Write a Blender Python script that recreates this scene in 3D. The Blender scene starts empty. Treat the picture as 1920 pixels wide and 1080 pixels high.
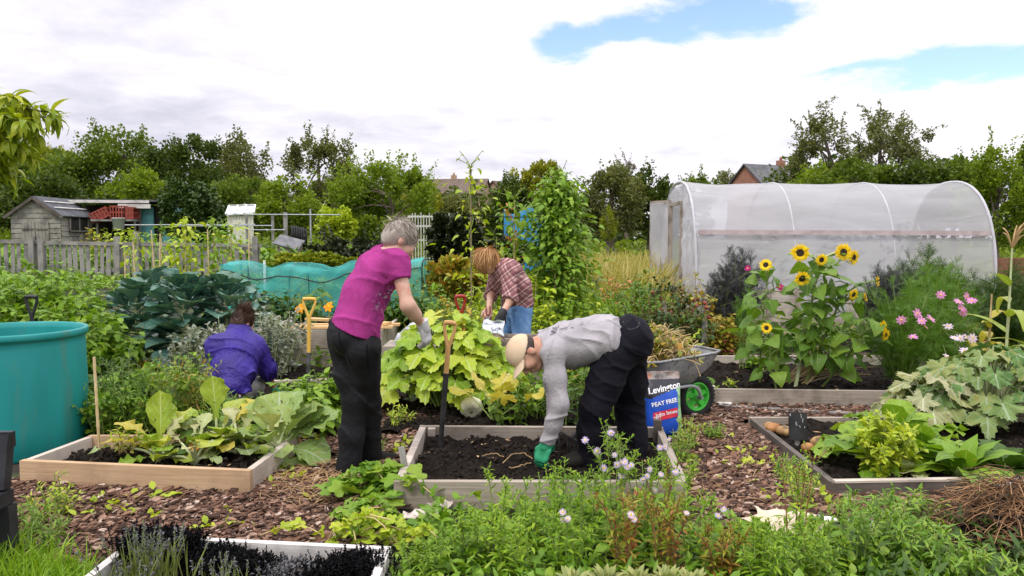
import bpy, math, random
import numpy as np
from mathutils import Vector, Matrix
R = math.radians
rng = np.random.default_rng(7)
random.seed(7)
scene = bpy.context.scene
C = scene.collection

# ------------------------------------------------------------------ camera
HC, F, HORIZON = 1.5, 1450.0, 445.0
PITCH = math.atan((540 - HORIZON) / F)
cam = bpy.data.cameras.new('camera'); cam_o = bpy.data.objects.new('camera', cam); C.objects.link(cam_o)
cam_o.location = (0, 0, HC); cam_o.rotation_euler = (R(90) - PITCH, 0, 0)
cam.sensor_width = 36; cam.lens = F / 1920 * 36; cam.clip_start = .05; cam.clip_end = 2000
scene.camera = cam_o
def P(px, py, d):
    """world point seen at pixel (1920 x 1080) at distance d along +Y"""
    x = (px - 960) / F; y = (540 - py) / F
    dy = math.cos(PITCH) + y * math.sin(PITCH); dz = -math.sin(PITCH) + y * math.cos(PITCH)
    return np.array([x / dy * d, d, HC + dz / dy * d])
def G(px, py, z=0.0):
    """world point seen at pixel at height z"""
    y = (540 - py) / F
    dy = math.cos(PITCH) + y * math.sin(PITCH); dz = -math.sin(PITCH) + y * math.cos(PITCH)
    return P(px, py, (z - HC) / dz * dy)

# ------------------------------------------------------------------ world, sun, exposure
SUN_EL, SUN_AZ = R(58), R(215)          # azimuth clockwise from +Y
world = bpy.data.worlds.new('World'); scene.world = world; world.use_nodes = True
wt = world.node_tree; wt.nodes.clear()
class NG:
    """tiny node helper"""
    def __init__(s, t): s.t = t
    def n(s, kind, **kw):
        nd = s.t.nodes.new(kind)
        for k, v in kw.items(): setattr(nd, k, v)
        return nd
    def put(s, sock, v):
        if isinstance(v, bpy.types.NodeSocket): s.t.links.new(v, sock)
        elif v is not None: sock.default_value = v
    def m(s, op, a, b=None, c=None, clamp=False):
        nd = s.n('ShaderNodeMath', operation=op, use_clamp=clamp)
        for i, v in enumerate((a, b, c)): s.put(nd.inputs[i], v)
        return nd.outputs[0]
    def mix(s, f, a, b, blend='MIX'):
        nd = s.n('ShaderNodeMix', data_type='RGBA', blend_type=blend)
        s.put(nd.inputs[0], f); s.put(nd.inputs[6], a); s.put(nd.inputs[7], b)
        return nd.outputs[2]
    def noise(s, vec, scale, detail=4, rough=.55, dist=0.0):
        nd = s.n('ShaderNodeTexNoise'); s.put(nd.inputs['Vector'], vec)
        nd.inputs['Scale'].default_value = scale; nd.inputs['Detail'].default_value = detail
        nd.inputs['Roughness'].default_value = rough; nd.inputs['Distortion'].default_value = dist
        return nd.outputs[0]
    def ramp(s, f, stops, mode='LINEAR'):
        nd = s.n('ShaderNodeValToRGB'); cr = nd.color_ramp; cr.interpolation = mode
        while len(cr.elements) > 1: cr.elements.remove(cr.elements[-1])
        for i, (p, c) in enumerate(stops):
            e = cr.elements[0] if i == 0 else cr.elements.new(p)
            e.position = p; e.color = tuple(c) + (1,) if len(c) == 3 else c
        s.put(nd.inputs[0], f); return nd.outputs[0]
    def ss(s, x, a, b):
        nd = s.n('ShaderNodeMapRange', interpolation_type='SMOOTHSTEP')
        s.put(nd.inputs[0], x); nd.inputs[1].default_value = a; nd.inputs[2].default_value = b
        return nd.outputs[0]
    def mapping(s, vec, scale=(1, 1, 1), rot=(0, 0, 0), loc=(0, 0, 0)):
        nd = s.n('ShaderNodeMapping'); s.put(nd.inputs[0], vec)
        nd.inputs[1].default_value = loc; nd.inputs[2].default_value = rot; nd.inputs[3].default_value = scale
        return nd.outputs[0]
def sky_nodes():
    g = NG(wt)
    out = g.n('ShaderNodeOutputWorld'); bg = g.n('ShaderNodeBackground'); wt.links.new(bg.outputs[0], out.inputs[0])
    sky = g.n('ShaderNodeTexSky'); sky.sky_type = 'NISHITA'; sky.sun_disc = False
    sky.sun_elevation = SUN_EL; sky.sun_rotation = SUN_AZ
    tc = g.n('ShaderNodeTexCoord').outputs['Generated']
    sp = g.n('ShaderNodeSeparateXYZ'); wt.links.new(tc, sp.inputs[0]); x, y, z = sp.outputs
    zc = g.m('MAXIMUM', z, 0.0)
    k = g.m('ADD', zc, .16)
    cb = g.n('ShaderNodeCombineXYZ'); g.put(cb.inputs[0], g.m('DIVIDE', x, k)); g.put(cb.inputs[1], g.m('DIVIDE', y, k))
    flat = cb.outputs[0]
    az = g.m('ARCTAN2', x, y)
    n1 = g.noise(flat, 1.2, 5, .5, .2)          # big heaps
    n2 = g.noise(g.mapping(flat, loc=(3.1, 7.7, 0)), 4.2, 6, .6, .2)
    nn = g.m('ADD', g.m('MULTIPLY', n1, .65), g.m('MULTIPLY', n2, .35))
    # grey undersides: more towards the horizon and to the west of the view
    low = g.m('SUBTRACT', 1.0, g.ss(z, .02, .22))
    west = g.m('SUBTRACT', 1.0, g.ss(az, -.55, .30))
    gbias = g.m('ADD', g.m('MULTIPLY', low, .20), g.m('MULTIPLY', west, .13))
    grey = g.ss(g.m('ADD', nn, gbias), .52, .90)
    # blue gaps
    def gap(u0, v0, a, b, w):
        e = g.m('ADD', g.m('POWER', g.m('DIVIDE', g.m('SUBTRACT', az, u0), a), 2.0), g.m('POWER', g.m('DIVIDE', g.m('SUBTRACT', z, v0), b), 2.0))
        e = g.m('SUBTRACT', 1.0, e)
        e = g.m('MAXIMUM', e, -1.2)
        return g.m('ADD', e, g.m('MULTIPLY', g.m('SUBTRACT', n2, .5), w))
    h = g.m('MAXIMUM', gap(.235, .258, .17, .036, 2.6), gap(.52, .186, .17, .026, 2.6))
    h = g.m('MAXIMUM', h, gap(.075, .243, .06, .03, 2.4))
    hole = g.ss(h, .05, .85)
    lift = g.m('ADD', 1.0, g.m('MULTIPLY', g.ss(z, .28, .85), .85))      # overcast: the zenith is the brightest part
    white = g.n('ShaderNodeCombineColor')
    cc = g.mix(grey, (1.16, 1.13, 1.19, 1), (.67, .665, .79, 1))
    cc = g.mix(1.0, cc, lift, 'MULTIPLY')
    cl = g.n('ShaderNodeVectorMath', operation='SCALE'); g.put(cl.inputs[0], cc); cl.inputs[3].default_value = 10.0
    skb = g.n('ShaderNodeVectorMath', operation='SCALE'); g.put(skb.inputs[0], sky.outputs[0]); skb.inputs[3].default_value = 2.3
    wt.links.new(g.mix(hole, cl.outputs[0], skb.outputs[0]), bg.inputs[0])
    bg.inputs[1].default_value = .10
sky_nodes()
sun = bpy.data.lights.new('sun', 'SUN'); sun_o = bpy.data.objects.new('sun', sun); C.objects.link(sun_o)
sun.energy = 1.5; sun.angle = R(10); sun.color = (1, .95, .87)
sd = Vector((math.sin(SUN_AZ) * math.cos(SUN_EL), math.cos(SUN_AZ) * math.cos(SUN_EL), math.sin(SUN_EL)))
sun_o.rotation_euler = sd.to_track_quat('Z', 'Y').to_euler()
vs = scene.view_settings; vs.view_transform = 'Standard'; vs.look = 'None'; vs.exposure = 0.0; vs.gamma = 1.0
scene.cycles.max_bounces = 6; scene.cycles.transparent_max_bounces = 12
scene.cycles.diffuse_bounces = 3; scene.cycles.glossy_bounces = 2; scene.cycles.transmission_bounces = 4
scene.cycles.caustics_reflective = False; scene.cycles.caustics_refractive = False

# ------------------------------------------------------------------ materials
M = {}
def new_mat(name):
    m = bpy.data.materials.new(name); m.use_nodes = True; m.node_tree.nodes.clear()
    g = NG(m.node_tree); out = g.n('ShaderNodeOutputMaterial'); M[name] = m
    return m, g, out
def surf(name, c1, c2=None, scale=8, rough=.6, bump=0, bscale=30, spec=.4, metal=0, stretch=(1, 1, 1), coord='Object', lo=.35, hi=.65, c3=None, s3=40, sheen=0, detail=5):
    m, g, out = new_mat(name)
    b = g.n('ShaderNodeBsdfPrincipled'); g.t.links.new(b.outputs[0], out.inputs[0])
    v = g.mapping(g.n('ShaderNodeTexCoord').outputs[coord], stretch)
    col = tuple(c1) + (1,)
    if c2 is not None:
        col = g.ramp(g.noise(v, scale, detail), [(lo, c1), (hi, c2)])
    if c3 is not None:
        col = g.mix(g.ramp(g.noise(g.mapping(v, loc=(5, 3, 1)), s3, 4), [(.56, (0, 0, 0)), (.68, (1, 1, 1))]), col, tuple(c3) + (1,))
    g.put(b.inputs['Base Color'], col)
    b.inputs['Roughness'].default_value = rough; b.inputs['Specular IOR Level'].default_value = spec; b.inputs['Metallic'].default_value = metal
    if sheen: b.inputs['Sheen Weight'].default_value = sheen
    if bump:
        bn = g.n('ShaderNodeBump'); bn.inputs['Strength'].default_value = bump; bn.inputs['Distance'].default_value = .02
        g.put(bn.inputs['Height'], g.noise(v, bscale, 6)); g.t.links.new(bn.outputs[0], b.inputs['Normal'])
    return m
def leafm(name, cols, trans=.35, rough=.45, spec=.35, nscale=3.0, vein=None):
    """leaf: every leaf its own tone, patches of tone over the plant, light through the blade"""
    cols = [(c[0] * 1.12, c[1] * .96, c[2] * .62) if c[1] > c[0] * 1.12 and c[1] > c[2] * 1.3 else c for c in cols]; trans *= .72
    m, g, out = new_mat(name)
    geo = g.n('ShaderNodeNewGeometry'); tc = g.n('ShaderNodeTexCoord')
    rnd = geo.outputs['Random Per Island']
    f = g.m('ADD', g.m('MULTIPLY', rnd, .75), g.m('MULTIPLY', g.ss(g.noise(tc.outputs['Object'], nscale, 3), .3, .7), .25))
    n = len(cols)
    col = g.ramp(f, [(i / (n - 1) if n > 1 else 0, c) for i, c in enumerate(cols)])
    if vein is not None:                      # paler ribs along the blade, from the leaf's own uv
        sp = g.n('ShaderNodeSeparateXYZ'); g.t.links.new(tc.outputs['UV'], sp.inputs[0])
        u, w = sp.outputs[0], sp.outputs[1]
        aw = g.m('ABSOLUTE', g.m('SUBTRACT', w, .5))
        mid = g.m('SUBTRACT', 1.0, g.ss(aw, .012, .04))
        side = g.m('FRACT', g.m('MULTIPLY', g.m('SUBTRACT', u, g.m('MULTIPLY', aw, .7)), 6.0))
        side = g.m('SUBTRACT', 1.0, g.ss(g.m('ABSOLUTE', g.m('SUBTRACT', side, .5)), .03, .12))
        k = g.m('MAXIMUM', mid, g.m('MULTIPLY', side, .55))
        col = g.mix(g.m('MULTIPLY', k, .75), col, tuple(vein) + (1,))
    if vein is not None:                      # blemishes and browning, crinkled blade
        sp_ = g.ss(g.noise(g.mapping(tc.outputs['Object'], loc=(4, 9, 2)), 16, 4, .6), .60, .70)
        col = g.mix(g.m('MULTIPLY', sp_, .55), col, (.34, .26, .06, 1)); hl = g.ss(g.noise(g.mapping(tc.outputs['Object'], loc=(1, 3, 8)), 38, 2, .5), .69, .72); col = g.mix(g.m('MULTIPLY', hl, .85), col, (.05, .035, .015, 1))
    d = g.n('ShaderNodeBsdfPrincipled'); g.put(d.inputs['Base Color'], col)
    if vein is not None:
        bn = g.n('ShaderNodeBump'); bn.inputs['Strength'].default_value = .5; bn.inputs['Distance'].default_value = .012; g.put(bn.inputs['Height'], g.m('SUBTRACT', g.noise(tc.outputs['Object'], 28, 3), g.m('MULTIPLY', k, .5))); g.t.links.new(bn.outputs[0], d.inputs['Normal'])
    d.inputs['Roughness'].default_value = rough; d.inputs['Specular IOR Level'].default_value = spec
    t = g.n('ShaderNodeBsdfTranslucent'); g.put(t.inputs[0], g.mix(1.0, col, (1.25, 1.25, .55, 1), 'MULTIPLY'))
    mx = g.n('ShaderNodeMixShader'); mx.inputs[0].default_value = trans
    g.t.links.new(d.outputs[0], mx.inputs[1]); g.t.links.new(t.outputs[0], mx.inputs[2]); g.t.links.new(mx.outputs[0], out.inputs[0])
    return m
def woodm(name, c1, c2, c3=None, rough=.8, gs=1.0):
    """sawn board: grain along u, weathered patches, knots and nail stains"""
    m, g, out = new_mat(name)
    b = g.n('ShaderNodeBsdfPrincipled'); g.t.links.new(b.outputs[0], out.inputs[0])
    tc = g.n('ShaderNodeTexCoord'); uv = tc.outputs['UV']
    gr = g.noise(g.mapping(uv, (2.2 * gs, 60 * gs, 1)), 1.0, 6, .65, .6)
    col = g.ramp(gr, [(.3, c1), (.7, c2)])
    pt = g.ss(g.noise(tc.outputs['Object'], 3.5, 5, .6), .42, .68)
    col = g.mix(g.m('MULTIPLY', pt, .88), col, tuple(c3 if c3 is not None else [a * .55 for a in c1]) + (1,))
    vo = g.n('ShaderNodeTexVoronoi'); g.put(vo.inputs['Vector'], g.mapping(uv, (3.2, 9, 1))); vo.inputs['Scale'].default_value = 1
    kn = g.m('SUBTRACT', 1.0, g.ss(vo.outputs['Distance'], .02, .11))
    col = g.mix(g.m('MULTIPLY', kn, .55), col, tuple(a * .4 for a in c1) + (1,))
    g.put(b.inputs['Base Color'], col); b.inputs['Roughness'].default_value = rough; b.inputs['Specular IOR Level'].default_value = .25
    bn = g.n('ShaderNodeBump'); bn.inputs['Strength'].default_value = .45; bn.inputs['Distance'].default_value = .006
    g.put(bn.inputs['Height'], gr); g.t.links.new(bn.outputs[0], b.inputs['Normal'])
    return m

# ------------------------------------------------------------------ meshes
def unit(v):
    v = np.asarray(v, float); n = np.linalg.norm(v, axis=-1, keepdims=True); return v / np.maximum(n, 1e-9)
class MB:
    """collects pieces and links them as ONE mesh object"""
    def __init__(s): s.v = []; s.f = []; s.m = []; s.sm = []; s.uv = []; s.nv = 0
    def add(s, V, Fc, mi=0, smooth=False, uv=None):
        V = np.asarray(V, float).reshape(-1, 3)
        if isinstance(Fc, np.ndarray): groups = [Fc]
        else:
            by = {}
            for f in Fc: by.setdefault(len(f), []).append(f)
            groups = [np.array(x) for x in by.values()]
        for a in groups:
            if not len(a): continue
            s.f.append(a + s.nv); s.m.append(np.full(len(a), mi)); s.sm.append(np.full(len(a), smooth))
            s.uv.append(None if uv is None else (np.asarray(uv)[a].reshape(-1, 2)))      # uv per vertex
        s.v.append(V); s.nv += len(V); return s
    def build(s, name, mats, parent=None, origin=None):
        me = bpy.data.meshes.new(name)
        V = np.concatenate(s.v) if s.v else np.zeros((0, 3))
        if origin is not None: V = V - np.asarray(origin, float)
        me.vertices.add(len(V)); me.vertices.foreach_set('co', V.astype(np.float32).ravel())
        if s.f:
            tot = np.concatenate([np.full(len(a), a.shape[1]) for a in s.f]); loops = np.concatenate([a.ravel() for a in s.f])
            me.loops.add(len(loops)); me.loops.foreach_set('vertex_index', loops.astype(np.int32))
            me.polygons.add(len(tot)); st = np.concatenate([[0], np.cumsum(tot)[:-1]])
            me.polygons.foreach_set('loop_start', st.astype(np.int32)); me.polygons.foreach_set('loop_total', tot.astype(np.int32))
            me.polygons.foreach_set('material_index', np.concatenate(s.m).astype(np.int32))
            me.polygons.foreach_set('use_smooth', np.concatenate(s.sm).astype(bool))
            if any(u is not None for u in s.uv):
                ul = me.uv_layers.new(name='UVMap')
                ul.data.foreach_set('uv', np.concatenate([np.zeros((a.size, 2)) if u is None else u for a, u in zip(s.f, s.uv)]).astype(np.float32).ravel())
        me.update(calc_edges=True)
        for m in (mats if isinstance(mats, (list, tuple)) else [mats]): me.materials.append(M[m] if isinstance(m, str) else m)
        o = bpy.data.objects.new(name, me); C.objects.link(o)
        if origin is not None: o.location = origin
        if parent is not None:
            o.parent = parent
            if origin is None: o.location = tuple(-Vector(parent.location)) if parent.get('_w') else (0, 0, 0)
        return o
def empty(name, loc):
    """thing root; parts are built in world coordinates and hang under it"""
    o = bpy.data.objects.new(name, None); C.objects.link(o); o.location = tuple(loc); o.empty_display_size = .1
    o['_w'] = 1
    return o
def tag(o, label=None, cat=None, group=None, kind=None):
    for k, v in (('label', label), ('category', cat), ('group', group), ('kind', kind)):
        if v: o[k] = v
    return o
def thing(name, label, cat, loc, group=None): return tag(empty(name, loc), label, cat, group)
def sub(mb, name, mat, parent):
    """a sub-part: its parent is a mesh built in world coordinates"""
    o = mb.build(name, mat); o.parent = parent; return o
def copy_tree(o, loc, rz=None, label=None, parent=None):
    c = o.copy(); C.objects.link(c)
    if parent is not None: c.parent = parent
    else:
        c.location = tuple(loc)
        if rz is not None: c.rotation_euler = (0, 0, rz)
        if label: c['label'] = label
    for ch in list(o.children): copy_tree(ch, None, parent=c)
    return c

def frame(x, up=(0, 0, 1)):
    x = unit(x); y = np.cross(np.asarray(up, float), x)
    if np.linalg.norm(y) < 1e-5: y = np.cross((0, 1, 0), x)
    y = unit(y); return x, y, np.cross(x, y)
BOXF = [(0, 3, 2, 1), (4, 5, 6, 7), (0, 1, 5, 4), (1, 2, 6, 5), (2, 3, 7, 6), (3, 0, 4, 7)]
def beam(mb, p0, p1, w, h, mi=0, up=(0, 0, 1), bev=0.0):
    """box from p0 to p1: w across, h along up; own uv, u along the length"""
    p0 = np.asarray(p0, float); p1 = np.asarray(p1, float); x, y, z = frame(p1 - p0, up); L = np.linalg.norm(p1 - p0)
    uo = random.random() * 7; vo = random.random() * 7
    def quad(a, b, c, d, lu, lv):
        mb.add([a, b, c, d], np.array([[0, 1, 2, 3]]), mi, False, [(uo, vo), (uo + lu, vo), (uo + lu, vo + lv), (uo, vo + lv)])
    c = lambda i, j, k: (p0 if i == 0 else p1) + y * (w / 2) * j + z * (h / 2) * k
    quad(c(0, 1, -1), c(0, 1, 1), c(1, 1, 1), c(1, 1, -1), 0, 0) if False else None
    quad(c(1, 1, -1), c(0, 1, -1), c(0, 1, 1), c(1, 1, 1), L, h); vo += .3
    quad(c(0, -1, -1), c(1, -1, -1), c(1, -1, 1), c(0, -1, 1), L, h); vo += .3
    quad(c(0, -1, 1), c(1, -1, 1), c(1, 1, 1), c(0, 1, 1), L, w); vo += .3
    quad(c(1, -1, -1), c(0, -1, -1), c(0, 1, -1), c(1, 1, -1), L, w); vo += .3
    quad(c(0, 1, -1), c(0, -1, -1), c(0, -1, 1), c(0, 1, 1), w, h)
    quad(c(1, -1, -1), c(1, 1, -1), c(1, 1, 1), c(1, -1, 1), w, h)
    return mb
def tube(mb, pts, r, n=6, mi=0, cap=True, smooth=True):
    pts = np.asarray(pts, float); k = len(pts); r = np.broadcast_to(np.asarray(r, float), (k,))
    t = np.gradient(pts, axis=0); t = unit(t)
    ref = np.array([0, 0, 1.0]) if abs(t[0][2]) < .9 else np.array([1.0, 0, 0])
    a = unit(np.cross(t[0], ref)); V = []
    for i in range(k):
        a = unit(a - t[i] * np.dot(a, t[i])); b = np.cross(t[i], a)
        th = np.arange(n) / n * 2 * math.pi
        V.append(pts[i] + r[i] * (np.cos(th)[:, None] * a + np.sin(th)[:, None] * b))
    V = np.concatenate(V); Fc = []
    for i in range(k - 1):
        for j in range(n): Fc.append((i * n + j, i * n + (j + 1) % n, (i + 1) * n + (j + 1) % n, (i + 1) * n + j))
    mb.add(V, np.array(Fc), mi, smooth)
    if cap and n > 2:
        mb.add(V[:n], np.array([list(range(n))[::-1]]), mi); mb.add(V[-n:], np.array([list(range(n))]), mi)
    return mb
def lathe(mb, prof, c, n=32, mi=0, axis=(0, 0, 1), smooth=True):
    """prof: (r, h) pairs along axis from point c"""
    z = unit(axis); x = unit(np.cross(z, (0, 1, 0) if abs(z[1]) < .9 else (1, 0, 0))); y = np.cross(z, x)
    th = np.arange(n) / n * 2 * math.pi; V = []
    for r, h in prof: V.append(np.asarray(c) + z * h + r * (np.cos(th)[:, None] * x + np.sin(th)[:, None] * y))
    V = np.concatenate(V); k = len(prof); Fc = []
    for i in range(k - 1):
        for j in range(n): Fc.append((i * n + j, i * n + (j + 1) % n, (i + 1) * n + (j + 1) % n, (i + 1) * n + j))
    mb.add(V, np.array(Fc), mi, smooth); return mb
def bez(pts, n=12):
    """smooth curve through control points"""
    pts = np.asarray(pts, float); k = len(pts)
    if k == 2: return pts[0] + (pts[1] - pts[0]) * np.linspace(0, 1, n)[:, None]
    ext = np.vstack([2 * pts[0] - pts[1], pts, 2 * pts[-1] - pts[-2]]); out = []
    for s in np.linspace(0, k - 1 - 1e-6, n):
        i = int(s); t = s - i; a, b, c, d = ext[i:i + 4]
        out.append(.5 * (2 * b + (c - a) * t + (2 * a - 5 * b + 4 * c - d) * t * t + (3 * b - a - 3 * c + d) * t ** 3))
    return np.array(out)

# ------------------------------------------------------------------ leaves
def leaf_T(prof, nseg=4, fold=.15, droop=.3, wave=0.0, wk=3, cross=2, ph=0.0, cup=0.0):
    """blade along x from 0 to 1; prof(t) half width; cross columns each side 1"""
    t = np.linspace(0, 1, nseg + 1); V = []; UV = []
    cols = np.linspace(-1, 1, 2 * cross - 1) if cross > 1 else np.array([-1, 1.])
    ang = droop * t; x = np.concatenate([[0], np.cumsum(np.cos((ang[1:] + ang[:-1]) / 2) / nseg)]); z = -np.concatenate([[0], np.cumsum(np.sin((ang[1:] + ang[:-1]) / 2) / nseg)])
    for i in range(nseg + 1):
        w = prof(t[i])
        for c in cols:
            zz = z[i] + abs(c) * w * fold + cup * (c * c) * w + wave * (abs(c) ** 2) * math.sin(wk * 2 * math.pi * t[i] + ph + (1.3 if c > 0 else 0)) * min(1, w * 6)
            V.append((x[i] + .02 * math.sin(ph), c * w, zz)); UV.append((t[i], .5 + .5 * c))
    k = len(cols); Fc = []
    for i in range(nseg):
        for j in range(k - 1): Fc.append((i * k + j, (i + 1) * k + j, (i + 1) * k + j + 1, i * k + j + 1))
    return np.array(V), np.array(Fc), np.array(UV)
def rhomb_T(w=.35, fold=.1):
    V = np.array([(0, 0, 0), (.45, -w, fold), (1, 0, 0), (.45, w, fold)]); return V, np.array([[0, 1, 2, 3]]), np.array([(0, .5), (.5, 0), (1, .5), (.5, 1)])
def palm_T(lobes=5, depth=.35, teeth=.05, n=41, wave=.06, cup=.1, ph=0.0):
    """lobed blade, stalk joins at the origin, tip along +x"""
    th = np.linspace(-math.pi * .92, math.pi * .92, n); i = np.arange(n)
    r = .5 * (1 - depth + depth * np.abs(np.cos(th * lobes / 2 * .95)) ** .8) * (1 + .18 * np.cos(th)) * (1 + teeth * ((i % 2) * 2 - 1))
    V = [(0, 0, 0)]; UV = [(.35, .5)]; Fc = []
    for f in (.5, 1.0):
        for a, rr, k in zip(th, r, i):
            x = rr * f * math.cos(a); y = rr * f * math.sin(a)
            z = cup * f * f * .5 * (abs(math.sin(a * lobes / 2)) - .4) + wave * f * f * math.sin(5 * a + ph) - .10 * f * f * (1 + math.cos(a)) * .5
            V.append((x, y, z)); UV.append((.35 + .6 * x, .5 + .9 * y))
    for k in range(n - 1):
        Fc.append((0, 1 + k, 2 + k)); Fc.append((1 + k, 1 + n + k, 2 + n + k, 2 + k))
    return np.array(V), Fc, np.array(UV)
def scat(mb, T, pos, dirs, size, roll=None, mi=0, up=(0, 0, 1), wide=None, smooth=True):
    """one template at many places: dirs = way the blade points"""
    V, Fc, UV = T; pos = np.atleast_2d(np.asarray(pos, float)); N = len(pos)
    if not N: return
    X = unit(np.broadcast_to(dirs, (N, 3)).astype(float) + 1e-6); U = np.broadcast_to(up, (N, 3)).astype(float)
    Y = np.cross(U, X); bad = np.linalg.norm(Y, axis=1) < 1e-3; Y[bad] = np.cross((0.3, 1, 0.2), X[bad]); Y = unit(Y); Z = np.cross(X, Y)
    if roll is not None:
        r = np.broadcast_to(roll, (N,)); c = np.cos(r)[:, None]; s = np.sin(r)[:, None]; Y, Z = Y * c + Z * s, Z * c - Y * s
    S = np.broadcast_to(np.asarray(size, float), (N,))[:, None]; W = S if wide is None else S * np.broadcast_to(wide, (N,))[:, None]
    A = (pos[:, None] + V[None, :, 0:1] * (X * S)[:, None] + V[None, :, 1:2] * (Y * W)[:, None] + V[None, :, 2:3] * (Z * S)[:, None]).reshape(-1, 3)
    nV = len(V); off = (np.arange(N) * nV)
    UVr = np.tile(UV, (N, 1))
    if isinstance(Fc, np.ndarray): groups = [Fc]
    else:
        by = {}
        for f in Fc: by.setdefault(len(f), []).append(f)
        groups = [np.array(x) for x in by.values()]
    base = mb.nv
    for gi, a in enumerate(groups):
        FF = (a[None] + off[:, None, None]).reshape(-1, a.shape[1])
        mb.f.append(FF + base); mb.m.append(np.full(len(FF), mi)); mb.sm.append(np.full(len(FF), smooth)); mb.uv.append(UVr[FF].reshape(-1, 2))
    mb.v.append(A); mb.nv += len(A)
def sph(n, r=None):
    r = rng if r is None else r
    return unit(r.normal(size=(n, 3)))
ovate = lambda w: (lambda t: w * (math.sin(math.pi * min(1, t ** .8)) ** .8) + .001)
lance = lambda w: (lambda t: w * (math.sin(math.pi * t ** .75)) + .001)
spoon = lambda w: (lambda t: w * (.18 + .82 * min(1, max(0, (t - .25) / .35))) * max(0.0, 1 - max(0, (t - .6) / .4) ** 2.2) ** .6 + .001)
heart = lambda w: (lambda t: w * min(1, (t + .04) / .16) ** .6 * (1 - t) ** .75 * 1.15 + .001)
strap = lambda w: (lambda t: w * min(1, t * 6 + .25) * (1 - t ** 2.5) + .001)
T_RH = rhomb_T(.33, .12); T_RW = rhomb_T(.45, .05); T_NAR = rhomb_T(.12, .03)
T_OV = [leaf_T(ovate(.30), 3, .18, d, 0, cross=2) for d in (.1, .5, .9)]
T_LA = [leaf_T(lance(.13), 3, .2, d, 0, cross=2) for d in (.2, .7, 1.2)]
T_GR = [leaf_T(lambda t: .022 * (1 - t ** 2) + .001, 4, 0, d, cross=1) for d in (.4, 1.0, 1.7)]
T_STRAP = [leaf_T(strap(.07), 8, .25, d, .01, 3, 2, p) for d, p in ((1.0, 0), (1.8, 2), (2.5, 4))]
T_CHARD = [leaf_T(spoon(.30), 9, .10, d, .09, 4, 3, p) for d, p in ((.5, 0), (.9, 1), (1.3, 2.5), (.2, 4))]
T_CABB = [leaf_T(spoon(.42), 9, .05, d, .07, 4, 3, p, .25) for d, p in ((.3, 0), (.7, 1.5), (1.1, 3))]
T_SPROUT = [leaf_T(lambda t: .03 if t < .3 else .36 * math.sin(math.pi * min(1, (t - .3) / .7 * .93 + .07)) ** .6 + .002, 9, .05, d, .03, 2, 3, p, .3) for d, p in ((.2, 0), (.7, 2), (1.2, 4))]
T_COMF = [leaf_T(lance(.22), 7, .15, d, .03, 4, 3, p) for d, p in ((.6, 0), (1.1, 2), (1.6, 3))]
T_HEART = [leaf_T(heart(.42), 5, .1, d, .03, 2, 3, p) for d, p in ((.4, 0), (.9, 2), (1.4, 4))]
T_SQ = [palm_T(5, .46, .07, 51, .07, .2, p) for p in (0, 2, 4)]
T_CG = [palm_T(5, .52, .09, 61, .09, .2, p) for p in (0, 2, 4)]
T_IVY = [palm_T(5, .42, .05, 21, .06, .16, p) for p in (0, 2)]
T_BEAN = [leaf_T(heart(.36), 4, .12, d, .02, 2, 2, p) for d, p in ((.5, 0), (1.0, 2))]
# ------------------------------------------------------------------ material list
woodm('new_board', (.46, .30, .17), (.60, .43, .27), (.38, .25, .16))
woodm('grey_board', (.30, .25, .20), (.46, .40, .34), (.17, .14, .11))
woodm('pale_board', (.50, .43, .36), (.66, .58, .50), (.36, .31, .27))
woodm('white_board', (.60, .57, .54), (.74, .71, .68), (.42, .40, .38))
woodm('dark_board', (.10, .085, .07), (.19, .16, .14), (.06, .05, .045))
woodm('silver_board', (.24, .23, .21), (.37, .355, .33), (.13, .125, .12))
woodm('shed_board', (.23, .215, .19), (.37, .35, .31), (.13, .12, .105))
woodm('fresh_timber', (.66, .40, .17), (.80, .56, .28), (.55, .32, .14))
woodm('ash_handle', (.62, .36, .13), (.74, .47, .20), (.50, .28, .10), rough=.45)
woodm('yellow_handle', (.70, .42, .07), (.78, .52, .13), (.55, .33, .07), rough=.45)
surf('bamboo', (.55, .40, .20), (.70, .56, .33), 6, .6)
surf('steel', (.10, .10, .105), (.20, .20, .21), 20, .45, metal=.6)
surf('black_metal', (.018, .018, .02), (.05, .048, .045), 14, .5)
surf('black_plastic', (.012, .013, .018), (.03, .03, .036), 9, .45)
surf('felt_roof', (.055, .06, .07), (.12, .125, .135), 5, .85)
surf('teal_paint', (.07, .25, .27), (.12, .34, .36), 4, .7, c3=(.15, .2, .18), s3=14)
surf('red_plastic', (.24, .045, .03), (.33, .07, .045), 10, .5)
surf('cream_paint', (.55, .55, .45), (.70, .69, .58), 5, .7, c3=(.3, .3, .22), s3=10)
surf('white_paint', (.72, .72, .70), (.82, .82, .80), 9, .6)
surf('glass_panel', (.55, .58, .58), (.72, .75, .76), 4, .25)
surf('galvanised', (.33, .35, .37), (.52, .54, .56), 12, .45, metal=.35)
surf('zinc_tray', (.24, .245, .26), (.38, .39, .41), 5, .5, metal=.2, c3=(.12, .11, .10), s3=30)
surf('rubber', (.012, .012, .013), (.03, .03, .03), 18, .8, bump=.3, bscale=60)
surf('green_hub', (.07, .55, .05), (.10, .66, .08), 10, .45)
surf('blue_sheet', (.03, .23, .48), (.05, .33, .58), 4, .5)
surf('brick', (.27, .12, .075), (.36, .18, .12), 2.5, .85)
surf('sand_brick', (.34, .23, .15), (.44, .31, .21), 2.5, .85)
surf('tile_roof', (.085, .058, .046), (.15, .105, .08), 3, .85, c3=(.2, .18, .11), s3=5)
surf('slate_roof', (.06, .065, .075), (.13, .13, .14), 2.5, .8, c3=(.16, .17, .12), s3=5)
surf('dark_inside', (.012, .012, .012), (.03, .03, .028), 5, .9)
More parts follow.
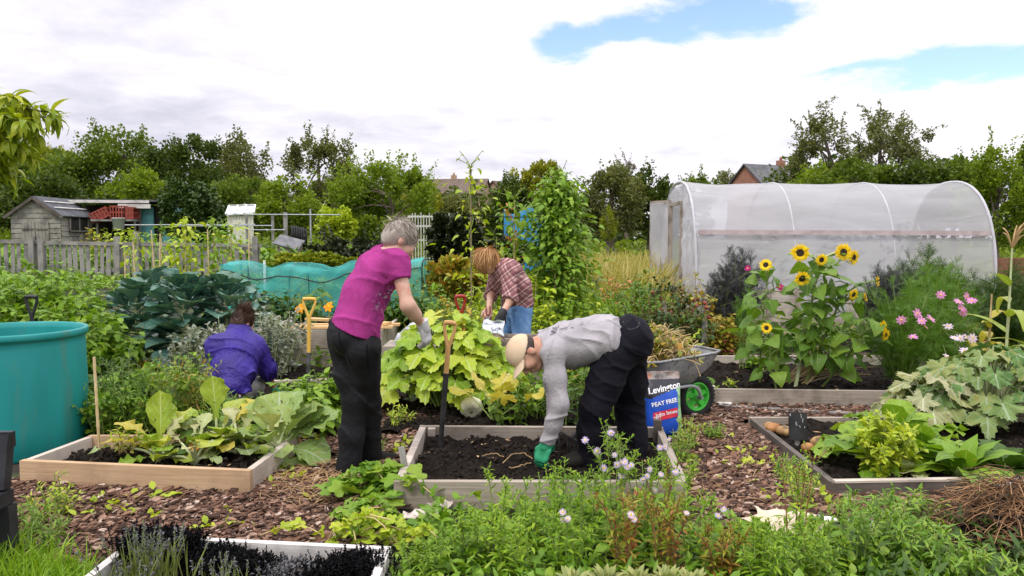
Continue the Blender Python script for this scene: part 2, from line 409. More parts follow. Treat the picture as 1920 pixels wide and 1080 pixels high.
surf('bark', (.09, .07, .05), (.19, .155, .12), 9, .9, stretch=(1, 1, .25), bump=.5, bscale=20)
surf('twig', (.20, .15, .08), (.33, .26, .15), 9, .85)
surf('green_stem', (.16, .24, .05), (.28, .36, .10), 9, .6)
surf('pale_stem', (.42, .48, .24), (.56, .60, .36), 9, .6)
surf('red_stem', (.20, .06, .045), (.32, .14, .07), 9, .6)
surf('dead_stem', (.42, .30, .14), (.60, .46, .24), 9, .8)
surf('straw', (.38, .23, .10), (.58, .40, .20), 9, .85)
surf('card', (.58, .46, .33), (.70, .59, .46), 6, .85, c3=(.4, .3, .2), s3=9)
surf('paper', (.74, .73, .72), (.84, .83, .82), 6, .7)
surf('white_plastic', (.72, .74, .76), (.82, .83, .85), 6, .35)
surf('sack', (.36, .36, .39), (.58, .58, .60), 5, .45, bump=.6, bscale=14)
surf('potato', (.28, .15, .06), (.45, .28, .12), 12, .7, c3=(.12, .08, .05), s3=18)
surf('gourd', (.70, .70, .46), (.82, .81, .62), 6, .45)
surf('hub_grey', (.30, .31, .33), None, rough=.5)
surf('red_handle', (.30, .02, .015), (.40, .04, .03), 8, .4)
surf('orange_shaft', (.58, .22, .05), (.68, .32, .10), 8, .45)
# soils
def soil_mat():
    m, g, out = new_mat('soil')
    b = g.n('ShaderNodeBsdfPrincipled'); g.t.links.new(b.outputs[0], out.inputs[0]); v = g.n('ShaderNodeTexCoord').outputs['Object']
    col = g.ramp(g.noise(v, 22, 8, .7), [(.35, (.008, .0065, .0055)), (.62, (.030, .022, .017)), (.78, (.075, .055, .04))])
    g.put(b.inputs['Base Color'], col); b.inputs['Roughness'].default_value = .95; b.inputs['Specular IOR Level'].default_value = .15
    bn = g.n('ShaderNodeBump'); bn.inputs['Strength'].default_value = 1; bn.inputs['Distance'].default_value = .03
    g.put(bn.inputs['Height'], g.noise(v, 38, 8, .75)); g.t.links.new(bn.outputs[0], b.inputs['Normal'])
soil_mat()
surf('crumb', (.008, .007, .006), (.045, .034, .027), 30, .95, spec=.1)
def ground_mat():
    m, g, out = new_mat('ground')
    b = g.n('ShaderNodeBsdfPrincipled'); g.t.links.new(b.outputs[0], out.inputs[0]); v = g.n('ShaderNodeTexCoord').outputs['Object']
    a = g.ramp(g.noise(v, 9, 8, .7), [(.35, (.018, .014, .010)), (.6, (.05, .036, .024)), (.75, (.12, .085, .055))])
    gr = g.ramp(g.noise(v, 14, 8, .7), [(.3, (.03, .05, .012)), (.7, (.10, .14, .03))])
    g.put(b.inputs['Base Color'], g.mix(g.ss(g.noise(v, 1.1, 5), .42, .6), a, gr)); b.inputs['Roughness'].default_value = .95
    bn = g.n('ShaderNodeBump'); bn.inputs['Strength'].default_value = .8; bn.inputs['Distance'].default_value = .03
    g.put(bn.inputs['Height'], g.noise(v, 30, 8, .7)); g.t.links.new(bn.outputs[0], b.inputs['Normal'])
ground_mat()
def chip_mats():
    m, g, out = new_mat('chip_bed')
    b = g.n('ShaderNodeBsdfPrincipled'); g.t.links.new(b.outputs[0], out.inputs[0])
    v = g.mapping(g.n('ShaderNodeTexCoord').outputs['Object'], (26, 60, 1))
    vo = g.n('ShaderNodeTexVoronoi'); g.put(vo.inputs['Vector'], v); vo.inputs['Scale'].default_value = 1
    col = g.ramp(vo.outputs['Color'], [(.1, (.05, .03, .022)), (.5, (.19, .11, .075)), (.9, (.36, .23, .16))])
    col = g.mix(g.ss(vo.outputs['Distance'], .35, .6), col, (.02, .012, .01, 1))
    g.put(b.inputs['Base Color'], col); b.inputs['Roughness'].default_value = .9
    m, g, out = new_mat('chip')
    b = g.n('ShaderNodeBsdfPrincipled'); g.t.links.new(b.outputs[0], out.inputs[0])
    rnd = g.n('ShaderNodeNewGeometry').outputs['Random Per Island']
    col = g.ramp(rnd, [(0, (.025, .014, .010)), (.3, (.08, .042, .028)), (.6, (.19, .100, .062)), (.82, (.31, .178, .118)), (.95, (.42, .30, .23)), (1, (.60, .48, .40))])
    nz = g.noise(g.n('ShaderNodeTexCoord').outputs['Object'], 60, 3)
    col = g.mix(g.m('MULTIPLY', g.ss(nz, .4, .7), .4), col, (.10, .055, .04, 1))
    g.put(b.inputs['Base Color'], col); b.inputs['Roughness'].default_value = .8; b.inputs['Specular IOR Level'].default_value = .25
chip_mats()
# leaves
leafm('lf_mid', [(.05, .13, .015), (.10, .22, .025), (.17, .31, .04)])
leafm('lf_bright', [(.10, .24, .02), (.17, .36, .03), (.27, .46, .05)], .4, vein=(.35, .5, .15))
leafm('lf_lime', [(.24, .40, .03), (.36, .53, .05), (.50, .62, .10)], .45)
leafm('lf_squash', [(.16, .34, .025), (.26, .46, .035), (.38, .56, .06), (.50, .60, .12)], .4, vein=(.5, .62, .2))
leafm('lf_dark', [(.018, .05, .012), (.035, .085, .018), (.065, .13, .03)], .25)
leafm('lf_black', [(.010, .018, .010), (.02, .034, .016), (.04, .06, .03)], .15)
leafm('lf_deep', [(.03, .085, .02), (.055, .13, .025), (.09, .19, .035)])
leafm('lf_sprout', [(.025, .09, .075), (.05, .15, .12), (.10, .22, .175), (.17, .30, .235)], .2, .4, vein=(.25, .36, .24))
leafm('lf_cabbage', [(.16, .30, .11), (.24, .39, .15), (.33, .47, .20)], .3, .5, vein=(.45, .55, .35))
leafm('lf_chard', [(.10, .26, .03), (.18, .36, .04), (.30, .46, .06), (.55, .55, .08)], .4, vein=(.55, .62, .25))
leafm('lf_silver', [(.20, .33, .17), (.30, .42, .25), (.42, .50, .33), (.46, .44, .22)], .25, .6, vein=(.55, .62, .48))
leafm('lf_yellow', [(.42, .38, .04), (.58, .50, .06), (.66, .56, .12)], .45, vein=(.6, .55, .25))
leafm('lf_autumn', [(.10, .20, .03), (.24, .30, .04), (.45, .36, .05), (.48, .20, .04)], .35)
leafm('lf_grey', [(.17, .21, .15), (.27, .31, .24), (.40, .42, .36)], .2, .7)
leafm('lf_sage', [(.18, .26, .12), (.27, .35, .18), (.38, .44, .25)], .25, .7)
leafm('lf_grass', [(.10, .24, .02), (.18, .38, .03), (.30, .50, .06)], .4)
leafm('lf_drygrass', [(.27, .26, .05), (.38, .33, .08), (.47, .40, .14), (.26, .34, .05)], .4)
leafm('lf_aster', [(.10, .26, .016), (.20, .40, .03), (.34, .54, .06)], .45)
leafm('lf_redtip', [(.12, .27, .02), (.20, .33, .03), (.30, .30, .03), (.34, .16, .03), (.26, .05, .04)], .35)
leafm('lf_herb', [(.07, .20, .02), (.14, .31, .03), (.26, .42, .06)], .35)
leafm('lf_lavender', [(.09, .15, .05), (.18, .26, .09), (.30, .38, .16)], .2, .7)
leafm('lf_maize', [(.18, .34, .04), (.28, .44, .07), (.5, .48, .12)], .4, vein=(.5, .55, .25))
leafm('lf_rust', [(.40, .12, .04), (.5, .2, .06), (.6, .34, .12)], .35)
leafm('tr_mid', [(.065, .13, .028), (.12, .21, .04), (.20, .31, .065)], .5, .55, .25, .5)
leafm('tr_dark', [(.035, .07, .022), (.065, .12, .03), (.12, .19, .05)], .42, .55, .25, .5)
leafm('tr_grey', [(.085, .12, .065), (.14, .18, .09), (.21, .26, .14)], .5, .55, .25, .5)
leafm('tr_yellow', [(.14, .19, .02), (.25, .30, .03), (.38, .40, .05)], .35, .55, .25, .5)
leafm('tr_bright', [(.09, .18, .025), (.17, .29, .035), (.28, .41, .06)], .55, .55, .25, .5)
leafm('tr_conifer', [(.10, .17, .015), (.20, .28, .02), (.30, .36, .03)], .2, .6, .2, .5)
leafm('tr_peach', [(.16, .30, .02), (.32, .44, .03), (.52, .54, .05)], .4)
leafm('tr_bare', [(.20, .18, .16), (.28, .26, .23), (.34, .32, .29)], .2, .7)
# petals
def petal(name, c1, c2): leafm(name, [c1, c2], .35, .5, .2)
petal('pt_sun', (.85, .55, .01), (.95, .74, .03)); petal('pt_pink', (.62, .20, .50), (.74, .33, .62)); petal('pt_magenta', (.42, .01, .15), (.55, .02, .22))
petal('pt_lilac', (.52, .42, .72), (.66, .56, .80)); petal('pt_orange', (.85, .30, .01), (.95, .42, .02)); petal('pt_red', (.62, .06, .02), (.75, .13, .03)); petal('pt_pale', (.70, .52, .72), (.82, .68, .82)); petal('pt_crimson', (.30, .015, .02), (.42, .03, .03))
surf('seed_disc', (.012, .008, .005), (.05, .03, .012), 90, .9); surf('yellow_disc', (.75, .50, .03), (.82, .6, .05), 50, .8)

# ------------------------------------------------------------------ ground
def S(t): t = np.clip(t, 0, 1); return t * t * (3 - 2 * t)
def hgt(x, y):
    x = np.asarray(x, float); y = np.asarray(y, float)
    return .62 * S((y - 9.5) / 8) * S((-.5 - x) / 4.5) + 1.0 * S((y - 18) / 30) + .03 * S((y - 3) / 8) * np.sin(x * 1.3) * np.cos(y * .9) * (y > 7)
def ground():
    xs = np.concatenate([-np.geomspace(14, 400, 16)[::-1], np.linspace(-13, 13, 90), np.geomspace(14, 400, 16)])
    ys = np.concatenate([[-60, -20, -5], np.linspace(-1, 26, 100), np.geomspace(27, 600, 22)])
    X, Y = np.meshgrid(xs, ys, indexing='ij'); Z = hgt(X, Y) + np.where(np.abs(Y) < 30, .012 * np.sin(X * 5.1 + Y * 3) * np.sin(Y * 6.3 - X), 0)
    n = len(ys); i, j = np.meshgrid(np.arange(len(xs) - 1), np.arange(n - 1), indexing='ij')
    Fc = np.stack([i * n + j, (i + 1) * n + j, (i + 1) * n + j + 1, i * n + j + 1], -1).reshape(-1, 4)
    mb = MB(); mb.add(np.stack([X, Y, Z], -1).reshape(-1, 3), Fc, 0, True); tag(mb.build('ground', 'ground'), kind='structure')
ground()
def sheet(name, mat, poly, z, step=.09, jit=.05):
    """flat patch with a wavering edge, lying just over the ground"""
    poly = np.array(poly, float); c = poly.mean(0); pts = []
    for a, b in zip(poly, np.roll(poly, -1, 0)):
        L = np.linalg.norm(b - a); k = max(2, int(L / .25))
        for t in np.arange(k) / k: pts.append(a + (b - a) * t + rng.normal(size=2) * jit)
    pts = np.array(pts); rings = [pts, c + (pts - c) * .66, c + (pts - c) * .33]; n = len(pts)
    V = np.concatenate([np.column_stack([r, np.full(n, z)]) for r in rings] + [[[c[0], c[1], z]]]); Fc = []
    for q in range(2):
        for i in range(n): Fc.append((q * n + i, q * n + (i + 1) % n, (q + 1) * n + (i + 1) % n, (q + 1) * n + i))
    for i in range(n): Fc.append((2 * n + i, 2 * n + (i + 1) % n, 3 * n))
    mb = MB(); mb.add(V, Fc); return tag(mb.build(name, mat), kind='structure')
PATHS = [[(-3.3, 3.4), (-.62, 3.4), (-.7, 4.5), (-3.3, 4.62)], [(-1.62, 4.4), (-.72, 4.3), (-.62, 6.6), (-1.75, 6.6)],
         [(.82, 3.8), (2.15, 3.85), (2.0, 4.5), (1.75, 6.5), (1.5, 6.9), (1.3, 5.8), (1.05, 5.4), (.98, 4.3)], [(1.4, 6.15), (4.6, 6.12), (4.6, 6.75), (1.5, 6.8)], [(1.6, 3.8), (3.6, 3.8), (3.6, 4.42), (1.6, 4.42)],
         [(1.6, 8.75), (4.5, 8.75), (4.5, 9.7), (1.6, 9.6)]]
for q, p in enumerate(PATHS): sheet('path', 'chip_bed', p, .014 + .004 * q)
def inpoly(x, y, poly):
    r = np.zeros(len(x), bool); n = len(poly)
    for i in range(n):
        x1, y1 = poly[i]; x2, y2 = poly[(i + 1) % n]
        c = ((y1 > y) != (y2 > y)) & (x < (x2 - x1) * (y - y1) / (y2 - y1 + 1e-12) + x1); r ^= c
    return r
def chips():
    mb = MB(); T = (np.array([(0, -.25, 0), (.5, -.3, .05), (1, -.12, 0), (.95, .2, .02), (.45, .28, .07), (.02, .2, .01), (0, -.25, -.08), (.5, -.3, -.06), (1, -.12, -.08), (.95, .2, -.06), (.45, .28, -.05), (.02, .2, -.08)]),
        [(0, 1, 4, 5), (1, 2, 3, 4), (6, 7, 1, 0), (7, 8, 2, 1), (8, 9, 3, 2), (9, 10, 4, 3), (10, 11, 5, 4), (11, 6, 0, 5)], np.zeros((12, 2)))
    for poly, n in zip(PATHS, (17000, 14000, 17000, 4000, 6000, 1500)):
        a = np.array(poly); x = rng.uniform(a[:, 0].min() - .08, a[:, 0].max() + .08, n * 2); y = rng.uniform(a[:, 1].min() - .05, a[:, 1].max() + .05, n * 2)
        k = inpoly(x, y, poly) | (rng.random(n * 2) < .04); x, y = x[k][:n], y[k][:n]; N = len(x)
        th = rng.normal(0, .9, N); d = np.column_stack([np.cos(th), np.sin(th), rng.normal(0, .22, N)])
        scat(mb, T, np.column_stack([x, y, .022 + rng.random(N) * .022]), d, rng.gamma(2.2, .0095, N) + .007, rng.normal(0, .35, N), wide=rng.uniform(.4, 1.2, N), smooth=False)
    tag(mb.build('wood_chips', 'chip'), 'reddish brown wood chips strewn over the paths between the beds', 'wood chips', kind='stuff')
chips()
# ------------------------------------------------------------------ trees, hedges and bushes
def branch_tree(mb, base, top, r0, crown_c, crown_r, nl, g):
    """trunk and limbs into the crown; returns limb tips"""
    base = np.asarray(base, float); top = np.asarray(top, float); tips = []
    mid = (base + top) / 2 + g.normal(size=3) * np.array([.06, .06, 0]) * np.linalg.norm(top - base)
    tr = bez([base, mid, top], 9); tube(mb, tr, np.linspace(r0, r0 * .35, 9), 7)
    for i in range(nl):
        s = tr[min(8, 3 + int(i * 6 / nl))]; d = unit(g.normal(size=3) + np.array([0, 0, .35])); e = crown_c + d * crown_r * g.uniform(.55, .85)
        m = (s + e) / 2 + np.array([0, 0, .1]) * np.linalg.norm(e - s)
        tube(mb, bez([s, m, e], 6), np.linspace(r0 * .4, r0 * .08, 6), 5); tips.append(e)
    return tips
def crown(mb, c, r, n, size, g, clumps=46, spread=.30, shell=.45, T=None, sprigs=0, sprig_len=.5, droop=0.0, mi=0, bottom=-.8):
    c = np.asarray(c, float); r = np.asarray(r, float)
    d = sph(clumps, g); d[:, 2] = np.maximum(d[:, 2], bottom) ; rad = g.uniform(shell, .92, clumps) ** .6
    cc = d * rad[:, None] * (1 + g.normal(0, .10, (clumps, 1))); cs = spread * g.uniform(.6, 1.3, clumps)
    w = g.random(clumps) + .4; k = g.choice(clumps, n, p=w / w.sum())
    q = sph(n, g) * (g.random(n) ** .45)[:, None]; u = cc[k] + q * cs[k][:, None]
    pos = c + u * r; out = unit(unit(u) + q * .8 + g.normal(0, .55, (n, 3)) + np.array([0, 0, .25 - droop]))
    T = T or T_RW
    scat(mb, T, pos, unit(out + g.normal(0, .5, (n, 3)) + np.array([0, 0, -droop])), size * g.uniform(.6, 1.3, n), g.uniform(-1.2, 1.2, n), mi)
    for s in range(sprigs):
        i = g.integers(clumps)
        if cc[i][2] < -.1 and droop == 0: continue
        b = c + cc[i] * r; up = unit(unit(cc[i] * r) * .7 + np.array([0, 0, .9 - 1.6 * droop]) + g.normal(0, .3, 3)); L = sprig_len * g.uniform(.5, 1.2); m = max(8, int(L / size * 5))
        t = g.random(m); p = b + up * (cs[i] * r.mean() * .6 + t * L)[:, None] + g.normal(0, size * .35, (m, 3)) + np.array([0, 0, -1.]) * (droop * t ** 2 * L)[:, None]
        scat(mb, T, p, unit(up * .6 + g.normal(0, .6, (m, 3))), size * g.uniform(.5, 1.0, m), g.uniform(-1, 1, m), mi)
def tree(name, label, cat, px, top, hw, d, mat, n, leaf, seed, bot=470, clumps=46, spread=.3, sprigs=25, sl=.7, droop=0, T=None, group=None, deep=.8, trunk=True, bottom=-.8):
    g = np.random.default_rng(seed); a = P(px, top, d); b = P(px, bot, d); rx = hw / F * d; gz = float(hgt(a[0], d))
    zb = max(gz + .05, b[2]); rz = (a[2] - zb) / 2 * .95; c = np.array([a[0], d, zb + rz * 1.02]); base = np.array([a[0], d, gz - .1])
    o = thing(name, label, cat, base, group)
    if trunk:
        t = MB(); branch_tree(t, base, c + np.array([g.normal() * .1 * rx, 0, rz * .5]), max(.03, .045 * (a[2] - gz) * .6), c, np.array([rx, rx * deep, rz]), 9, g); t.build('trunk', 'bark', o)
    m = MB(); crown(m, c, (rx, rx * deep, rz), int(n * (1.65 if d > 20 else 1.15)), leaf * (.74 if d > 20 else 1), g, clumps, spread, T=T, sprigs=int(sprigs * 1.1), sprig_len=sl * .7, droop=droop, bottom=bottom); m.build('crown', mat, o)
    return o
T3 = 'trees along the far edge of the allotments'
tree('broadleaf_tree', 'dark leafy tree rising behind the grey gabled shed with yellowish top', 'tree', 60, 262, 125, 40, 'tr_mid', 9000, .24, 1, 440, group=T3)
tree('broadleaf_tree', 'dense dark green thicket tree low beside the grey shed roof', 'tree', 95, 330, 110, 33, 'tr_dark', 8000, .22, 2, 450, group=T3)
tree('broadleaf_tree', 'mid green leafy tree with loose feathery top above the long flat shed', 'tree', 218, 243, 85, 42, 'tr_mid', 9000, .22, 3, 420, sprigs=45, sl=1.0, group=T3)
tree('broadleaf_tree', 'small yellowish tree top poking between the dark trees by the shed', 'tree', 95, 280, 48, 44, 'tr_yellow', 2600, .24, 4, 350, group=T3)
tree('broadleaf_tree', 'large round dark green tree, tallest behind the teal shed', 'tree', 337, 246, 88, 38, 'tr_dark', 11000, .20, 5, 445, sprigs=50, sl=.8, group=T3)
tree('broadleaf_tree', 'low yellow green tree in front of the big dark tree', 'tree', 255, 322, 70, 34, 'tr_bright', 5000, .20, 6, 430, group=T3)
tree('broadleaf_tree', 'airy grey green tree between the round dark tree and the feathery one', 'tree', 472, 252, 70, 42, 'tr_grey', 6500, .19, 7, 440, spread=.24, sprigs=70, sl=1.1, group=T3)
tree('broadleaf_tree', 'dark low tree behind the cream lean-to', 'tree', 440, 330, 75, 36, 'tr_mid', 6000, .2, 8, 455, group=T3)
tree('broadleaf_tree', 'tall slim feathery grey tree above the pipe frame', 'tree', 602, 240, 70, 41, 'tr_grey', 7500, .18, 9, 445, spread=.22, sprigs=90, sl=1.2, group=T3)
tree('broadleaf_tree', 'yellow green tree low beneath the feathery grey tree', 'tree', 540, 318, 58, 34, 'tr_bright', 4500, .19, 10, 450, group=T3)
tree('broadleaf_tree', 'bushy bright green tree with upright shoots behind the woman in magenta', 'tree', 725, 300, 95, 24, 'tr_bright', 10000, .13, 11, 480, spread=.27, sprigs=90, sl=1.1, group=T3)
tree('broadleaf_tree', 'grey green rounded tree in front of the brown roofed house', 'tree', 838, 370, 58, 32, 'tr_grey', 5500, .16, 12, 460, group=T3)
tree('broadleaf_tree', 'yellow tinged tree at the shoulder of the bushy bright tree', 'tree', 785, 356, 40, 27, 'tr_yellow', 3000, .14, 13, 450, group=T3)
tree('broadleaf_tree', 'round topped olive yellow tree behind the bean wigwam', 'tree', 1013, 295, 50, 52, 'tr_yellow', 7500, .22, 14, 410, clumps=60, spread=.2, sprigs=8, sl=.3, group=T3)
tree('broadleaf_tree', 'small dark tree beside the sandy gabled house', 'tree', 962, 335, 33, 44, 'tr_dark', 3500, .20, 15, 430, group=T3)
tree('broadleaf_tree', 'dark grey green tree with straggling shoots beside the bean wigwam', 'tree', 1148, 312, 66, 36, 'tr_grey', 6500, .18, 16, 450, sprigs=70, sl=.9, group=T3)
tree('broadleaf_tree', 'dark solid tree just beyond the polytunnel door', 'tree', 1216, 313, 42, 38, 'tr_dark', 5500, .19, 17, 450, group=T3)
tree('broadleaf_tree', 'thin half bare silvery tree behind the dark ones by the polytunnel', 'tree', 1180, 300, 30, 46, 'tr_bare', 1100, .14, 18, 360, spread=.2, sprigs=45, sl=1.4, group=T3)
tree('broadleaf_tree', 'small tree peeping over the polytunnel beside the brick house', 'tree', 1362, 312, 24, 78, 'tr_grey', 2200, .2, 19, 380, group=T3)
tree('broadleaf_tree', 'wispy low tree top over the polytunnel ridge', 'tree', 1318, 327, 36, 46, 'tr_mid', 2000, .2, 20, 380, group=T3)
tree('birch_tree', 'tall narrow birch rising over the polytunnel', 'tree', 1545, 203, 60, 42, 'tr_grey', 7000, .17, 21, 400, clumps=80, spread=.2, sprigs=110, sl=1.3, droop=.35, group=T3)
tree('birch_tree', 'wide birch with hanging twigs and sky showing through', 'tree', 1665, 208, 84, 43, 'tr_grey', 8000, .17, 22, 400, clumps=70, spread=.2, sprigs=120, sl=1.6, droop=.55, group=T3)
for i, (px, top, hw, lab) in enumerate(((1530, 312, 52, 'green hedge tree nearest the brick house over the polytunnel'), (1610, 300, 75, 'green hedge tree below the two birches'), (1730, 294, 70, 'dark green hedge tree behind the end of the polytunnel'), (1800, 290, 60, 'green hedge tree between the polytunnel and the tall bright hedge'))):
    tree('hedge_tree', lab, 'tree', px, top, hw, 34 - i, ('tr_bright', 'tr_mid', 'tr_dark', 'tr_mid')[i], 5000, .19, 30 + i, 430, sprigs=50, sl=.6, group='hedge trees behind the polytunnel')
tree('hedge_tree', 'tall bright green hedge tree with loose shoots beside the polytunnel end', 'tree', 1885, 288, 78, 22, 'tr_bright', 9000, .12, 40, 470, spread=.25, sprigs=110, sl=.9, group='hedge trees behind the polytunnel')
tree('conifer', 'small yellow green cone shaped conifer beyond the dry grass', 'conifer', 1140, 388, 16, 24, 'tr_conifer', 2600, .08, 41, 452, clumps=30, spread=.3, sprigs=6, sl=.15, T=T_NAR)
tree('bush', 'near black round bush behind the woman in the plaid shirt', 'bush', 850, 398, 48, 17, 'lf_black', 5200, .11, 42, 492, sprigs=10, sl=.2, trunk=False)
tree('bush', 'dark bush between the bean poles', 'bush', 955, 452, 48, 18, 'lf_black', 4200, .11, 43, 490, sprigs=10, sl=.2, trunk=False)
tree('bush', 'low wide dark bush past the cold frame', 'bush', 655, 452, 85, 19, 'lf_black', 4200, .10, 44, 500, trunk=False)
tree('bush', 'dark leafed shrub hiding the end of the teal shed', 'bush', 352, 346, 55, 24, 'lf_dark', 5200, .16, 45, 460, sprigs=40, sl=.4, T=T_OV[1])
tree('bush', 'lime yellow shrub by the tall post of the pipe frame', 'bush', 628, 388, 32, 21, 'lf_lime', 2600, .12, 46, 450, sprigs=25, sl=.4)
tree('bush', 'clipped yellow green hedge strip behind the teal net', 'hedge', 590, 476, 85, 15, 'tr_conifer', 5200, .06, 47, 502, sprigs=0, clumps=80, spread=.2, trunk=False, deep=.3)
tree('bush', 'brown and yellow leafed bush behind the net end', 'bush', 850, 485, 50, 11, 'lf_autumn', 2600, .085, 48, 560, sprigs=6, sl=.15, trunk=False)
# the near tree whose long leaves hang into view
T_PEACH = [leaf_T(lance(.12), 7, .3, d, .01, cross=2) for d in (1.1, 1.8, 2.4)]
def peach():
    g = np.random.default_rng(50); d = 6.2; base = np.array([P(-130, 500, d)[0], d, 0.])
    o = thing('peach_tree', 'yellow green tree with long curved drooping leaves reaching into the sky', 'tree', base)
    t = MB(); tube(t, bez([base, base + (.05, 0, 1.2), base + (.1, .05, 2.2)], 7), np.linspace(.07, .04, 7), 8); top = base + (.1, .05, 2.2); m = MB(); tips = []
    for px, py, q in ((100, 212, .0), (75, 258, .1), (28, 182, -.2), (60, 300, .2), (-10, 235, 0), (45, 230, -.3), (20, 320, .3), (-40, 180, 0), (110, 225, .15), (-20, 290, -.2), (55, 205, .1), (15, 260, .15), (40, 280, -.1), (5, 205, .2), (70, 235, -.1), (20, 300, .1), (-15, 330, .1), (30, 345, .25)):
        e = P(px, py, d + q); c = bez([top, (top + e) / 2 + (0, 0, .18), e], 10); tube(t, c, np.linspace(.022, .004, 10), 5); tips.append(c)
    t.build('trunk', 'bark', o)
    for c in tips:
        n = 80; s = g.uniform(2, 9, n); i = np.minimum(8, s.astype(int)); p = c[i] + (c[i + 1] - c[i]) * (s - i)[:, None]
        dr = unit((c[i + 1] - c[i]) * 4 + g.normal(0, .5, (n, 3)) + np.array([.12, 0, .05]))
        for k in range(3): scat(m, T_PEACH[k], p[k::3], dr[k::3], g.uniform(.13, .22, len(p[k::3])), g.uniform(-.4, .4, len(p[k::3])))
    m.build('crown', 'tr_peach', o)
peach()
# ------------------------------------------------------------------ raised beds and their soil
def soil_patch(poly, z, name='bed_soil', amp=.025, n=46, crumbs=900):
    """poly: 4 corners front-left, front-right, back-right, back-left"""
    a = np.array(poly, float); u, v = np.meshgrid(np.linspace(0, 1, n), np.linspace(0, 1, n), indexing='ij'); u_, v_ = u[..., None], v[..., None]
    XY = (a[0] * (1 - u_) + a[1] * u_) * (1 - v_) + (a[3] * (1 - u_) + a[2] * u_) * v_
    x, y = XY[..., 0], XY[..., 1]
    Z = z + amp * (np.sin(x * 9 + 2 * y) * np.sin(y * 11 - x * 3) + .6 * np.sin(x * 23 + y * 5) * np.sin(y * 19 + 1)) + rng.normal(0, amp * .38, x.shape)
    i, j = np.meshgrid(np.arange(n - 1), np.arange(n - 1), indexing='ij')
    Fc = np.stack([i * n + j, (i + 1) * n + j, (i + 1) * n + j + 1, i * n + j + 1], -1).reshape(-1, 4)
    mb = MB(); mb.add(np.stack([x, y, Z], -1).reshape(-1, 3), Fc, 0, False)
    T = (np.array([(-.5, -.4, -.3), (.5, -.45, -.3), (.45, .5, -.3), (-.4, .45, -.3), (-.3, -.3, .35), (.3, -.2, .4), (.25, .3, .3), (-.25, .3, .4)]), np.array(BOXF), np.zeros((8, 2)))
    k = rng.integers(1, n - 1, crumbs) * n + rng.integers(1, n - 1, crumbs); p = np.stack([x, y, Z], -1).reshape(-1, 3)[k] + rng.normal(0, .012, (crumbs, 3)) * (1, 1, .2)
    p[:, 2] = Z.reshape(-1)[k] + .006
    scat(mb, T, p, sph(crumbs) * (1, 1, .3), rng.gamma(3, .0045, crumbs) + .006, rng.uniform(0, 6, crumbs), 1, smooth=False)
    q = p[: crumbs // 14] + (0, 0, .008); scat(mb, T_NAR, q, sph(len(q)) * (1, 1, .12), rng.gamma(3, .011, len(q)) + .01, rng.uniform(-.5, .5, len(q)), 2)
    return tag(mb.build(name, ['soil', 'crumb', 'straw']), kind='structure')
def raised_bed(label, poly, top, h, mats, th=.04, posts=(), soil=None, tilt=0, two=False):
    a = np.array(poly, float); o = thing('raised_bed', label, 'raised bed', (a[0][0], a[0][1], 0))
    c = a.mean(0)
    for i in range(4):
        p, q = a[i], a[(i + 1) % 4]; d = unit(q - p); ln = th if i % 2 else 0     # the side boards butt against the end boards
        p3 = np.array([p[0] + d[0] * ln, p[1] + d[1] * ln, top - h / 2]); q3 = np.array([q[0] - d[0] * ln, q[1] - d[1] * ln, top - h / 2]); inw = unit(c - (p + q) / 2); perp = np.array([-d[1], d[0]]); perp *= np.sign(np.dot(perp, inw))
        off = np.array([perp[0], perp[1], 0]) * th / 2
        dz = np.array([0, 0, .004 if i % 2 else 0])
        if two:
            for k in (0, 1):
                mb = MB(); beam(mb, p3 + off + (0, 0, h / 4 * (1 if k else -1) + .002) - dz, q3 + off + (0, 0, h / 4 * (1 if k else -1) + .002) - dz, th - .004 * k, h / 2 - .006); mb.build('board', mats[i], o)
        else:
            mb = MB(); beam(mb, p3 + off - dz, q3 + off - dz, th, h); mb.build('board', mats[i], o)
    for (x, y, ht, m) in posts:
        mb = MB(); beam(mb, (x, y, -.05), (x, y, ht), .05, .05, up=(0, 1, 0)); mb.build('corner_post', m, o)
    if soil is not None:
        ins = [tuple(p + unit(c - p) * (th * 1.5 + .012)) for p in a]; soil_patch(ins, soil)
    return o
g2 = lambda px, py, z: tuple(G(px, py, z)[:2])
MID = [g2(738, 904, .15), g2(1290, 904, .15), g2(1242, 800, .15), g2(788, 797, .15)]
raised_bed('weathered square raised bed of dark soil where the man in the cap bends down', MID, .15, .155, ['grey_board', 'grey_board', 'grey_board', 'pale_board'], .045,
    posts=[(MID[3][0] + .09, MID[3][1] - .075, .145, 'pale_board'), (MID[2][0] - .05, MID[2][1] - .08, .22, 'dark_board'), (MID[0][0] + .08, MID[0][1] + .12, .13, 'grey_board')], soil=.075)
LEFT = [g2(36, 864, .16), g2(468, 883, .16), (-1.45, 5.2), g2(170, 815, .16)]
raised_bed('newer tan timber raised bed of chard and cabbage beside the blue green butt', LEFT, .16, .165, ['new_board', 'pale_board', 'new_board', 'pale_board'], .04, soil=.09)
raised_bed('pale greyed raised bed of lavender cut off by the bottom edge', [(-1.70, 2.3), (-.53, 2.3), (-.525, 3.28), (-1.70, 3.42)], .16, .16, ['white_board'] * 4, .035, posts=[(-.565, 3.16, .165, 'white_board')], soil=.10)
raised_bed('long dark edged bed with gourds and lettuces beside the chip path', [(1.83, 4.33), (3.7, 4.42), (4.4, 5.97), (1.85, 5.97)], .10, .13, ['dark_board', 'dark_board', 'grey_board', 'dark_board'], .04, posts=[(1.80, 4.95, .06, 'dark_board')], soil=.055)
for p0, p1 in (((1.845, 4.35, .106), (3.7, 4.44, .106)),):
    b = MB(); beam(b, p0, p1, .045, .012); tag(b.build('timber_strip', 'pale_board'), 'pale sawn strip capping the front board of the gourd bed', 'timber strip')
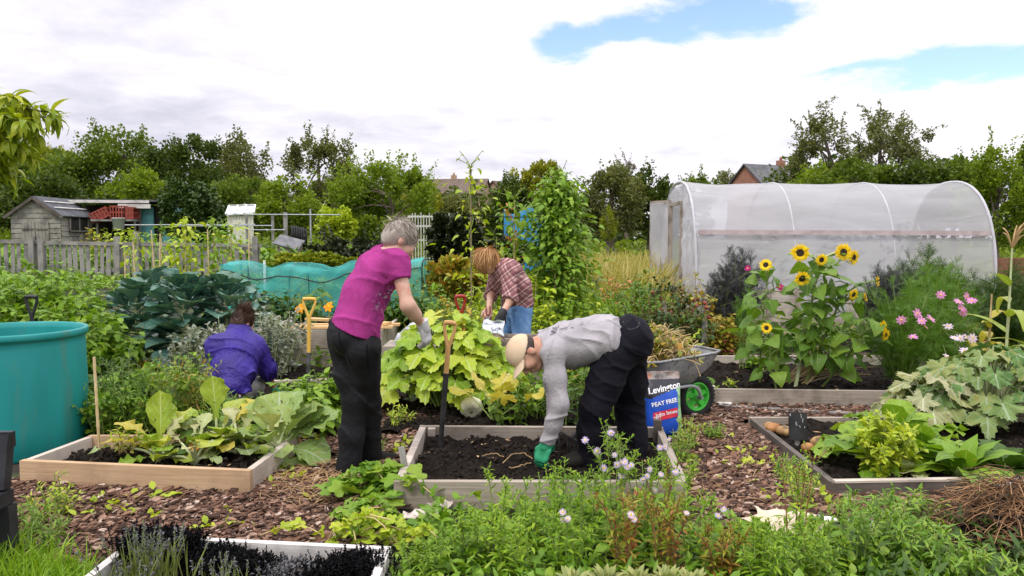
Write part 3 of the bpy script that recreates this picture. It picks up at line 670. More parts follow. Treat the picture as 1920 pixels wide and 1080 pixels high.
raised_bed('greyed raised bed of sunflowers and cosmos with a joined front board', [(1.80, 6.77), (4.5, 6.6), (4.5, 8.72), (1.80, 8.72)], .16, .165, ['grey_board', 'grey_board', 'pale_board', 'pale_board'], .04, posts=[(1.86, 6.83, .15, 'dark_board')], soil=.08)
raised_bed('tall two board raised bed with loose planks lying on top', [(-2.95, 8.9), (-1.50, 8.9), (-1.50, 10.5), (-2.95, 10.5)], .43, .44, ['grey_board', 'pale_board', 'grey_board', 'grey_board'], .045, two=True, soil=.34)
raised_bed('narrow tall plank planter in front of the woman in the plaid shirt', [(-.62, 6.86), (.42, 6.86), (.42, 7.2), (-.62, 7.2)], .60, .6, ['grey_board'] * 4, .04, two=True, soil=.53)
soil_patch([(-2.75, 6.5), (-.95, 6.5), (-1.0, 8.6), (-2.75, 8.6)], .04, amp=.03)
soil_patch([(-1.0, 5.66), (1.3, 5.66), (1.4, 6.84), (-1.0, 6.84)], .05, amp=.03)
soil_patch([(1.5, 9.9), (8, 9.9), (8, 12.4), (1.5, 12.4)], .03, amp=.03, crumbs=300)
def plank(label, p0, p1, w, h, mat, name='plank', cat='plank', group=None):
    mb = MB(); beam(mb, p0, p1, w, h); return tag(mb.build(name, mat), label, cat, group)
for i, (x0, y0, x1, y1, z, l) in enumerate(((-2.75, 9.0, -1.40, 9.05, .45, 'fresh tan plank lying along the front lip of the tall bed'), (-2.7, 9.2, -1.35, 9.28, .452, 'second fresh plank laid behind the front one on the tall bed'), (-2.55, 9.6, -1.45, 9.08, .487, 'fresh plank lying slantwise over the others on the tall bed'))):
    plank(l, (x0, y0, z), (x1, y1, z), .11, .028, 'fresh_timber')
plank('pale edging board lying on the soil before the woman in blue', G(512, 718, .07), G(650, 714, .07), .05, .05, 'pale_board', 'edging_board', 'edging board')
plank('yellowish edging board slanting up to the trousers of the woman in magenta', G(618, 748, .05), G(655, 733, .05), .06, .04, 'fresh_timber', 'edging_board', 'edging board')
plank('grey timber batten lying on the chips between the two beds', G(1352, 762, .02), G(1612, 778, .02), .07, .03, 'silver_board', 'batten', 'batten')
plank('short white block of wood at the end of the grey batten', G(1346, 758, .02), G(1372, 760, .02), .09, .05, 'white_paint', 'wood_block', 'wood block')
def stake(label, p, top, w, mat, lean=(0, 0, 0)):
    p = np.asarray(p, float); mb = MB(); q = p + np.asarray(lean, float) + (0, 0, top); beam(mb, p - (0, 0, .08), q, w, w * .5, up=(0, 1, 0)); return tag(mb.build('stake', mat), label, 'stake')
stake('short dark flat stake leaning inside the corner of the square bed', G(766, 893, .09), .17, .035, 'silver_board', (-.045, .03, 0))
stake('grey stake standing behind the wheelbarrow tray', G(1317, 668, .1), .42, .06, 'silver_board', (.02, 0, 0))
stake('grey stake among the leaves of the tomato hedge', G(1245, 660, .1), .62, .05, 'grey_board')
# ------------------------------------------------------------------ picket fence
def picket_fence():
    y = 17.0; x0, x1 = P(-40, 450, y)[0], P(491, 450, y)[0]; g = np.random.default_rng(3)
    o = thing('picket_fence', 'grey weathered picket fence with flat rail across the allotment', 'fence', (x0, y, .55)); zt = lambda x: 1.44 - .015 * (x - x0) - .02 * math.sin(x * 1.7)
    for a, b in ((x0, x0 + 2.2), (x0 + 2.21, x0 + 4.3), (x0 + 4.31, x1)):
        mb = MB(); beam(mb, (a, y - .03, zt(a) - .03), (b, y - .03, zt(b) - .03), .03, .08); mb.build('rail', 'silver_board', o)
        mb = MB(); beam(mb, (a, y + .035, .78), (b, y + .035, .76), .03, .07); mb.build('rail', 'silver_board', o)
    x = x0
    while x < x1:
        h = zt(x) + g.normal(0, .025) - .03; lean = g.normal(0, .012); mb = MB(); beam(mb, (x, y, .5), (x + lean, y, h), g.uniform(.07, .10), .02, up=(0, 1, 0)); mb.build('picket', 'silver_board', o); x += g.uniform(.125, .165)
    for px in (62, 80, 222, 258, 480):
        xx = P(px, 450, y)[0]; mb = MB(); beam(mb, (xx, y - .075, .4), (xx, y - .075, 1.52 if px != 258 else 1.62), .11, .06, up=(0, 1, 0)); mb.build('post', 'silver_board', o)
picket_fence()
# ------------------------------------------------------------------ sheds
def shed():
    d = 24.0; x0, x1 = P(20, 400, d)[0], P(113, 400, d)[0]; D = 1.8; z0 = .7; ze = 2.2; za = 2.72; xm = (x0 + x1) / 2
    o = thing('shed', 'small weathered grey wooden shed with gabled felt roof and double door', 'shed', (xm, d, z0)); w = MB()
    nb = 13
    for i in range(nb):                     # overlapping boards of the gable wall
        a = z0 + (za - z0) * i / nb; b = z0 + (za - z0) * (i + 1) / nb; f = lambda z: 1.0 if z < ze else max(0.03, 1 - (z - ze) / (za - ze)); ha = (x1 - x0) / 2 * f(a); hb = (x1 - x0) / 2 * f(b)
        u = random.random() * 5
        w.add([(xm - ha, d - .02, a), (xm + ha, d - .02, a), (xm + hb, d, b), (xm - hb, d, b)], np.array([[0, 1, 2, 3]]), 0, False, [(u, 0), (u + 1.5, 0), (u + 1.5, .15), (u, .15)])
    for i in range(9):
        a = z0 + (ze - z0) * i / 9; b = z0 + (ze - z0) * (i + 1) / 9; u = random.random() * 5
        for xx, s in ((x1, 1), (x0, -1)):
            q = [(xx + .02 * s, d, a), (xx + .02 * s, d + D, a), (xx, d + D, b), (xx, d, b)]; w.add(q if s > 0 else q[::-1], np.array([[0, 1, 2, 3]]), 0, False, [(u, 0), (u + 1.5, 0), (u + 1.5, .15), (u, .15)])
    w.build('wall', 'shed_board', o)
    for s in (-1, 1):
        r = MB(); e = .14; xe = xm + s * ((x1 - x0) / 2 + e); zz = ze - e * (za - ze) / ((x1 - x0) / 2)
        ax = np.array([xm + s * .004, 0, za + .04]); bx = np.array([xe, 0, zz + .04]); beam(r, (ax + bx) / 2 + (0, d - .12, 0), (ax + bx) / 2 + (0, d + D + .1, 0), np.linalg.norm(bx - ax), .035, up=(s * (za - zz), 0, abs(xe - xm))); r.build('roof', 'felt_roof', o)
        b = MB(); beam(b, ax + (0, d - .14, -.05), bx + (0, d - .14, -.05), .025, .08, up=(0, 0, 1)); b.build('bargeboard', 'dark_board', o)
    r = MB(); 
    for f in (.35, .7): beam(r, (xm + f * .85, d + .0, za + .075 - f * .53), (xm + f * .85 , d + D, za + .075 - f * .53), .05, .02, up=(.5, 0, 1))
    r.build('roof_batten', 'white_board', o)
    for s, a, b in ((-1, xm - .42, xm - .01), (1, xm + .01, xm + .42)):
        m = MB(); n = 4
        for i in range(n): beam(m, (a + (b - a) * (i + .5) / n, d - .045, z0 + .05), (a + (b - a) * (i + .5) / n, d - .045, 1.98), (b - a) / n - .008, .02, up=(0, 1, 0))
        dd = m.build('door', 'shed_board', o); h = MB(); beam(h, (a + .03, d - .065, 1.75), (b - .03, d - .065, 1.75), .02, .05); sub(h, 'hinge_strap', 'dark_board', dd)
    wn = MB(); beam(wn, (x1 + .035, d + .45, 1.95), (x1 + .035, d + 1.45, 1.95), .02, .45); f = wn.build('window', 'dark_inside', o)
    fr = MB()
    for yy in (.43, .95, 1.47): beam(fr, (x1 + .05, d + yy, 1.72), (x1 + .05, d + yy, 2.18), .04, .03, up=(0, 1, 0))
    for zz in (1.7, 2.19): beam(fr, (x1 + .055, d + .42, zz), (x1 + .055, d + 1.48, zz), .03, .04)
    sub(fr, 'frame', 'shed_board', f)
shed()
def long_shed():
    d = 26.0; X = lambda px: P(px, 400, d)[0]; o = thing('open_shed', 'long flat roofed store with an open dark bay and teal painted boards', 'shed', (X(240), d, .7)); zr = 2.68
    b = MB(); beam(b, (X(150), d + 2.2, 1.6), (X(330), d + 2.2, 1.6), .06, 2.1); beam(b, (X(158), d + .1, 1.6), (X(158), d + 2.1, 1.6), .06, 2.0); b.build('back_wall', 'dark_board', o)
    t = MB(); n = 5
    for k in range(8):
        z = .75 + k * .235
        beam(t, (X(262), d, z), (X(288), d, z), .03, .225); beam(t, (X(303), d, z), (X(330), d, z), .03, .225)
        beam(t, (X(330), d + .03, z), (X(330), d + 2.1, z), .03, .22)
    t.build('teal_wall', 'teal_paint', o)
    dr = MB(); beam(dr, (X(295.5), d + .12, .75), (X(295.5), d + .12, 2.5), X(303) - X(288), .04, up=(0, 1, 0)); dr.build('doorway', 'dark_inside', o)
    r = MB(); beam(r, (X(142), d + 1.0, zr + .05), (X(338), d + 1.0, zr + .02), 2.7, .06); r.build('roof', 'felt_roof', o)
    f = MB(); beam(f, (X(140), d - .38, zr + .01), (X(290), d - .38, zr - .01), .03, .09); beam(f, (X(232), d - .36, zr - .14), (X(292), d - .36, zr - .16), .03, .14); f.build('fascia', 'white_board', o)
    p = MB(); beam(p, (X(258), d - .1, .6), (X(268), d - .14, 2.45), .06, .05, up=(0, 1, 0)); p.build('brace', 'silver_board', o)
long_shed()
def crate(label, p, w, dd, h, rz=0, ry=0):
    o = thing('crate', label, 'crate', (0, 0, 0), 'red crates stacked in the open shed'); m = MB(); s = .03
    for z in np.linspace(.035, h - .03, 3):
        for y in (0, dd): beam(m, (-w / 2, y, z), (w / 2, y, z), .02, .045)
        for x in (-w / 2, w / 2): beam(m, (x, .012, z), (x, dd - .012, z), .02, .045)
    pass
    for x in np.linspace(-w / 2, w / 2, 6):
        for y in (-.012, dd + .012): beam(m, (x, y, 0), (x, y, h), .035, .012, up=(0, 1, 0))
    m.build('slats', 'red_plastic', o); m = MB(); beam(m, (-w / 2 + .02, dd / 2, .01), (w / 2 - .02, dd / 2, .01), dd - .04, .02); m.build('base', 'red_plastic', o)
    o.location = tuple(p); o.rotation_euler = (0, ry, rz); return o
dq = 25.55; X5 = lambda px: P(px, 400, dq)[0]
cz = P(0, 411, dq)[2]
crate('red slatted crate tilted on its edge, first of three by the grey shed', (X5(196), dq - .2, cz - .02), .55, .4, .34, .1, -.45)
crate('red slatted crate in the middle of the three in the open shed', (X5(225), dq - .15, cz), .46, .4, .44)
crate('narrow red crate nearest the teal wall', (X5(246), dq - .15, cz), .26, .4, .40)
b = MB(); beam(b, (X5(180), dq, cz - .04), (X5(254), dq, cz - .04), .7, .06); beam(b, (X5(182), dq, .6), (X5(182), dq, cz - .08), .06, .06, up=(0, 1, 0)); beam(b, (X5(252), dq, .6), (X5(252), dq, cz - .08), .06, .06, up=(0, 1, 0)); tag(b.build('bench', 'silver_board'), 'grey plank bench that carries the red crates', 'bench')
b = MB(); lathe(b, [(.0, 0), (.16, 0), (.19, .36), (.2, .36), (.2, .38), (.17, .38), (.15, .05)], (X5(236), dq - .5, P(0, 431, dq)[2]), 16); tag(b.build('bucket', 'white_plastic'), 'white bucket beneath the red crates', 'bucket')
def lean_to():
    d = 22.0; X = lambda px: P(px, 400, d)[0]; Z = lambda py: P(0, py, d)[2]; o = thing('lean_to', 'cream boarded lean-to greenhouse with sloping white glazed roof', 'greenhouse', (X(440), d, .7))
    w = MB(); n = 9
    for k in range(n):
        a = X(428) + (X(475) - X(428)) * k / n; b = X(428) + (X(475) - X(428)) * (k + 1) / n; beam(w, ((a + b) / 2, d, .6), ((a + b) / 2, d, Z(403)), b - a - .01, .025, up=(0, 1, 0))
    w.build('front_wall', 'cream_paint', o)
    s = MB(); s.add([(X(428), d, .6), (X(428) - .02, d + 1.5, .6), (X(428) - .02, d + 1.5, Z(382) + .1), (X(428), d, Z(403))], np.array([[3, 2, 1, 0]])); s.add([(X(404), d + .9, .6), (X(428), d + .02, .6), (X(428), d + .02, Z(404)), (X(404), d + .9, Z(388))], np.array([[0, 1, 2, 3]])); s.build('side_wall', 'cream_paint', o)
    r = MB(); A = np.array([X(426), d - .1, Z(403)]); B = np.array([X(478), d - .1, Z(400)]); Cc = np.array([X(448), d + 1.4, Z(384)+.04]); Dd = np.array([X(406), d + 1.0, Z(386)+.03]); dn = np.array([0, 0, .02])
    r.add([A, B, Cc, Dd, A - dn, B - dn, Cc - dn, Dd - dn], [(0, 1, 2, 3), (7, 6, 5, 4), (0, 4, 5, 1), (1, 5, 6, 2), (2, 6, 7, 3), (3, 7, 4, 0)]); rf = r.build('roof', 'glass_panel', o)
    gb = MB()
    for f in (0, .33, .66, 1): beam(gb, A + (B - A) * f + (0, 0, .02), Dd + (Cc - Dd) * f + (0, 0, .02), .05, .03)
    for q in (0, .5, 1): beam(gb, A + (Dd - A) * q + (0, 0, .03), B + (Cc - B) * q + (0, 0, .03), .04, .02)
    sub(gb, 'glazing_bar', 'white_paint', rf)
    k = MB(); beam(k, (X(449), d - .04, .7), (X(449), d - .04, Z(412)), .35, .02, up=(0, 1, 0)); k.build('door', 'cream_paint', o)
lean_to()
def pipe_frame():
    d = 20.0; X = lambda px: P(px, 400, d)[0]; Z = lambda py: P(0, py, d)[2]; o = thing('plant_support', 'open frame of grey posts and thin pipes by the black coil', 'frame', (X(535), d, .6))
    for px, t, w in ((535, 398, .09), (511, 404, .06), (582, 392, .035), (462, 402, .04)):
        m = MB(); beam(m, (X(px), d, .4), (X(px), d, Z(t)), w, w, up=(0, 1, 0)); m.build('post', 'galvanised' if px in (582,) else 'silver_board', o)
    for a, b, y0, y1 in ((440, 640, 402, 403), (330, 512, 424, 423), (236, 480, 422, 421), (470, 535, 431, 431)):
        m = MB(); tube(m, [(X(a), d - .08, Z(y0)), (X(b), d - .08, Z(y1))], .014, 5); m.build('pipe', 'galvanised', o)
pipe_frame()
def coil():
    d = 19.3; c = P(560, 441, d); m = MB(); a = unit((1, .35, 0)); s = np.cross(a, (0, 0, 1))
    for k in range(7):
        th = np.linspace(0, 2 * math.pi, 25); r = .215 + .012 * (k % 3); cc = c + a * (k - 3) * .055 + np.array([0, 0, -.012 * k]); tube(m, cc + r * (np.cos(th)[:, None] * s + np.sin(th)[:, None] * np.array([0, 0, 1.])), .026, 7, cap=False)
    tag(m.build('pipe_coil', 'rubber'), 'black coil of hose pipe standing by the pipe frame', 'hose coil')
coil()
surf('lid_grey', (.10, .105, .115), (.20, .205, .215), 6, .6, spec=.3)
def cold_frame():
    d = 18.6; o = thing('cold_frame', 'low cold frame with grey sloping lid on a timber box', 'cold frame', P(545, 465, d)); c = P(543, 462, d)
    m = MB(); beam(m, c + (-.24, 0, -.12), c + (.26, 0, -.12), .4, .26); m.build('box', 'grey_board', o)
    m = MB(); beam(m, c + (-.30, -.05, .17), c + (.30, -.05, .02), .5, .03, up=(.2, -.5, 1)); m.build('lid', 'lid_grey', o)
cold_frame()
def white_rails():
    d = 21.5; X = lambda px: P(px, 400, d)[0]; Z = lambda py: P(0, py, d)[2]; o = thing('white_railing', 'white barred railing seen past the head of the woman in magenta', 'railing', (X(800), d, .5)); m = MB()
    for px in np.linspace(768, 842, 15): m_ = MB(); beam(m_, (X(px), d, .2), (X(px), d, Z(402) + random.uniform(-.05, .05)), .024, .02, up=(0, 1, 0)); m_.build('bar', 'cream_paint', o)
    for py in (406, 424, 450): m_ = MB(); beam(m_, (X(764), d + .04, Z(py)), (X(846), d + .04, Z(py)), .03, .05); m_.build('rail', 'white_paint', o)
white_rails()
def cloth(mb, fn, nu, nv, mi=0, th=None):
    u, v = np.meshgrid(np.linspace(0, 1, nu), np.linspace(0, 1, nv), indexing='ij'); V = np.array([fn(a, b) for a, b in zip(u.ravel(), v.ravel())])
    i, j = np.meshgrid(np.arange(nu - 1), np.arange(nv - 1), indexing='ij'); Fc = np.stack([i * nv + j, (i + 1) * nv + j, (i + 1) * nv + j + 1, i * nv + j + 1], -1).reshape(-1, 4)
    mb.add(V, Fc, mi, True, np.stack([u.ravel(), v.ravel()], -1))
def wr(x, y, s=1.0): return math.sin(5.1 * x * s + 2.3 * y * s) * .5 + math.sin(11 * x * s - 7 * y * s + 1) * .3 + math.sin(23 * y * s + 3 * x * s) * .2
def blue_cage():
    d = 19.0; X = lambda px: P(px, 400, d)[0]; Z = lambda py: P(0, py, d)[2]; o = thing('covered_cage', 'bright blue sheeting hung on a frame behind the bean poles', 'covered frame', (X(980), d, .3)); m = MB()
    cloth(m, lambda u, v: (X(946) + (X(1035) - X(946)) * u, d + .08 * wr(u * 2, v) , Z(395 + 6 * math.sin(u * 9)) * (1 - v) + .3 * v), 24, 14)
    cloth(m, lambda u, v: (X(946) + (X(1035) - X(946)) * u, d + .1 + 1.3 * v, Z(395 + 6 * math.sin(u * 9)) - .05 * math.sin(v * 3.1)), 24, 8); m.build('sheet', 'blue_sheet', o)
    for px in (946, 990, 1035): q = MB(); tube(q, [(X(px), d + .1, .2), (X(px), d + .1, Z(392))], .02, 6); q.build('pole', 'blue_sheet', o)
blue_cage()
def house(label, cx, d, ridge_z, eave_z, L, W, rz, wall, roof, chim=None):
    o = thing('house', label, 'house', (cx, d, 0), 'houses beyond the allotments'); m = MB(); h = L / 2; w = W / 2
    V = [(-h, -w, 0), (h, -w, 0), (h, w, 0), (-h, w, 0), (-h, -w, eave_z), (h, -w, eave_z), (h, w, eave_z), (-h, w, eave_z), (-h, 0, ridge_z), (h, 0, ridge_z)]
    m.add(V, [(0, 1, 5, 4), (2, 3, 7, 6), (1, 2, 6, 9, 5), (3, 0, 4, 8, 7)]); q = m.build('wall', wall); q.parent = o
    r = MB(); e = .35; sl = (ridge_z - eave_z) / w
    for s in (-1, 1): beam(r, (-h - .2, s * (w + e) / 2, ridge_z + .1 - sl * (w + e) / 2), (h + .2, s * (w + e) / 2, ridge_z + .1 - sl * (w + e) / 2), math.hypot(w + e, sl * (w + e)), .12, up=(0, s * sl, 1))
    q = r.build('roof', roof); q.parent = o
    if chim is not None:
        c = MB(); beam(c, (chim, 0, ridge_z - .8), (chim, 0, ridge_z + .55), .6, .5, up=(0, 1, 0)); lathe(c, [(.0, 0), (.13, 0), (.11, .3), (.0, .3)], (chim, 0, ridge_z + .55), 10); k = c.build('chimney', wall); k.parent = q
    wd = MB()
    for xx in (-h * .5, h * .45): beam(wd, (xx - .6, -w - .02, eave_z - 1.3), (xx + .6, -w - .02, eave_z - 1.3), .06, 1.1)
    k = wd.build('window', 'dark_inside'); k.parent = o; o.rotation_euler = (0, 0, rz); return o
house('brown tiled house with a small chimney among the distant trees', P(835, 400, 88)[0], 88, P(0, 338, 88)[2], P(0, 368, 88)[2], 9.5, 9, R(-6), 'sand_brick', 'tile_roof', 1.0)
house('sandy gabled house showing its end wall beside the brown tiled one', P(948, 400, 92)[0], 92, P(0, 343, 92)[2], P(0, 362, 92)[2], 4.5, 2.9, R(52), 'sand_brick', 'tile_roof')
house('red brick house with dark slate roof showing over the polytunnel', P(1436, 330, 66)[0], 66, P(0, 312, 66)[2], P(0, 350, 66)[2], 4.4, 4.2, R(24), 'brick', 'slate_roof', 1.6)
# ------------------------------------------------------------------ polytunnel
surf('film_grey', (.46, .45, .48), (.56, .55, .58), 4, .5)
def film_mat(name, clear, white, tint=(.71, .70, .74)):
    m, g, out = new_mat(name); tr = g.n('ShaderNodeBsdfTransparent'); tr.inputs[0].default_value = (.95, .95, .96, 1)
    b = g.n('ShaderNodeBsdfPrincipled'); b.inputs['Base Color'].default_value = tint + (1,); b.inputs['Roughness'].default_value = .28; b.inputs['Specular IOR Level'].default_value = .55
    t = g.n('ShaderNodeBsdfTranslucent'); t.inputs[0].default_value = tint + (1,)
    oc = g.n('ShaderNodeTexCoord').outputs['Object']; nz = g.noise(g.mapping(oc, (.45, 2.0, 2.2), (0, .22, 0)), 1.3, 3, .5, .9)
    b.inputs['Roughness'].default_value = .2; g.put(b.inputs['Base Color'], g.mix(g.m('MULTIPLY', g.ss(g.noise(g.mapping(oc, loc=(3, 1, 6)), 1.1, 6, .65), .45, .75), .2), tint + (1,), (.40, .41, .36, 1)))
    bn = g.n('ShaderNodeBump'); bn.inputs['Strength'].default_value = .38; bn.inputs['Distance'].default_value = .08; g.put(bn.inputs['Height'], nz); g.t.links.new(bn.outputs[0], b.inputs['Normal'])
    m1 = g.n('ShaderNodeMixShader'); m1.inputs[0].default_value = white; g.t.links.new(b.outputs[0], m1.inputs[1]); g.t.links.new(t.outputs[0], m1.inputs[2])
    m2 = g.n('ShaderNodeMixShader'); g.put(m2.inputs[0], g.m('MULTIPLY_ADD', nz, .25, clear - .12)); g.t.links.new(m1.outputs[0], m2.inputs[1]); g.t.links.new(tr.outputs[0], m2.inputs[2]); g.t.links.new(m2.outputs[0], out.inputs[0])
film_mat('tunnel_film', .37, .40); film_mat('end_film', .30, .35)
def net_mat():
    m, g, out = new_mat('teal_net'); tr = g.n('ShaderNodeBsdfTransparent')
    b = g.n('ShaderNodeBsdfPrincipled'); nz = g.noise(g.n('ShaderNodeTexCoord').outputs['Object'], 3, 5)
    g.put(b.inputs['Base Color'], g.ramp(nz, [(.3, (.03, .46, .43)), (.7, (.12, .66, .62))])); b.inputs['Roughness'].default_value = .55
    t = g.n('ShaderNodeBsdfTranslucent'); t.inputs[0].default_value = (.06, .5, .45, 1)
    m1 = g.n('ShaderNodeMixShader'); m1.inputs[0].default_value = .35; g.t.links.new(b.outputs[0], m1.inputs[1]); g.t.links.new(t.outputs[0], m1.inputs[2])
    m2 = g.n('ShaderNodeMixShader'); g.put(m2.inputs[0], g.m('MULTIPLY', g.ss(g.noise(g.n('ShaderNodeTexCoord').outputs['Object'], 1.6, 3), .24, .56), .70)); g.t.links.new(m1.outputs[0], m2.inputs[1]); g.t.links.new(tr.outputs[0], m2.inputs[2]); g.t.links.new(m2.outputs[0], out.inputs[0])
net_mat()
TX0, TX1, TY, TW, TH = 3.10, 8.16, 14.5, 1.5, P(0, 342, 14.4)[2]
def arch(s):
    """s 0..1 from the near foot over the ridge to the far foot"""
    a = math.pi * s; c, q = math.cos(a), math.sin(a); return TY - TW * math.copysign(abs(c) ** .85, c), TH * q ** .62
def polytunnel():
    o = thing('polytunnel', 'polytunnel of milky white plastic film over hoops', 'polytunnel', (TX0, 13, 0)); m = MB(); L = TX1 - TX0; bays = 3
    def fn(u, v):
        y, z = arch(v); b = (u * bays) % 1 if u < 1 else 0; sag = math.sin(math.pi * b) ** .7; top = math.sin(math.pi * v)
        n = unit((y - TY, (z - TH * .35) * .7)); e = math.exp(-u * 9)
        hi = math.exp(-((min(v, 1 - v) - .34) / .10) ** 2); w = -.035 * sag * top ** .5 + .016 * wr(u * 3 + v, v * 2) * sag + e * .03 * math.sin(46 * v + 6 * u) + .020 * math.sin(60 * v + 14 * u + 3 * wr(u, v)) * sag * math.exp(-b * 2.2) * hi + .016 * math.sin(70 * v - 11 * u) * sag * hi * (.3 + .7 * abs(math.sin(5 * u + 1)))
        return (TX0 + u * L, y + n[0] * w, max(0, z + n[1] * w))
    cloth(m, fn, 121, 150); m.build('film', 'tunnel_film', o)
    for k in range(4):
        h = MB(); tube(h, [(TX0 + L * k / 3 * .998 + .005, TY + (arch(s)[0] - TY) * (1.004 if k in (0, 3) else .995), arch(s)[1] * (1.003 if k in (0, 3) else .9955)) for s in np.linspace(.0, 1, 45)], .024 if k in (0, 3) else .016, 8); h.build('hoop', 'film_grey', o)
    r = MB(); y, z = 13.03, P(0, 435, 13)[2]; s = min(np.linspace(0, .5, 400), key=lambda q: abs(arch(q)[1] - z)); y = arch(s)[0] - .065
    beam(r, (TX0 + .05, y, z), (TX1 - .1, y, z - .02), .03, .075); r.build('side_rail', 'rail_pink', o)
    bt = MB(); beam(bt, (TX0, 12.98, .06), (TX1, 12.98, .06), .03, .14); bt.build('base_board', 'grey_board', o)
    e = MB(); x = TX0
    def endf(y0, y1, seed):
        def f(u, v):
            yy = y0 + (y1 - y0) * u; c = min(.999, abs((yy - TY) / TW)) ** (1 / .85); zt = TH * math.sin(math.acos(c)) ** .62; w = .05 * wr(u * 2.6 + seed, v * 5) + .035 * math.sin(30 * u + 9 * v)
            return (x + .01 + w * (1 if 0.02 < u < .98 else .2), yy, max(.0, zt * (1 - v) * 1.0))
        return f
    cloth(e, endf(13.01, 14.15, 0), 22, 40); cloth(e, endf(15.1, 15.99, 2), 16, 30); 
    cloth(e, lambda u, v: (x + .02 * wr(u * 3, v), 14.15 + .95 * u, 2.12 + v * (TH * .97 - 2.12)), 12, 8); e.build('end_film', 'end_film', o)
    f = MB()
    for yy in (14.15, 15.1): beam(f, (x - .01, yy, 0), (x - .01, yy, 2.16), .06, .05, up=(0, 1, 0))
    beam(f, (x - .012, 14.15, 2.13), (x - .012, 15.1, 2.13), .05, .06); f.build('door_frame', 'grey_board', o)
    a = np.array([3.07, 15.14, 0]); b = np.array([2.80, 15.62, 0]); dd = MB()
    for p in (a, b): beam(dd, p + (0, 0, .05), p + (0, 0, 2.22), .05, .05, up=(0, 1, 0))
    for z in (.08, .95, 2.19): beam(dd, a + (0, 0, z), b + (0, 0, z), .04, .07)
    do = dd.build('door', 'grey_board', o); fm = MB(); cloth(fm, lambda u, v: tuple(a + (b - a) * u + np.array([.012 * wr(u, v * 3) - .02, -.02, .08 + 2.1 * v])), 8, 16); sub(fm, 'door_film', 'end_film', do)
surf('rail_pink', (.44, .35, .35), (.58, .48, .48), 6, .7)
polytunnel()
# ------------------------------------------------------------------ teal net cage over the vegetables
def net_cage():
    d = 10.75; x0, x1 = P(418, 500, d)[0], P(790, 500, d)[0]; o = thing('net_cage', 'teal green netting draped over hoops along a vegetable row', 'net cage', (x0, d, 0)); D = 1.1
    hz = lambda u: 1.06 + .09 * abs(math.cos(u * math.pi * 3)) ** 1.5 - .03 * math.sin(u * 5)
    def fn(u, v):
        e = 0 if u > .02 else .0
        h = hz(u); s = v * 3; w = .025 * wr(u * 7, v * 4)
        if s < 1.1: t = s / 1.1; return (x0 + (x1 - x0) * u, d - .06 * (1 - t) + w + .05 * math.sin(24 * u) * (1 - t), h * t ** .9 - .03 * t)
        if s < 1.9: t = (s - 1.1) / .8; return (x0 + (x1 - x0) * u + .02 * w, d + D * t, h + .05 * math.sin(math.pi * t) + w * .9 - .03)
        t = (s - 1.9) / 1.1; return (x0 + (x1 - x0) * u, d + D + w, h * (1 - t))
    m = MB(); cloth(m, fn, 70, 36)
    cloth(m, lambda u, v: (x1 + .02 + .14 * v ** 1.5 + .04 * math.sin(u * 18 + 2) * v + .02 * wr(u * 3, v), d - .05 + (D + .05) * u, (hz(1) - .02) * (1 - v)), 20, 14)
    cloth(m, lambda u, v: (x0 - .02 - .1 * v ** 1.5 + .03 * math.sin(u * 15) * v, d - .05 + (D + .05) * u, (hz(0) - .02) * (1 - v)), 16, 12)
    m.build('netting', 'teal_net', o)
    for u in (0, .33, .66, 1):
        x = x0 + (x1 - x0) * u; h = hz(u) - .02; t = MB(); tube(t, bez([(x, d + .03, 0), (x, d + .04, h * .8), (x, d + .2, h), (x, d + D - .2, h), (x, d + D - .05, h * .8), (x, d + D - .04, 0)], 22), .012, 6); t.build('hoop', 'black_plastic', o)
    t = MB(); tube(t, [(x0 + (x1 - x0) * u, d - .03 + .01 * math.sin(u * 20), hz(u) - .10 - .05 * math.sin(u * math.pi) - (.02 if .3 < u < .6 else 0)) for u in np.linspace(0, 1, 40)], .009, 5); t.build('rope', 'black_plastic', o)
net_cage()
# ------------------------------------------------------------------ plank bin before the polytunnel
def plank_bin(label, px0, px1, top, bot, d):
    a, b = P(px0, bot, d)[0], P(px1, bot, d)[0]; zt = P(0, top, d)[2]; o = thing('plank_bin', label, 'compost bin', (a, d, 0)); n = 6
    for k in range(n):
        z = zt * (k + .5) / n; m = MB(); beam(m, (a, d + random.uniform(-.01, .01), z), (b, d, z), .025, zt / n - .015); m.build('board', 'pale_board', o)
        m = MB(); beam(m, (a + .02, d + .03, z), (a + .02, d + 1.0, z), .025, zt / n - .015); m.build('board', 'pale_board', o)
    for x in (a + .05, (a + b) / 2, b - .05): m = MB(); beam(m, (x, d - .035, 0), (x, d - .035, zt + .02), .07, .04, up=(0, 1, 0)); m.build('post', 'grey_board', o)
plank_bin('pale plank compost bin behind the sunflowers', 1378, 1500, 543, 622, 11.4)
plank_bin('greyer plank bin half hidden by the ferny cosmos', 1640, 1760, 552, 622, 11.4)
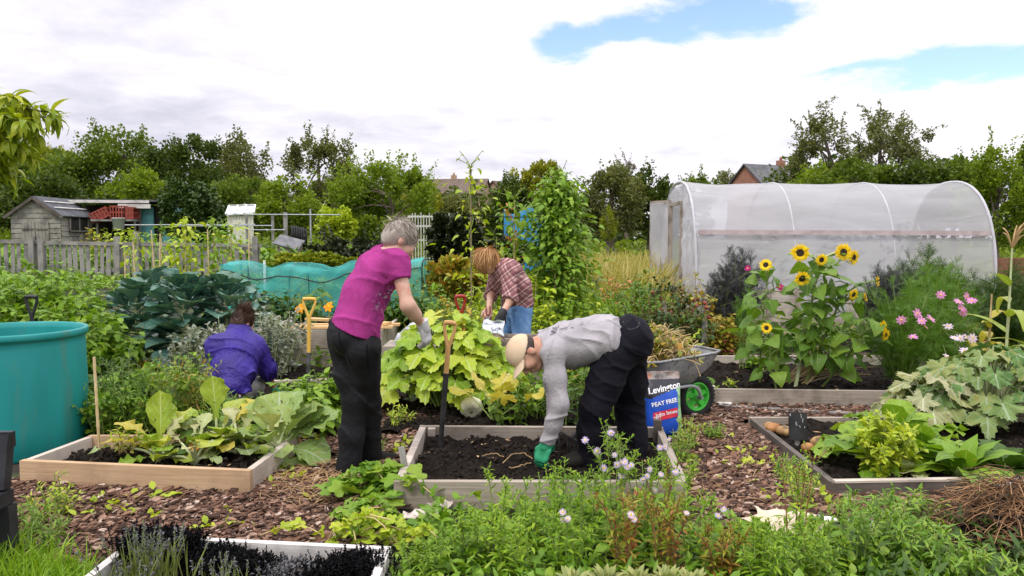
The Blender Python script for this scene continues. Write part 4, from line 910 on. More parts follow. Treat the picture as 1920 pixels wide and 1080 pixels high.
# ------------------------------------------------------------------ water butt
def butt():
    c = np.array([-3.53, 5.40, 0.]); o = thing('water_butt', 'big blue green plastic water butt with open top', 'water butt', c); r, h = .475, .86
    m = MB(); lathe(m, [(0, .03), (r * .93, .0), (r * .955, .02), (r * .975, .2), (r, .45), (r * .985, h - .1), (r * .975, h - .05), (r * .985, h - .045), (r * .985, h - .02)], c, 64); m.build('body', 'butt_teal', o)
    m = MB(); lathe(m, [(r * .985, h - .05), (r * 1.02, h - .048), (r * 1.03, h - .03), (r * 1.03, h - .008), (r * 1.02, h), (r * .985, h), (r * .97, h - .006), (r * .965, h - .05)], c, 64); m.build('rim', 'butt_teal', o)
    m = MB(); lathe(m, [(r * .965, h - .04), (r * .95, h - .3), (r * .93, .12), (0, .12)], c, 64); m.build('inside', 'butt_teal', o)
    m = MB()
    for z, w in ((.62, .16), (.655, .10), (.685, .13)):
        for k in np.arange(-6, 7):
            a = -math.pi / 2 + .12 + k * .018 * w / .1 ; p = c + (r * 1.001 * math.cos(a), r * 1.001 * math.sin(a), z); beam(m, p, p + np.array([0, 0, .012]), .008, .004, up=(math.cos(a), math.sin(a), 0))
    m.build('embossing', 'butt_teal', o)
surf('butt_teal', (.012, .25, .245), (.022, .33, .32), 3, .45, spec=.4, c3=(.045, .24, .215), s3=9, stretch=(1, 1, .16), bump=.06, bscale=30)
butt()
# ------------------------------------------------------------------ black seat at the frame's edge
def black_seat():
    d = 3.35; X = lambda px: P(px, 900, d)[0]; Z = lambda py: P(0, py, d)[2]; o = thing('garden_bench', 'black plastic garden seat just inside the picture edge', 'seat', (X(-40), d, 0))
    m = MB(); beam(m, (X(4), d, Z(918)), (X(3), d + .05, Z(820)), .04, .05, up=(0, 1, 0)); beam(m, (X(-220), d, Z(918)), (X(-220), d + .05, Z(820)), .04, .05, up=(0, 1, 0)); beam(m, (X(-240), d + .06, Z(832)), (X(12), d + .06, Z(830)), .03, .07); beam(m, (X(-240), d + .05, Z(870)), (X(8), d + .05, Z(868)), .03, .05); m.build('backrest', 'black_plastic', o)
    m = MB(); beam(m, (X(-250), d - .2, Z(938)), (X(18), d - .2, Z(932)), .45, .06); m.build('seat', 'black_plastic', o)
    for px, dy in ((12, 0), (12, -.36), (-220, 0), (-220, -.36)): m = MB(); beam(m, (X(px), d + dy, 0), (X(px - 2), d + dy, Z(946)), .055, .06, up=(0, 1, 0)); m.build('leg', 'black_plastic', o)
black_seat()
# ------------------------------------------------------------------ people: smooth bodies grown from joints
class Sdf:
    def __init__(s): s.p = []; s.cuts = []; s.noise = None
    def cone(s, a, b, ra, rb=None, k=.03, flat=None):
        """tapered limb piece; flat = (axis, factor): thickness along the axis"""
        s.p.append(('c', np.asarray(a, float), np.asarray(b, float), ra, ra if rb is None else rb, k, flat)); return s
    def limb(s, pts, rad, k=.03, flat=None):
        for i in range(len(pts) - 1): s.cone(pts[i], pts[i + 1], rad[i], rad[i + 1], k, flat)
        return s
    def ell(s, c, ax, r, k=.03):
        s.p.append(('e', np.asarray(c, float), np.asarray(ax, float), np.asarray(r, float), k)); return s
    def cut(s, p, n, rad=9.0, k=None):
        """remove what lies on the n side of the plane through p, within rad of p"""
        s.cuts.append((np.asarray(p, float), unit(n), rad)); return s
    def mesh(s, res):
        B = []
        for q in s.p:
            if q[0] == 'c':
                r = max(q[3], q[4]) * max(1, q[6][1] if q[6] else 1); B += [q[1] - r, q[1] + r, q[2] - r, q[2] + r]
            else: r = max(q[3]); B += [q[1] - r, q[1] + r]
        B = np.array(B); lo = B.min(0) - .05; hi = B.max(0) + .05; n = np.ceil((hi - lo) / res).astype(int) + 1
        D = np.full(n, .5, np.float32); ax = [lo[i] + np.arange(n[i]) * res for i in range(3)]
        for q in s.p:
            if q[0] == 'c':
                r = max(q[3], q[4]) * max(1, q[6][1] if q[6] else 1) + .09; l = np.minimum(q[1], q[2]) - r; h = np.maximum(q[1], q[2]) + r
            else: r = max(q[3]) + .09; l = q[1] - r; h = q[1] + r
            i0 = np.maximum(0, np.floor((l - lo) / res).astype(int)); i1 = np.minimum(n, np.ceil((h - lo) / res).astype(int) + 1)
            sl = tuple(slice(a, b) for a, b in zip(i0, i1)); X, Y, Z = np.meshgrid(*[ax[i][sl[i]] for i in range(3)], indexing='ij'); Q = np.stack([X, Y, Z], -1).astype(np.float32)
            if q[0] == 'c':
                a, b, ra, rb, k, flat = q[1:]; ba = b - a; L2 = max(1e-9, ba @ ba); t = np.clip((Q - a) @ ba / L2, 0, 1); v = Q - a - t[..., None] * ba
                if flat: w = unit(flat[0]); v = v + (v @ w)[..., None] * w * (1 / flat[1] - 1)
                d = np.sqrt((v * v).sum(-1)) - (ra + (rb - ra) * t)
            else:
                c, A, rr, k = q[1:]; v = (Q - c) @ A.T / rr; m = np.sqrt((v * v).sum(-1)); d = (m - 1) * min(rr) * (.5 + .5 * (max(rr) / min(rr)) * .6)
            o = D[sl]; h = np.clip(.5 + .5 * (d - o) / k, 0, 1); D[sl] = d + (o - d) * h - k * h * (1 - h)
        if s.noise is not None:
            m = np.abs(D) < .06; ii = np.argwhere(m); pts = lo + ii * res; D[m] += s.noise(pts).astype(np.float32)
        if s.cuts:
            X, Y, Z = np.meshgrid(*ax, indexing='ij')
            for p, nn, rad in s.cuts:
                pl = (X - p[0]) * nn[0] + (Y - p[1]) * nn[1] + (Z - p[2]) * nn[2]
                if rad < 5: pl = np.where((X - p[0]) ** 2 + (Y - p[1]) ** 2 + (Z - p[2]) ** 2 < rad * rad, pl, -1)
                D = np.maximum(D, pl.astype(np.float32))
        return nets(D, lo, res)
def nets(D, lo, res):
    ins = D < 0; c = np.array([(i, j, k) for i in (0, 1) for j in (0, 1) for k in (0, 1)]); n = np.array(D.shape) - 1
    cnt = sum(ins[a:a + n[0], b:b + n[1], e:e + n[2]].astype(np.int8) for a, b, e in c); cell = np.argwhere((cnt > 0) & (cnt < 8))
    vals = np.stack([D[cell[:, 0] + a, cell[:, 1] + b, cell[:, 2] + e] for a, b, e in c], 1); sm = np.zeros((len(cell), 3)); ct = np.zeros(len(cell))
    for i in range(8):
        for j in range(i + 1, 8):
            if np.abs(c[i] - c[j]).sum() != 1: continue
            x = (vals[:, i] < 0) != (vals[:, j] < 0); t = np.where(x, vals[:, i] / np.where(x, vals[:, i] - vals[:, j], 1), 0); sm += x[:, None] * (c[i] + t[:, None] * (c[j] - c[i])); ct += x
    V = lo + (cell + sm / ct[:, None]) * res; vid = np.full(n, -1); vid[tuple(cell.T)] = np.arange(len(cell)); Fs = []
    for a in range(3):
        b, e = (a + 1) % 3, (a + 2) % 3; s0 = [slice(None)] * 3; s1 = [slice(None)] * 3; s0[a] = slice(0, -1); s1[a] = slice(1, None)
        A, Bq = ins[tuple(s0)], ins[tuple(s1)]; ed = np.argwhere(A != Bq); ok = (ed[:, b] > 0) & (ed[:, e] > 0) & (ed[:, b] < n[b]) & (ed[:, e] < n[e]); ed = ed[ok]
        fl = A[tuple(ed.T)]; eb = np.zeros(3, int); eb[b] = 1; ee = np.zeros(3, int); ee[e] = 1
        q = np.stack([vid[tuple((ed - eb - ee).T)], vid[tuple((ed - ee).T)], vid[tuple(ed.T)], vid[tuple((ed - eb).T)]], 1); q[~fl] = q[~fl][:, ::-1]; Fs.append(q[(q >= 0).all(1)])
    return V, np.concatenate(Fs)
def part(s, res, name, mat, parent):
    V, Fq = s.mesh(res); mb = MB(); mb.add(V, Fq, 0, True); o = mb.build(name, mat, parent); o['_n'] = len(V); GEO[o.name] = (V, Fq); return o
GEO = {}
def folds(amp, f, dirv, seed=0):
    """cloth folds running across dirv"""
    d = unit(dirv); g = np.random.default_rng(int(seed) + 77); D = [unit(d + g.normal(0, .55, 3)) for _ in range(5)]; Mk = [(g.normal(0, 7, 3), g.uniform(0, 6)) for _ in range(5)]; Wp = [(g.normal(0, 9, 3), g.uniform(0, 6)) for _ in range(5)]
    def cre(p):
        o = np.zeros(len(p))
        for k in range(5):
            ph = f * (.6 + .22 * k) * .5 * (p @ D[k]) + 1.1 * np.sin(p @ Wp[k][0] + Wp[k][1]) + k; mk = np.clip(np.sin(p @ Mk[k][0] + Mk[k][1]) * 1.6 - .35, 0, 1); o += mk * ((1 - np.abs(np.sin(ph))) ** 3 - .25)
        x, y, z = p.T
        return -amp * (.95 * o + .35 * np.sin(9 * x + 7 * z + seed) * np.sin(8 * y - 6 * z))
    return cre
    def fn(p):
        t = p @ d; x, y, z = p.T; w = .5 * np.sin(17 * x + seed) + .5 * np.sin(13 * z + 11 * y + seed * 2)
        rg = (1 - 2 * np.abs(np.sin(.5 * f * t + 1.4 * w + .8 * np.sin(7 * z + 5 * x) + seed))) ** 3 * (.3 + .7 * (np.sin(6 * x + 8 * y + seed) > -.3))
        return -amp * .55 * rg + .8 * amp * (np.sin(f * t + 2.2 * w + seed) * (.45 + .55 * np.sin(9 * x - 7 * z + seed)) + .45 * np.sin(f * 2.1 * t + 3 * w + 1) * np.sin(19 * y + 8 * z + seed))
    return fn
def head(s, c, f, u, sc=1.0):
    f = unit(f); u = unit(u - f * np.dot(u, f)); r = np.cross(f, u); A = np.array([r, f, u]); q = lambda x, y, z: c + (r * x + f * y + u * z) * sc
    s.ell(q(0, -.008, .012), A, np.array([.072, .094, .092]) * sc, .03); s.ell(q(0, .028, -.045), A, np.array([.058, .062, .072]) * sc, .03); s.cone(q(-.012, .058, -.098), q(.012, .058, -.098), .024 * sc, k=.03)
    s.cone(q(0, .088, -.008), q(0, .112, -.043), .009 * sc, .013 * sc, k=.012); s.cone(q(-.013, .098, -.047), q(.013, .098, -.047), .009 * sc, k=.01)
    s.cone(q(-.035, .080, .012), q(.035, .080, .012), .012 * sc, k=.02); s.cone(q(-.018, .090, -.074), q(.018, .090, -.074), .0075 * sc, k=.012); s.cone(q(-.015, .087, -.086), q(.015, .087, -.086), .0075 * sc, k=.01)
    for x in (-1, 1):
        s.ell(q(x * .077, -.012, -.018), A, np.array([.011, .021, .033]) * sc, .012); s.cone(q(x * .04, .075, -.03), q(x * .045, .06, -.05), .018 * sc, k=.03)
    return q, A
def eyes(q, parent, sc=1.0, iris='seed_disc'):
    for x in (-.031, .031):
        m = MB(); lathe(m, [(0.0005, .0115 * sc), (.006 * sc, .0098 * sc), (.0098 * sc, .006 * sc), (.0115 * sc, 0), (.0098 * sc, -.006 * sc), (.0005, -.0115 * sc)], q(x, .074, -.010), 12, axis=q(0, 1, -.15) - q(0, 0, 0)); e = m.build('eye', 'eye_white', parent)
        m = MB(); lathe(m, [(.0005, .012 * sc), (.0055 * sc, .0108 * sc)], q(x, .0742, -.010), 10, axis=q(0, 1, -.15) - q(0, 0, 0)); sub(m, 'iris', iris, e)
    for x in (-.032, .032):
        m = MB(); tube(m, [q(x - .017, .088, .008), q(x, .0935, .014), q(x + .017, .086, .009)], .004 * sc, 5); m.build('eyebrow', 'brow', parent)
    m = MB(); tube(m, [q(-.022, .090, -.080), q(0, .0975, -.079), q(.022, .090, -.080)], .0042 * sc, 6); m.build('lips', 'lip', parent)
def hand(s, w, d, n, curl=.35, side=1, sc=1.0, fat=0.0):
    """w wrist, d way the hand points, n back of the hand; side +1: thumb to d x n"""
    d = unit(d); n = unit(n - d * np.dot(n, d)); t = np.cross(d, n) * side; w = np.asarray(w, float)
    s.cone(w, w + d * .03 * sc, (.026 + fat) * sc, (.032 + fat) * sc, .02, (n, .62)); s.cone(w + d * .035 * sc + t * .012 * sc, w + d * .085 * sc + t * .016 * sc, (.026 + fat) * sc, (.026 + fat) * sc, .016, (n, .5)); s.cone(w + d * .035 * sc - t * .016 * sc, w + d * .08 * sc - t * .02 * sc, (.024 + fat) * sc, (.024 + fat) * sc, .016, (n, .5))
    for i, (o, L) in enumerate(((.033, .072), (.011, .08), (-.011, .075), (-.032, .06))):
        p = w + (d * (.088 if i < 3 else .08) + t * o) * sc; a = .15 + curl * (.8 + .12 * i); dd = d; r = (.0095 + fat * .6) * sc
        for k, fr in enumerate((.45, .32, .25)):
            dd = unit(dd * math.cos(a) - n * math.sin(a)); n2 = None; e = p + dd * L * fr * sc; s.cone(p, e, r * (1 - .06 * k), r * (.94 - .07 * k), .006); p = e; a = curl * 1.15
            n = n  # bend stays in the plane of the palm
            d_perp = unit(np.cross(np.cross(dd, n), dd)) if abs(np.dot(dd, n)) < .98 else n
            dd = dd; n_k = d_perp
            # rotate further about the knuckle axis
            ax = np.cross(d, n); ca, sa = math.cos(-curl * .75), math.sin(-curl * .75); dd = unit(dd * ca + np.cross(ax, dd) * sa + ax * np.dot(ax, dd) * (1 - ca))
            a = 0.0
    p = w + (d * .025 + t * .026) * sc; e1 = p + unit(d * .75 + t * .75 - n * .35) * .038 * sc; e2 = e1 + unit(d * .95 + t * .2 - n * .45) * .03 * sc; e3 = e2 + unit(d * .95 - t * .05 - n * .5) * .024 * sc
    s.limb([p, e1, e2, e3], [(.015 + fat) * sc, (.0125 + fat * .7) * sc, (.011 + fat * .6) * sc, (.0085 + fat * .6) * sc], .012)
def strands(mb, c, A, r, n, g, fall, L, wid, lo=-.2, front=.6, T=None, lift=.16):
    """locks of hair rooted on the skull (r, f, u radii in A), combed along the skull towards fall"""
    d = sph(n * 2, g); d = d[(d[:, 2] > lo) & ~((d[:, 1] > front) & (d[:, 2] < .35))][:n]; pos = c + (d * r) @ A; nor = unit((d / r) @ A); fl = unit(np.asarray(fall, float)) + g.normal(0, .28 if lift > .1 else .12, (len(d), 3)) + (d * (0, 0, -.0)) @ A
    tan = unit(fl - nor * (fl * nor).sum(1)[:, None] + nor * lift)
    scat(mb, T or HAIR_T, pos, tan, L * g.uniform(.6, 1.15, len(d)), g.uniform(-.3, .3, len(d)), up=nor, wide=wid)
HAIR_T = leaf_T(lambda t: .11 * (1 - t ** 3) + .004, 5, .25, .55, cross=2)
HAIR_LONG = leaf_T(lambda t: .07 * (1 - t ** 4) + .004, 7, .25, .75, cross=2)
surf('skin', (.56, .33, .24), (.64, .40, .30), 14, .5, c3=(.58, .26, .19), s3=9); surf('skin_tan', (.50, .27, .18), (.58, .33, .23), 14, .5, c3=(.55, .20, .13), s3=12)
surf('eye_white', (.75, .73, .70), None, rough=.25); surf('brow', (.08, .05, .03), None, rough=.8); surf('lip', (.45, .16, .14), None, rough=.5)
def hairm(name, cols): leafm(name, cols, .1, .5, .4)
hairm('hair_grey', [(.20, .16, .125), (.40, .35, .30), (.62, .57, .51)]); hairm('hair_blond', [(.34, .16, .05), (.50, .27, .10), (.66, .42, .20)]); hairm('hair_brown', [(.035, .018, .012), (.07, .032, .02), (.13, .06, .035)]); hairm('hair_dark', [(.012, .008, .006), (.03, .018, .012), (.05, .03, .02)])
def tee_mat():
    m, g, out = new_mat('magenta_tee'); b = g.n('ShaderNodeBsdfPrincipled'); g.t.links.new(b.outputs[0], out.inputs[0]); tc = g.n('ShaderNodeTexCoord').outputs['Object']
    col = g.ramp(g.noise(tc, 5, 4), [(.35, (.31, .033, .185)), (.65, (.42, .052, .255))])
    vd = g.n('ShaderNodeVectorMath', operation='DISTANCE'); g.put(vd.inputs[0], tc); vd.inputs[1].default_value = tuple(P(742, 575, 4.62))
    reg = g.m('SUBTRACT', 1.0, g.ss(vd.outputs['Value'], .06, .17))
    fl = g.ss(g.noise(g.mapping(tc, loc=(2, 1, 5)), 24, 3, .6, 1.5), .50, .58); wh = g.ss(g.noise(g.mapping(tc, loc=(7, 3, 2)), 30, 3, .6, 1.5), .58, .63)
    col = g.mix(g.m('MULTIPLY', reg, fl), col, (.05, .03, .14, 1)); col = g.mix(g.m('MULTIPLY', reg, wh), col, (.62, .55, .62, 1))
    g.put(b.inputs['Base Color'], col); b.inputs['Roughness'].default_value = .9; b.inputs['Specular IOR Level'].default_value = .12; bn = g.n('ShaderNodeBump'); bn.inputs['Strength'].default_value = .6; bn.inputs['Distance'].default_value = .03; g.put(bn.inputs['Height'], g.noise(g.mapping(tc, (1, 1, .45), (0, .6, 0)), 13, 5, .5, 1.2)); g.t.links.new(bn.outputs[0], b.inputs['Normal'])
tee_mat()
surf('trouser_black', (.0050, .0050, .0062), (.0125, .0125, .0155), 6, .72, bump=.5, bscale=26, spec=.24); surf('trouser_navy', (.0030, .0030, .0060), (.0060, .0060, .0125), 4, .8, bump=.45, bscale=26, spec=.18); surf('trouser_grey', (.16, .15, .15), (.28, .27, .27), 7, .85)
surf('sweat_grey', (.33, .31, .33), (.43, .405, .425), 7, .9, bump=.35, bscale=55); surf('jacket_blue', (.020, .008, .17), (.036, .014, .27), 6, .5, bump=.9, bscale=26)
surf('denim', (.08, .20, .42), (.18, .33, .56), 5, .85, bump=.15, bscale=70, c3=(.06, .13, .30), s3=8); surf('cap_beige', (.62, .46, .30), (.72, .56, .40), 5, .9, bump=.15, bscale=80)
surf('glove_green', (.02, .27, .12), (.04, .36, .18), 12, .6, bump=.2, bscale=50); surf('glove_pale', (.34, .33, .34), (.66, .64, .64), 22, .7, c3=(.05, .05, .055), s3=16); surf('glove_black', (.012, .012, .014), (.03, .03, .033), 10, .7); surf('glove_cuff', (.50, .49, .50), (.66, .65, .66), 16, .8)
surf('boot', (.006, .005, .0045), (.02, .016, .013), 10, .7, spec=.2)
def plaid_mat():
    m, g, out = new_mat('plaid'); b = g.n('ShaderNodeBsdfPrincipled'); g.t.links.new(b.outputs[0], out.inputs[0]); tc = g.mapping(g.n('ShaderNodeTexCoord').outputs['Object'], rot=(R(8), R(38), R(30)))
    sp = g.n('ShaderNodeSeparateXYZ'); g.t.links.new(tc, sp.inputs[0])
    def band(x, per, w, off=0.0): return g.m('SUBTRACT', 1.0, g.ss(g.m('ABSOLUTE', g.m('SUBTRACT', g.m('FRACT', g.m('ADD', g.m('DIVIDE', x, per), off)), .5)), w * .75, w))
    col = g.ramp(g.noise(tc, 6, 3), [(.3, (.42, .22, .21)), (.7, (.55, .32, .29))])
    for ax in (0, 2):
        col = g.mix(g.m('MULTIPLY', band(sp.outputs[ax], .075, .22), .62), col, (.14, .045, .06, 1)); col = g.mix(g.m('MULTIPLY', band(sp.outputs[ax], .075, .06, .45), .75), col, (.07, .03, .06, 1)); col = g.mix(g.m('MULTIPLY', band(sp.outputs[ax], .075, .04, .25), .6), col, (.72, .55, .5, 1))
    g.put(b.inputs['Base Color'], col); b.inputs['Roughness'].default_value = .9; b.inputs['Specular IOR Level'].default_value = .2
plaid_mat()
from mathutils.bvhtree import BVHTree
def bvh_of(o):
    V, Fq = GEO[o.name]; return BVHTree.FromPolygons([tuple(v) for v in V], [tuple(f) for f in Fq])
def lettering(text, mat, parent, bvh, org, xd, yd, size, name='lettering', bold=.0, off=.0035, shear=0.0):
    """text laid on a surface: set out on the plane (org, xd, yd), pressed onto the surface along its normal"""
    cu = bpy.data.curves.new('txt', 'FONT'); cu.body = text; cu.size = size; cu.offset = bold; cu.shear = shear; cu.resolution_u = 3; cu.align_x = 'CENTER'; cu.align_y = 'CENTER'
    ob = bpy.data.objects.new('txt', cu); C.objects.link(ob); dg = bpy.context.evaluated_depsgraph_get(); me = bpy.data.meshes.new_from_object(ob.evaluated_get(dg)); bpy.data.objects.remove(ob); bpy.data.curves.remove(cu)
    xd = unit(xd); yd = unit(yd - xd * np.dot(yd, xd)); n = np.cross(xd, yd); org = np.asarray(org, float); V = []
    for v in me.vertices:
        p = org + xd * v.co.x + yd * v.co.y
        if bvh is not None:
            h = bvh.ray_cast(Vector(p + n * .25), Vector(-n), .6)
            p = np.array(h[0]) + n * off if h[0] is not None else p
        else: p = p + n * off
        V.append(p)
    mb = MB(); mb.add(V, [tuple(f.vertices) for f in me.polygons]); bpy.data.meshes.remove(me); return mb.build(name, mat, parent)

def woman_magenta():
    o = thing('person', 'person with short grey hair in magenta t-shirt and black trousers, one gloved hand reaching forward', 'person', (-.98, 4.8, 0)); f = unit((.85, .5, 0)); r = unit((.5, -.85, 0)); up = np.array([0, 0, 1.])
    pel = P(664, 606, 4.77); mid = P(686, 548, 4.77); ch = P(712, 508, 4.77); nb = P(737, 474, 4.77); hc = P(753, 447, 4.78)
    hL, kL, aL = P(648, 655, 4.84), P(666, 752, 4.79), P(651, 885, 4.76); hR, kR, aR = P(680, 655, 4.68), P(692, 752, 4.84), P(696, 868, 5.0)
    sR, eR, wR = P(744, 494, 4.60), P(764, 572, 4.54), P(793, 610, 4.66); sL, eL, wL = P(716, 484, 4.93), P(712, 562, 5.02), P(690, 632, 4.98); ax = unit(ch - pel); th = unit(np.cross(r, ax))
    s = Sdf(); s.limb([pel, mid, ch], [.115, .11, .125], .05, (r, 1.35)); s.limb([ch, nb], [.12, .06], .05, (r, 1.3)); s.limb([nb, P(748, 462, 4.78)], [.052, .05], .03)
    q, A = head(s, hc, (.72, .35, -.62), (.5, .2, .85)); s.limb([sR, eR, wR], [.048, .037, .026]); s.limb([eR + (wR - eR) * .1, eR + (wR - eR) * .45], [.04, .039], .03); s.limb([sL, eL, wL], [.048, .036, .026]); s.cone(sR, sL, .05, k=.05)
    s.limb([hL, kL, aL], [.08, .055, .038]); s.limb([hR, kR, aR], [.08, .055, .038]); s.limb([aL, aL + f * .15 - up * .05], [.035, .03]); s.limb([aR, aR + f * .15 - up * .05], [.035, .03]); hand(s, wL, (.2, .3, -.9), f, .4, 1)
    hand(s, wR, P(806, 655, 4.70) - wR, (.75, -.5, .35), .45, -1); body = part(s, .0065, 'body', 'skin', o); eyes(q, o)
    s = Sdf(); s.limb([pel + (0, 0, -.05), mid, ch], [.153, .128, .138], .05, (r, 1.35)); s.limb([ch, nb - ax * .03], [.132, .07], .05, (r, 1.35)); e2 = sR + (eR - sR) * .42; s.limb([sR + (nb - sR) * .35, sR, e2], [.062, .060, .063], .075); e3 = sL + (eL - sL) * .42; s.limb([sL + (nb - sL) * .3, sL, e3], [.06, .062, .062], .07)
    s.cut(e2 - (e2 - sR) * .06, eR - sR, .11); s.cut(e3, eL - sL, .11); s.cut(nb - ax * .005, ax, .12); s.cut(pel - (0, 0, .02) - ax * .02, -ax + np.array([.0, 0, -.25]), .3); s.noise = folds(.010, 34, ax + .5 * f, 1); part(s, .0065, 'tshirt', 'magenta_tee', o)
    s = Sdf(); s.limb([pel + (0, 0, .0), pel - (0, 0, .06)], [.118, .138], .05, (r, 1.28)); s.ell(pel - f * .045 - (0, 0, .075), np.array([r, f, up]), (.165, .12, .11), .05)
    s.limb([hL, (hL + kL) / 2, kL, (kL + aL) / 2, aL - (0, 0, .045)], [.108, .095, .077, .076, .080], .04); s.limb([hR, (hR + kR) / 2, kR, (kR + aR) / 2, aR - (0, 0, .045)], [.108, .095, .076, .072, .074], .02); s.cut(aL - (0, 0, .045), (0, 0, -1), .14); s.cut(aR - (0, 0, .045), (0, 0, -1), .14)
    s.noise = folds(.013, 30, (.5, .2, .8), 4); tr = part(s, .007, 'trousers', 'trouser_black', o)
    bv = bvh_of(tr); b = MB(); p = np.array(bv.ray_cast(Vector(P(667, 612, 4.2)), Vector(P(667, 612, 5.0) - P(667, 612, 4.2)))[0] or P(667, 612, 4.6)) - (0, .004, 0); beam(b, p + (-.018, 0, 0), p + (.018, .002, 0), .006, .022); b.build('waist_tag', 'white_plastic', o)
    for a, c_ in ((P(632, 620, 4.6), P(648, 690, 4.6)), (P(690, 640, 4.5), P(701, 715, 4.55))):
        m = MB(); pts = [a + (c_ - a) * t for t in np.linspace(0, 1, 9)]; pp = [np.array(bv.find_nearest(Vector(p))[0]) + np.array([0, -.002, 0]) for p in pts]; tube(m, pp, .004, 5); m.build('pocket_seam', 'trouser_navy', o)
    for a, an in ((aL, 'L'), (aR, 'R')):
        s = Sdf(); s.limb([a - (0, 0, .0), a - (0, 0, .07)], [.05, .05], .03); z = a[2] - .035; s.limb([a - (0, 0, z) - f * .04, a + f * .07 - (0, 0, z), a + f * .16 - (0, 0, z + .01)], [.042, .046, .036], .03, (r, 1.0)); s.cut(np.array([a[0], a[1], 0.004]), (0, 0, -1), .4); part(s, .008, 'boot', 'boot', o)
    s = Sdf(); gd = P(806, 655, 4.70) - wR; hand(s, wR, gd, (.75, -.5, .35), .45, -1, 1.06, .003); gl = part(s, .004, 'glove', 'glove_pale', o)
    s = Sdf(); w0 = wR - unit(gd) * .035; s.cone(w0, wR + unit(gd) * .02, .041, .034, .02); s.cut(w0, wR - eR if 0 else -(gd), .08); part(s, .005, 'glove_cuff', 'glove_cuff', o)
    s = Sdf(); s.ell(q(0, -.018, .022), A, (.081, .096, .092), .02); s.ell(q(0, -.055, -.025), A, (.074, .058, .07), .03); s.cut(q(0, .055, -.01), A[1] - A[2] * .55, .2); s.noise = folds(.006, 90, (.7, .2, .4), 2); hr = part(s, .0055, 'hair', 'hair_grey', o)
    m = MB(); g = np.random.default_rng(5); strands(m, q(0, -.018, .022), A, np.array([.082, .096, .094]), 1100, g, A[1] * .5 - A[2] * .35 + np.array([.5, 0, -.5]), .066, .36, -.75, .72); sub(m, 'hair_locks', 'hair_grey', hr)
def man_cap():
    o = thing('person', 'person in beige cap and grey sweatshirt bent double, green glove in the dark soil', 'person', (.72, 4.88, .1)); up = np.array([0, 0, 1.]); r = np.array([0, 1., 0])
    pel = P(1170, 636, 4.90); b1 = P(1128, 634, 4.89); b2 = P(1082, 642, 4.88); ch = P(1045, 648, 4.86); nb = P(1014, 648, 4.84); hc = P(984, 662, 4.78); ax = unit(ch - pel)
    hN, kN, aN = P(1152, 672, 4.79), P(1115, 765, 4.72), P(1108, 862, 4.76); hF, kF, aF = P(1178, 672, 5.0), P(1181, 768, 5.06), P(1192, 862, 4.98)
    sN, eN, wN = P(1037, 660, 4.66), P(1049, 757, 4.60), P(1026, 832, 4.66); sF, eF, wF = P(1034, 655, 5.05), P(1044, 750, 5.14), P(1034, 822, 5.04)
    s = Sdf(); s.limb([pel, b1, b2, ch], [.12, .11, .115, .12], .05, (r, 1.35)); s.limb([ch, nb], [.11, .06], .05, (r, 1.35)); s.limb([nb, P(995, 655, 4.80)], [.056, .054], .03)
    fw = unit((-.28, -.30, -.91)); uu = unit((-.90, -.12, .35)); q, A = head(s, hc, fw, uu, 1.03); s.limb([sN, eN, wN], [.05, .042, .03]); s.limb([sF, eF, wF], [.05, .042, .03])
    s.limb([hN, kN, aN], [.085, .06, .042]); s.limb([hF, kF, aF], [.085, .06, .042]); s.cone(sN, sF, .055, k=.05); f = np.array([-.94, -.3, 0])
    for a in (aN, aF): s.limb([a, a + f * .15 - up * .03], [.04, .032])
    dN = P(1008, 874, 4.64) - wN; hand(s, wN, dN, (-.6, -.7, .3), .5, 1); hand(s, wF, (-.2, 0, -1), (-.6, .6, .2), .5, -1); part(s, .0065, 'body', 'skin_tan', o); eyes(q, o, 1.03)
    s = Sdf(); s.limb([P(1140, 634, 4.9), b1, b2 - up * .005, ch - up * .005], [.142, .142, .141, .136], .05, (r, 1.32)); s.limb([ch, nb], [.138, .072], .05, (r, 1.35)); s.limb([b1 - up * .03, b2 - up * .045], [.10, .10], .06, (r, 1.3))
    wc = wN + (eN - wN) * .05; s.limb([ch + (sN - ch) * .6, sN, (sN * .5 + eN * .5), eN, (eN + wN) / 2, wc], [.078, .074, .064, .055, .052, .050], .04); s.limb([ch + (sF - ch) * .6, sF, eF, wF], [.09, .085, .062, .05], .04); s.cone(wc + (eN - wN) * .08, wc, .05, .056, .012)
    s.cut(wc, wN - eN, .1); s.cut(wF, wF - eF, .1); s.cut(nb - ax * -.004, ax, .12); s.noise = folds(.013, 30, (.9, .1, .35), 3); sw = part(s, .0065, 'sweatshirt', 'sweat_grey', o)
    s = Sdf(); s.limb([nb - ax * .035, nb + ax * .018], [.082, .073], .02, (r, 1.1)); s.cut(nb + ax * .018, ax, .2); part(s, .006, 'collar', 'sweat_grey', o)
    s = Sdf(); s.limb([P(1150, 632, 4.9), pel], [.128, .15], .05, (r, 1.25)); s.ell(P(1188, 638, 4.90), np.array([r, (1, 0, 0), up]), (.175, .125, .155), .05)
    s.limb([hN, (hN + kN) / 2, kN, (kN + aN) / 2, aN - up * .04], [.125, .108, .094, .088, .082], .05); s.limb([hF, (hF + kF) / 2, kF, (kF + aF) / 2, aF - up * .04], [.125, .108, .094, .09, .085], .05); s.noise = folds(.009, 34, (.6, .1, .8), 6); tr = part(s, .007, 'trousers', 'trouser_navy', o)
    for a in (aN, aF):
        s = Sdf(); z = .115; s.limb([np.array([a[0], a[1], z]) - f * .05, np.array([a[0], a[1], z]) + f * .1, np.array([a[0], a[1], z]) + f * .17], [.05, .05, .04], .03); s.cone(a, (a[0], a[1], z), .055, .055); part(s, .008, 'boot', 'boot', o)
    bv = bvh_of(tr); 
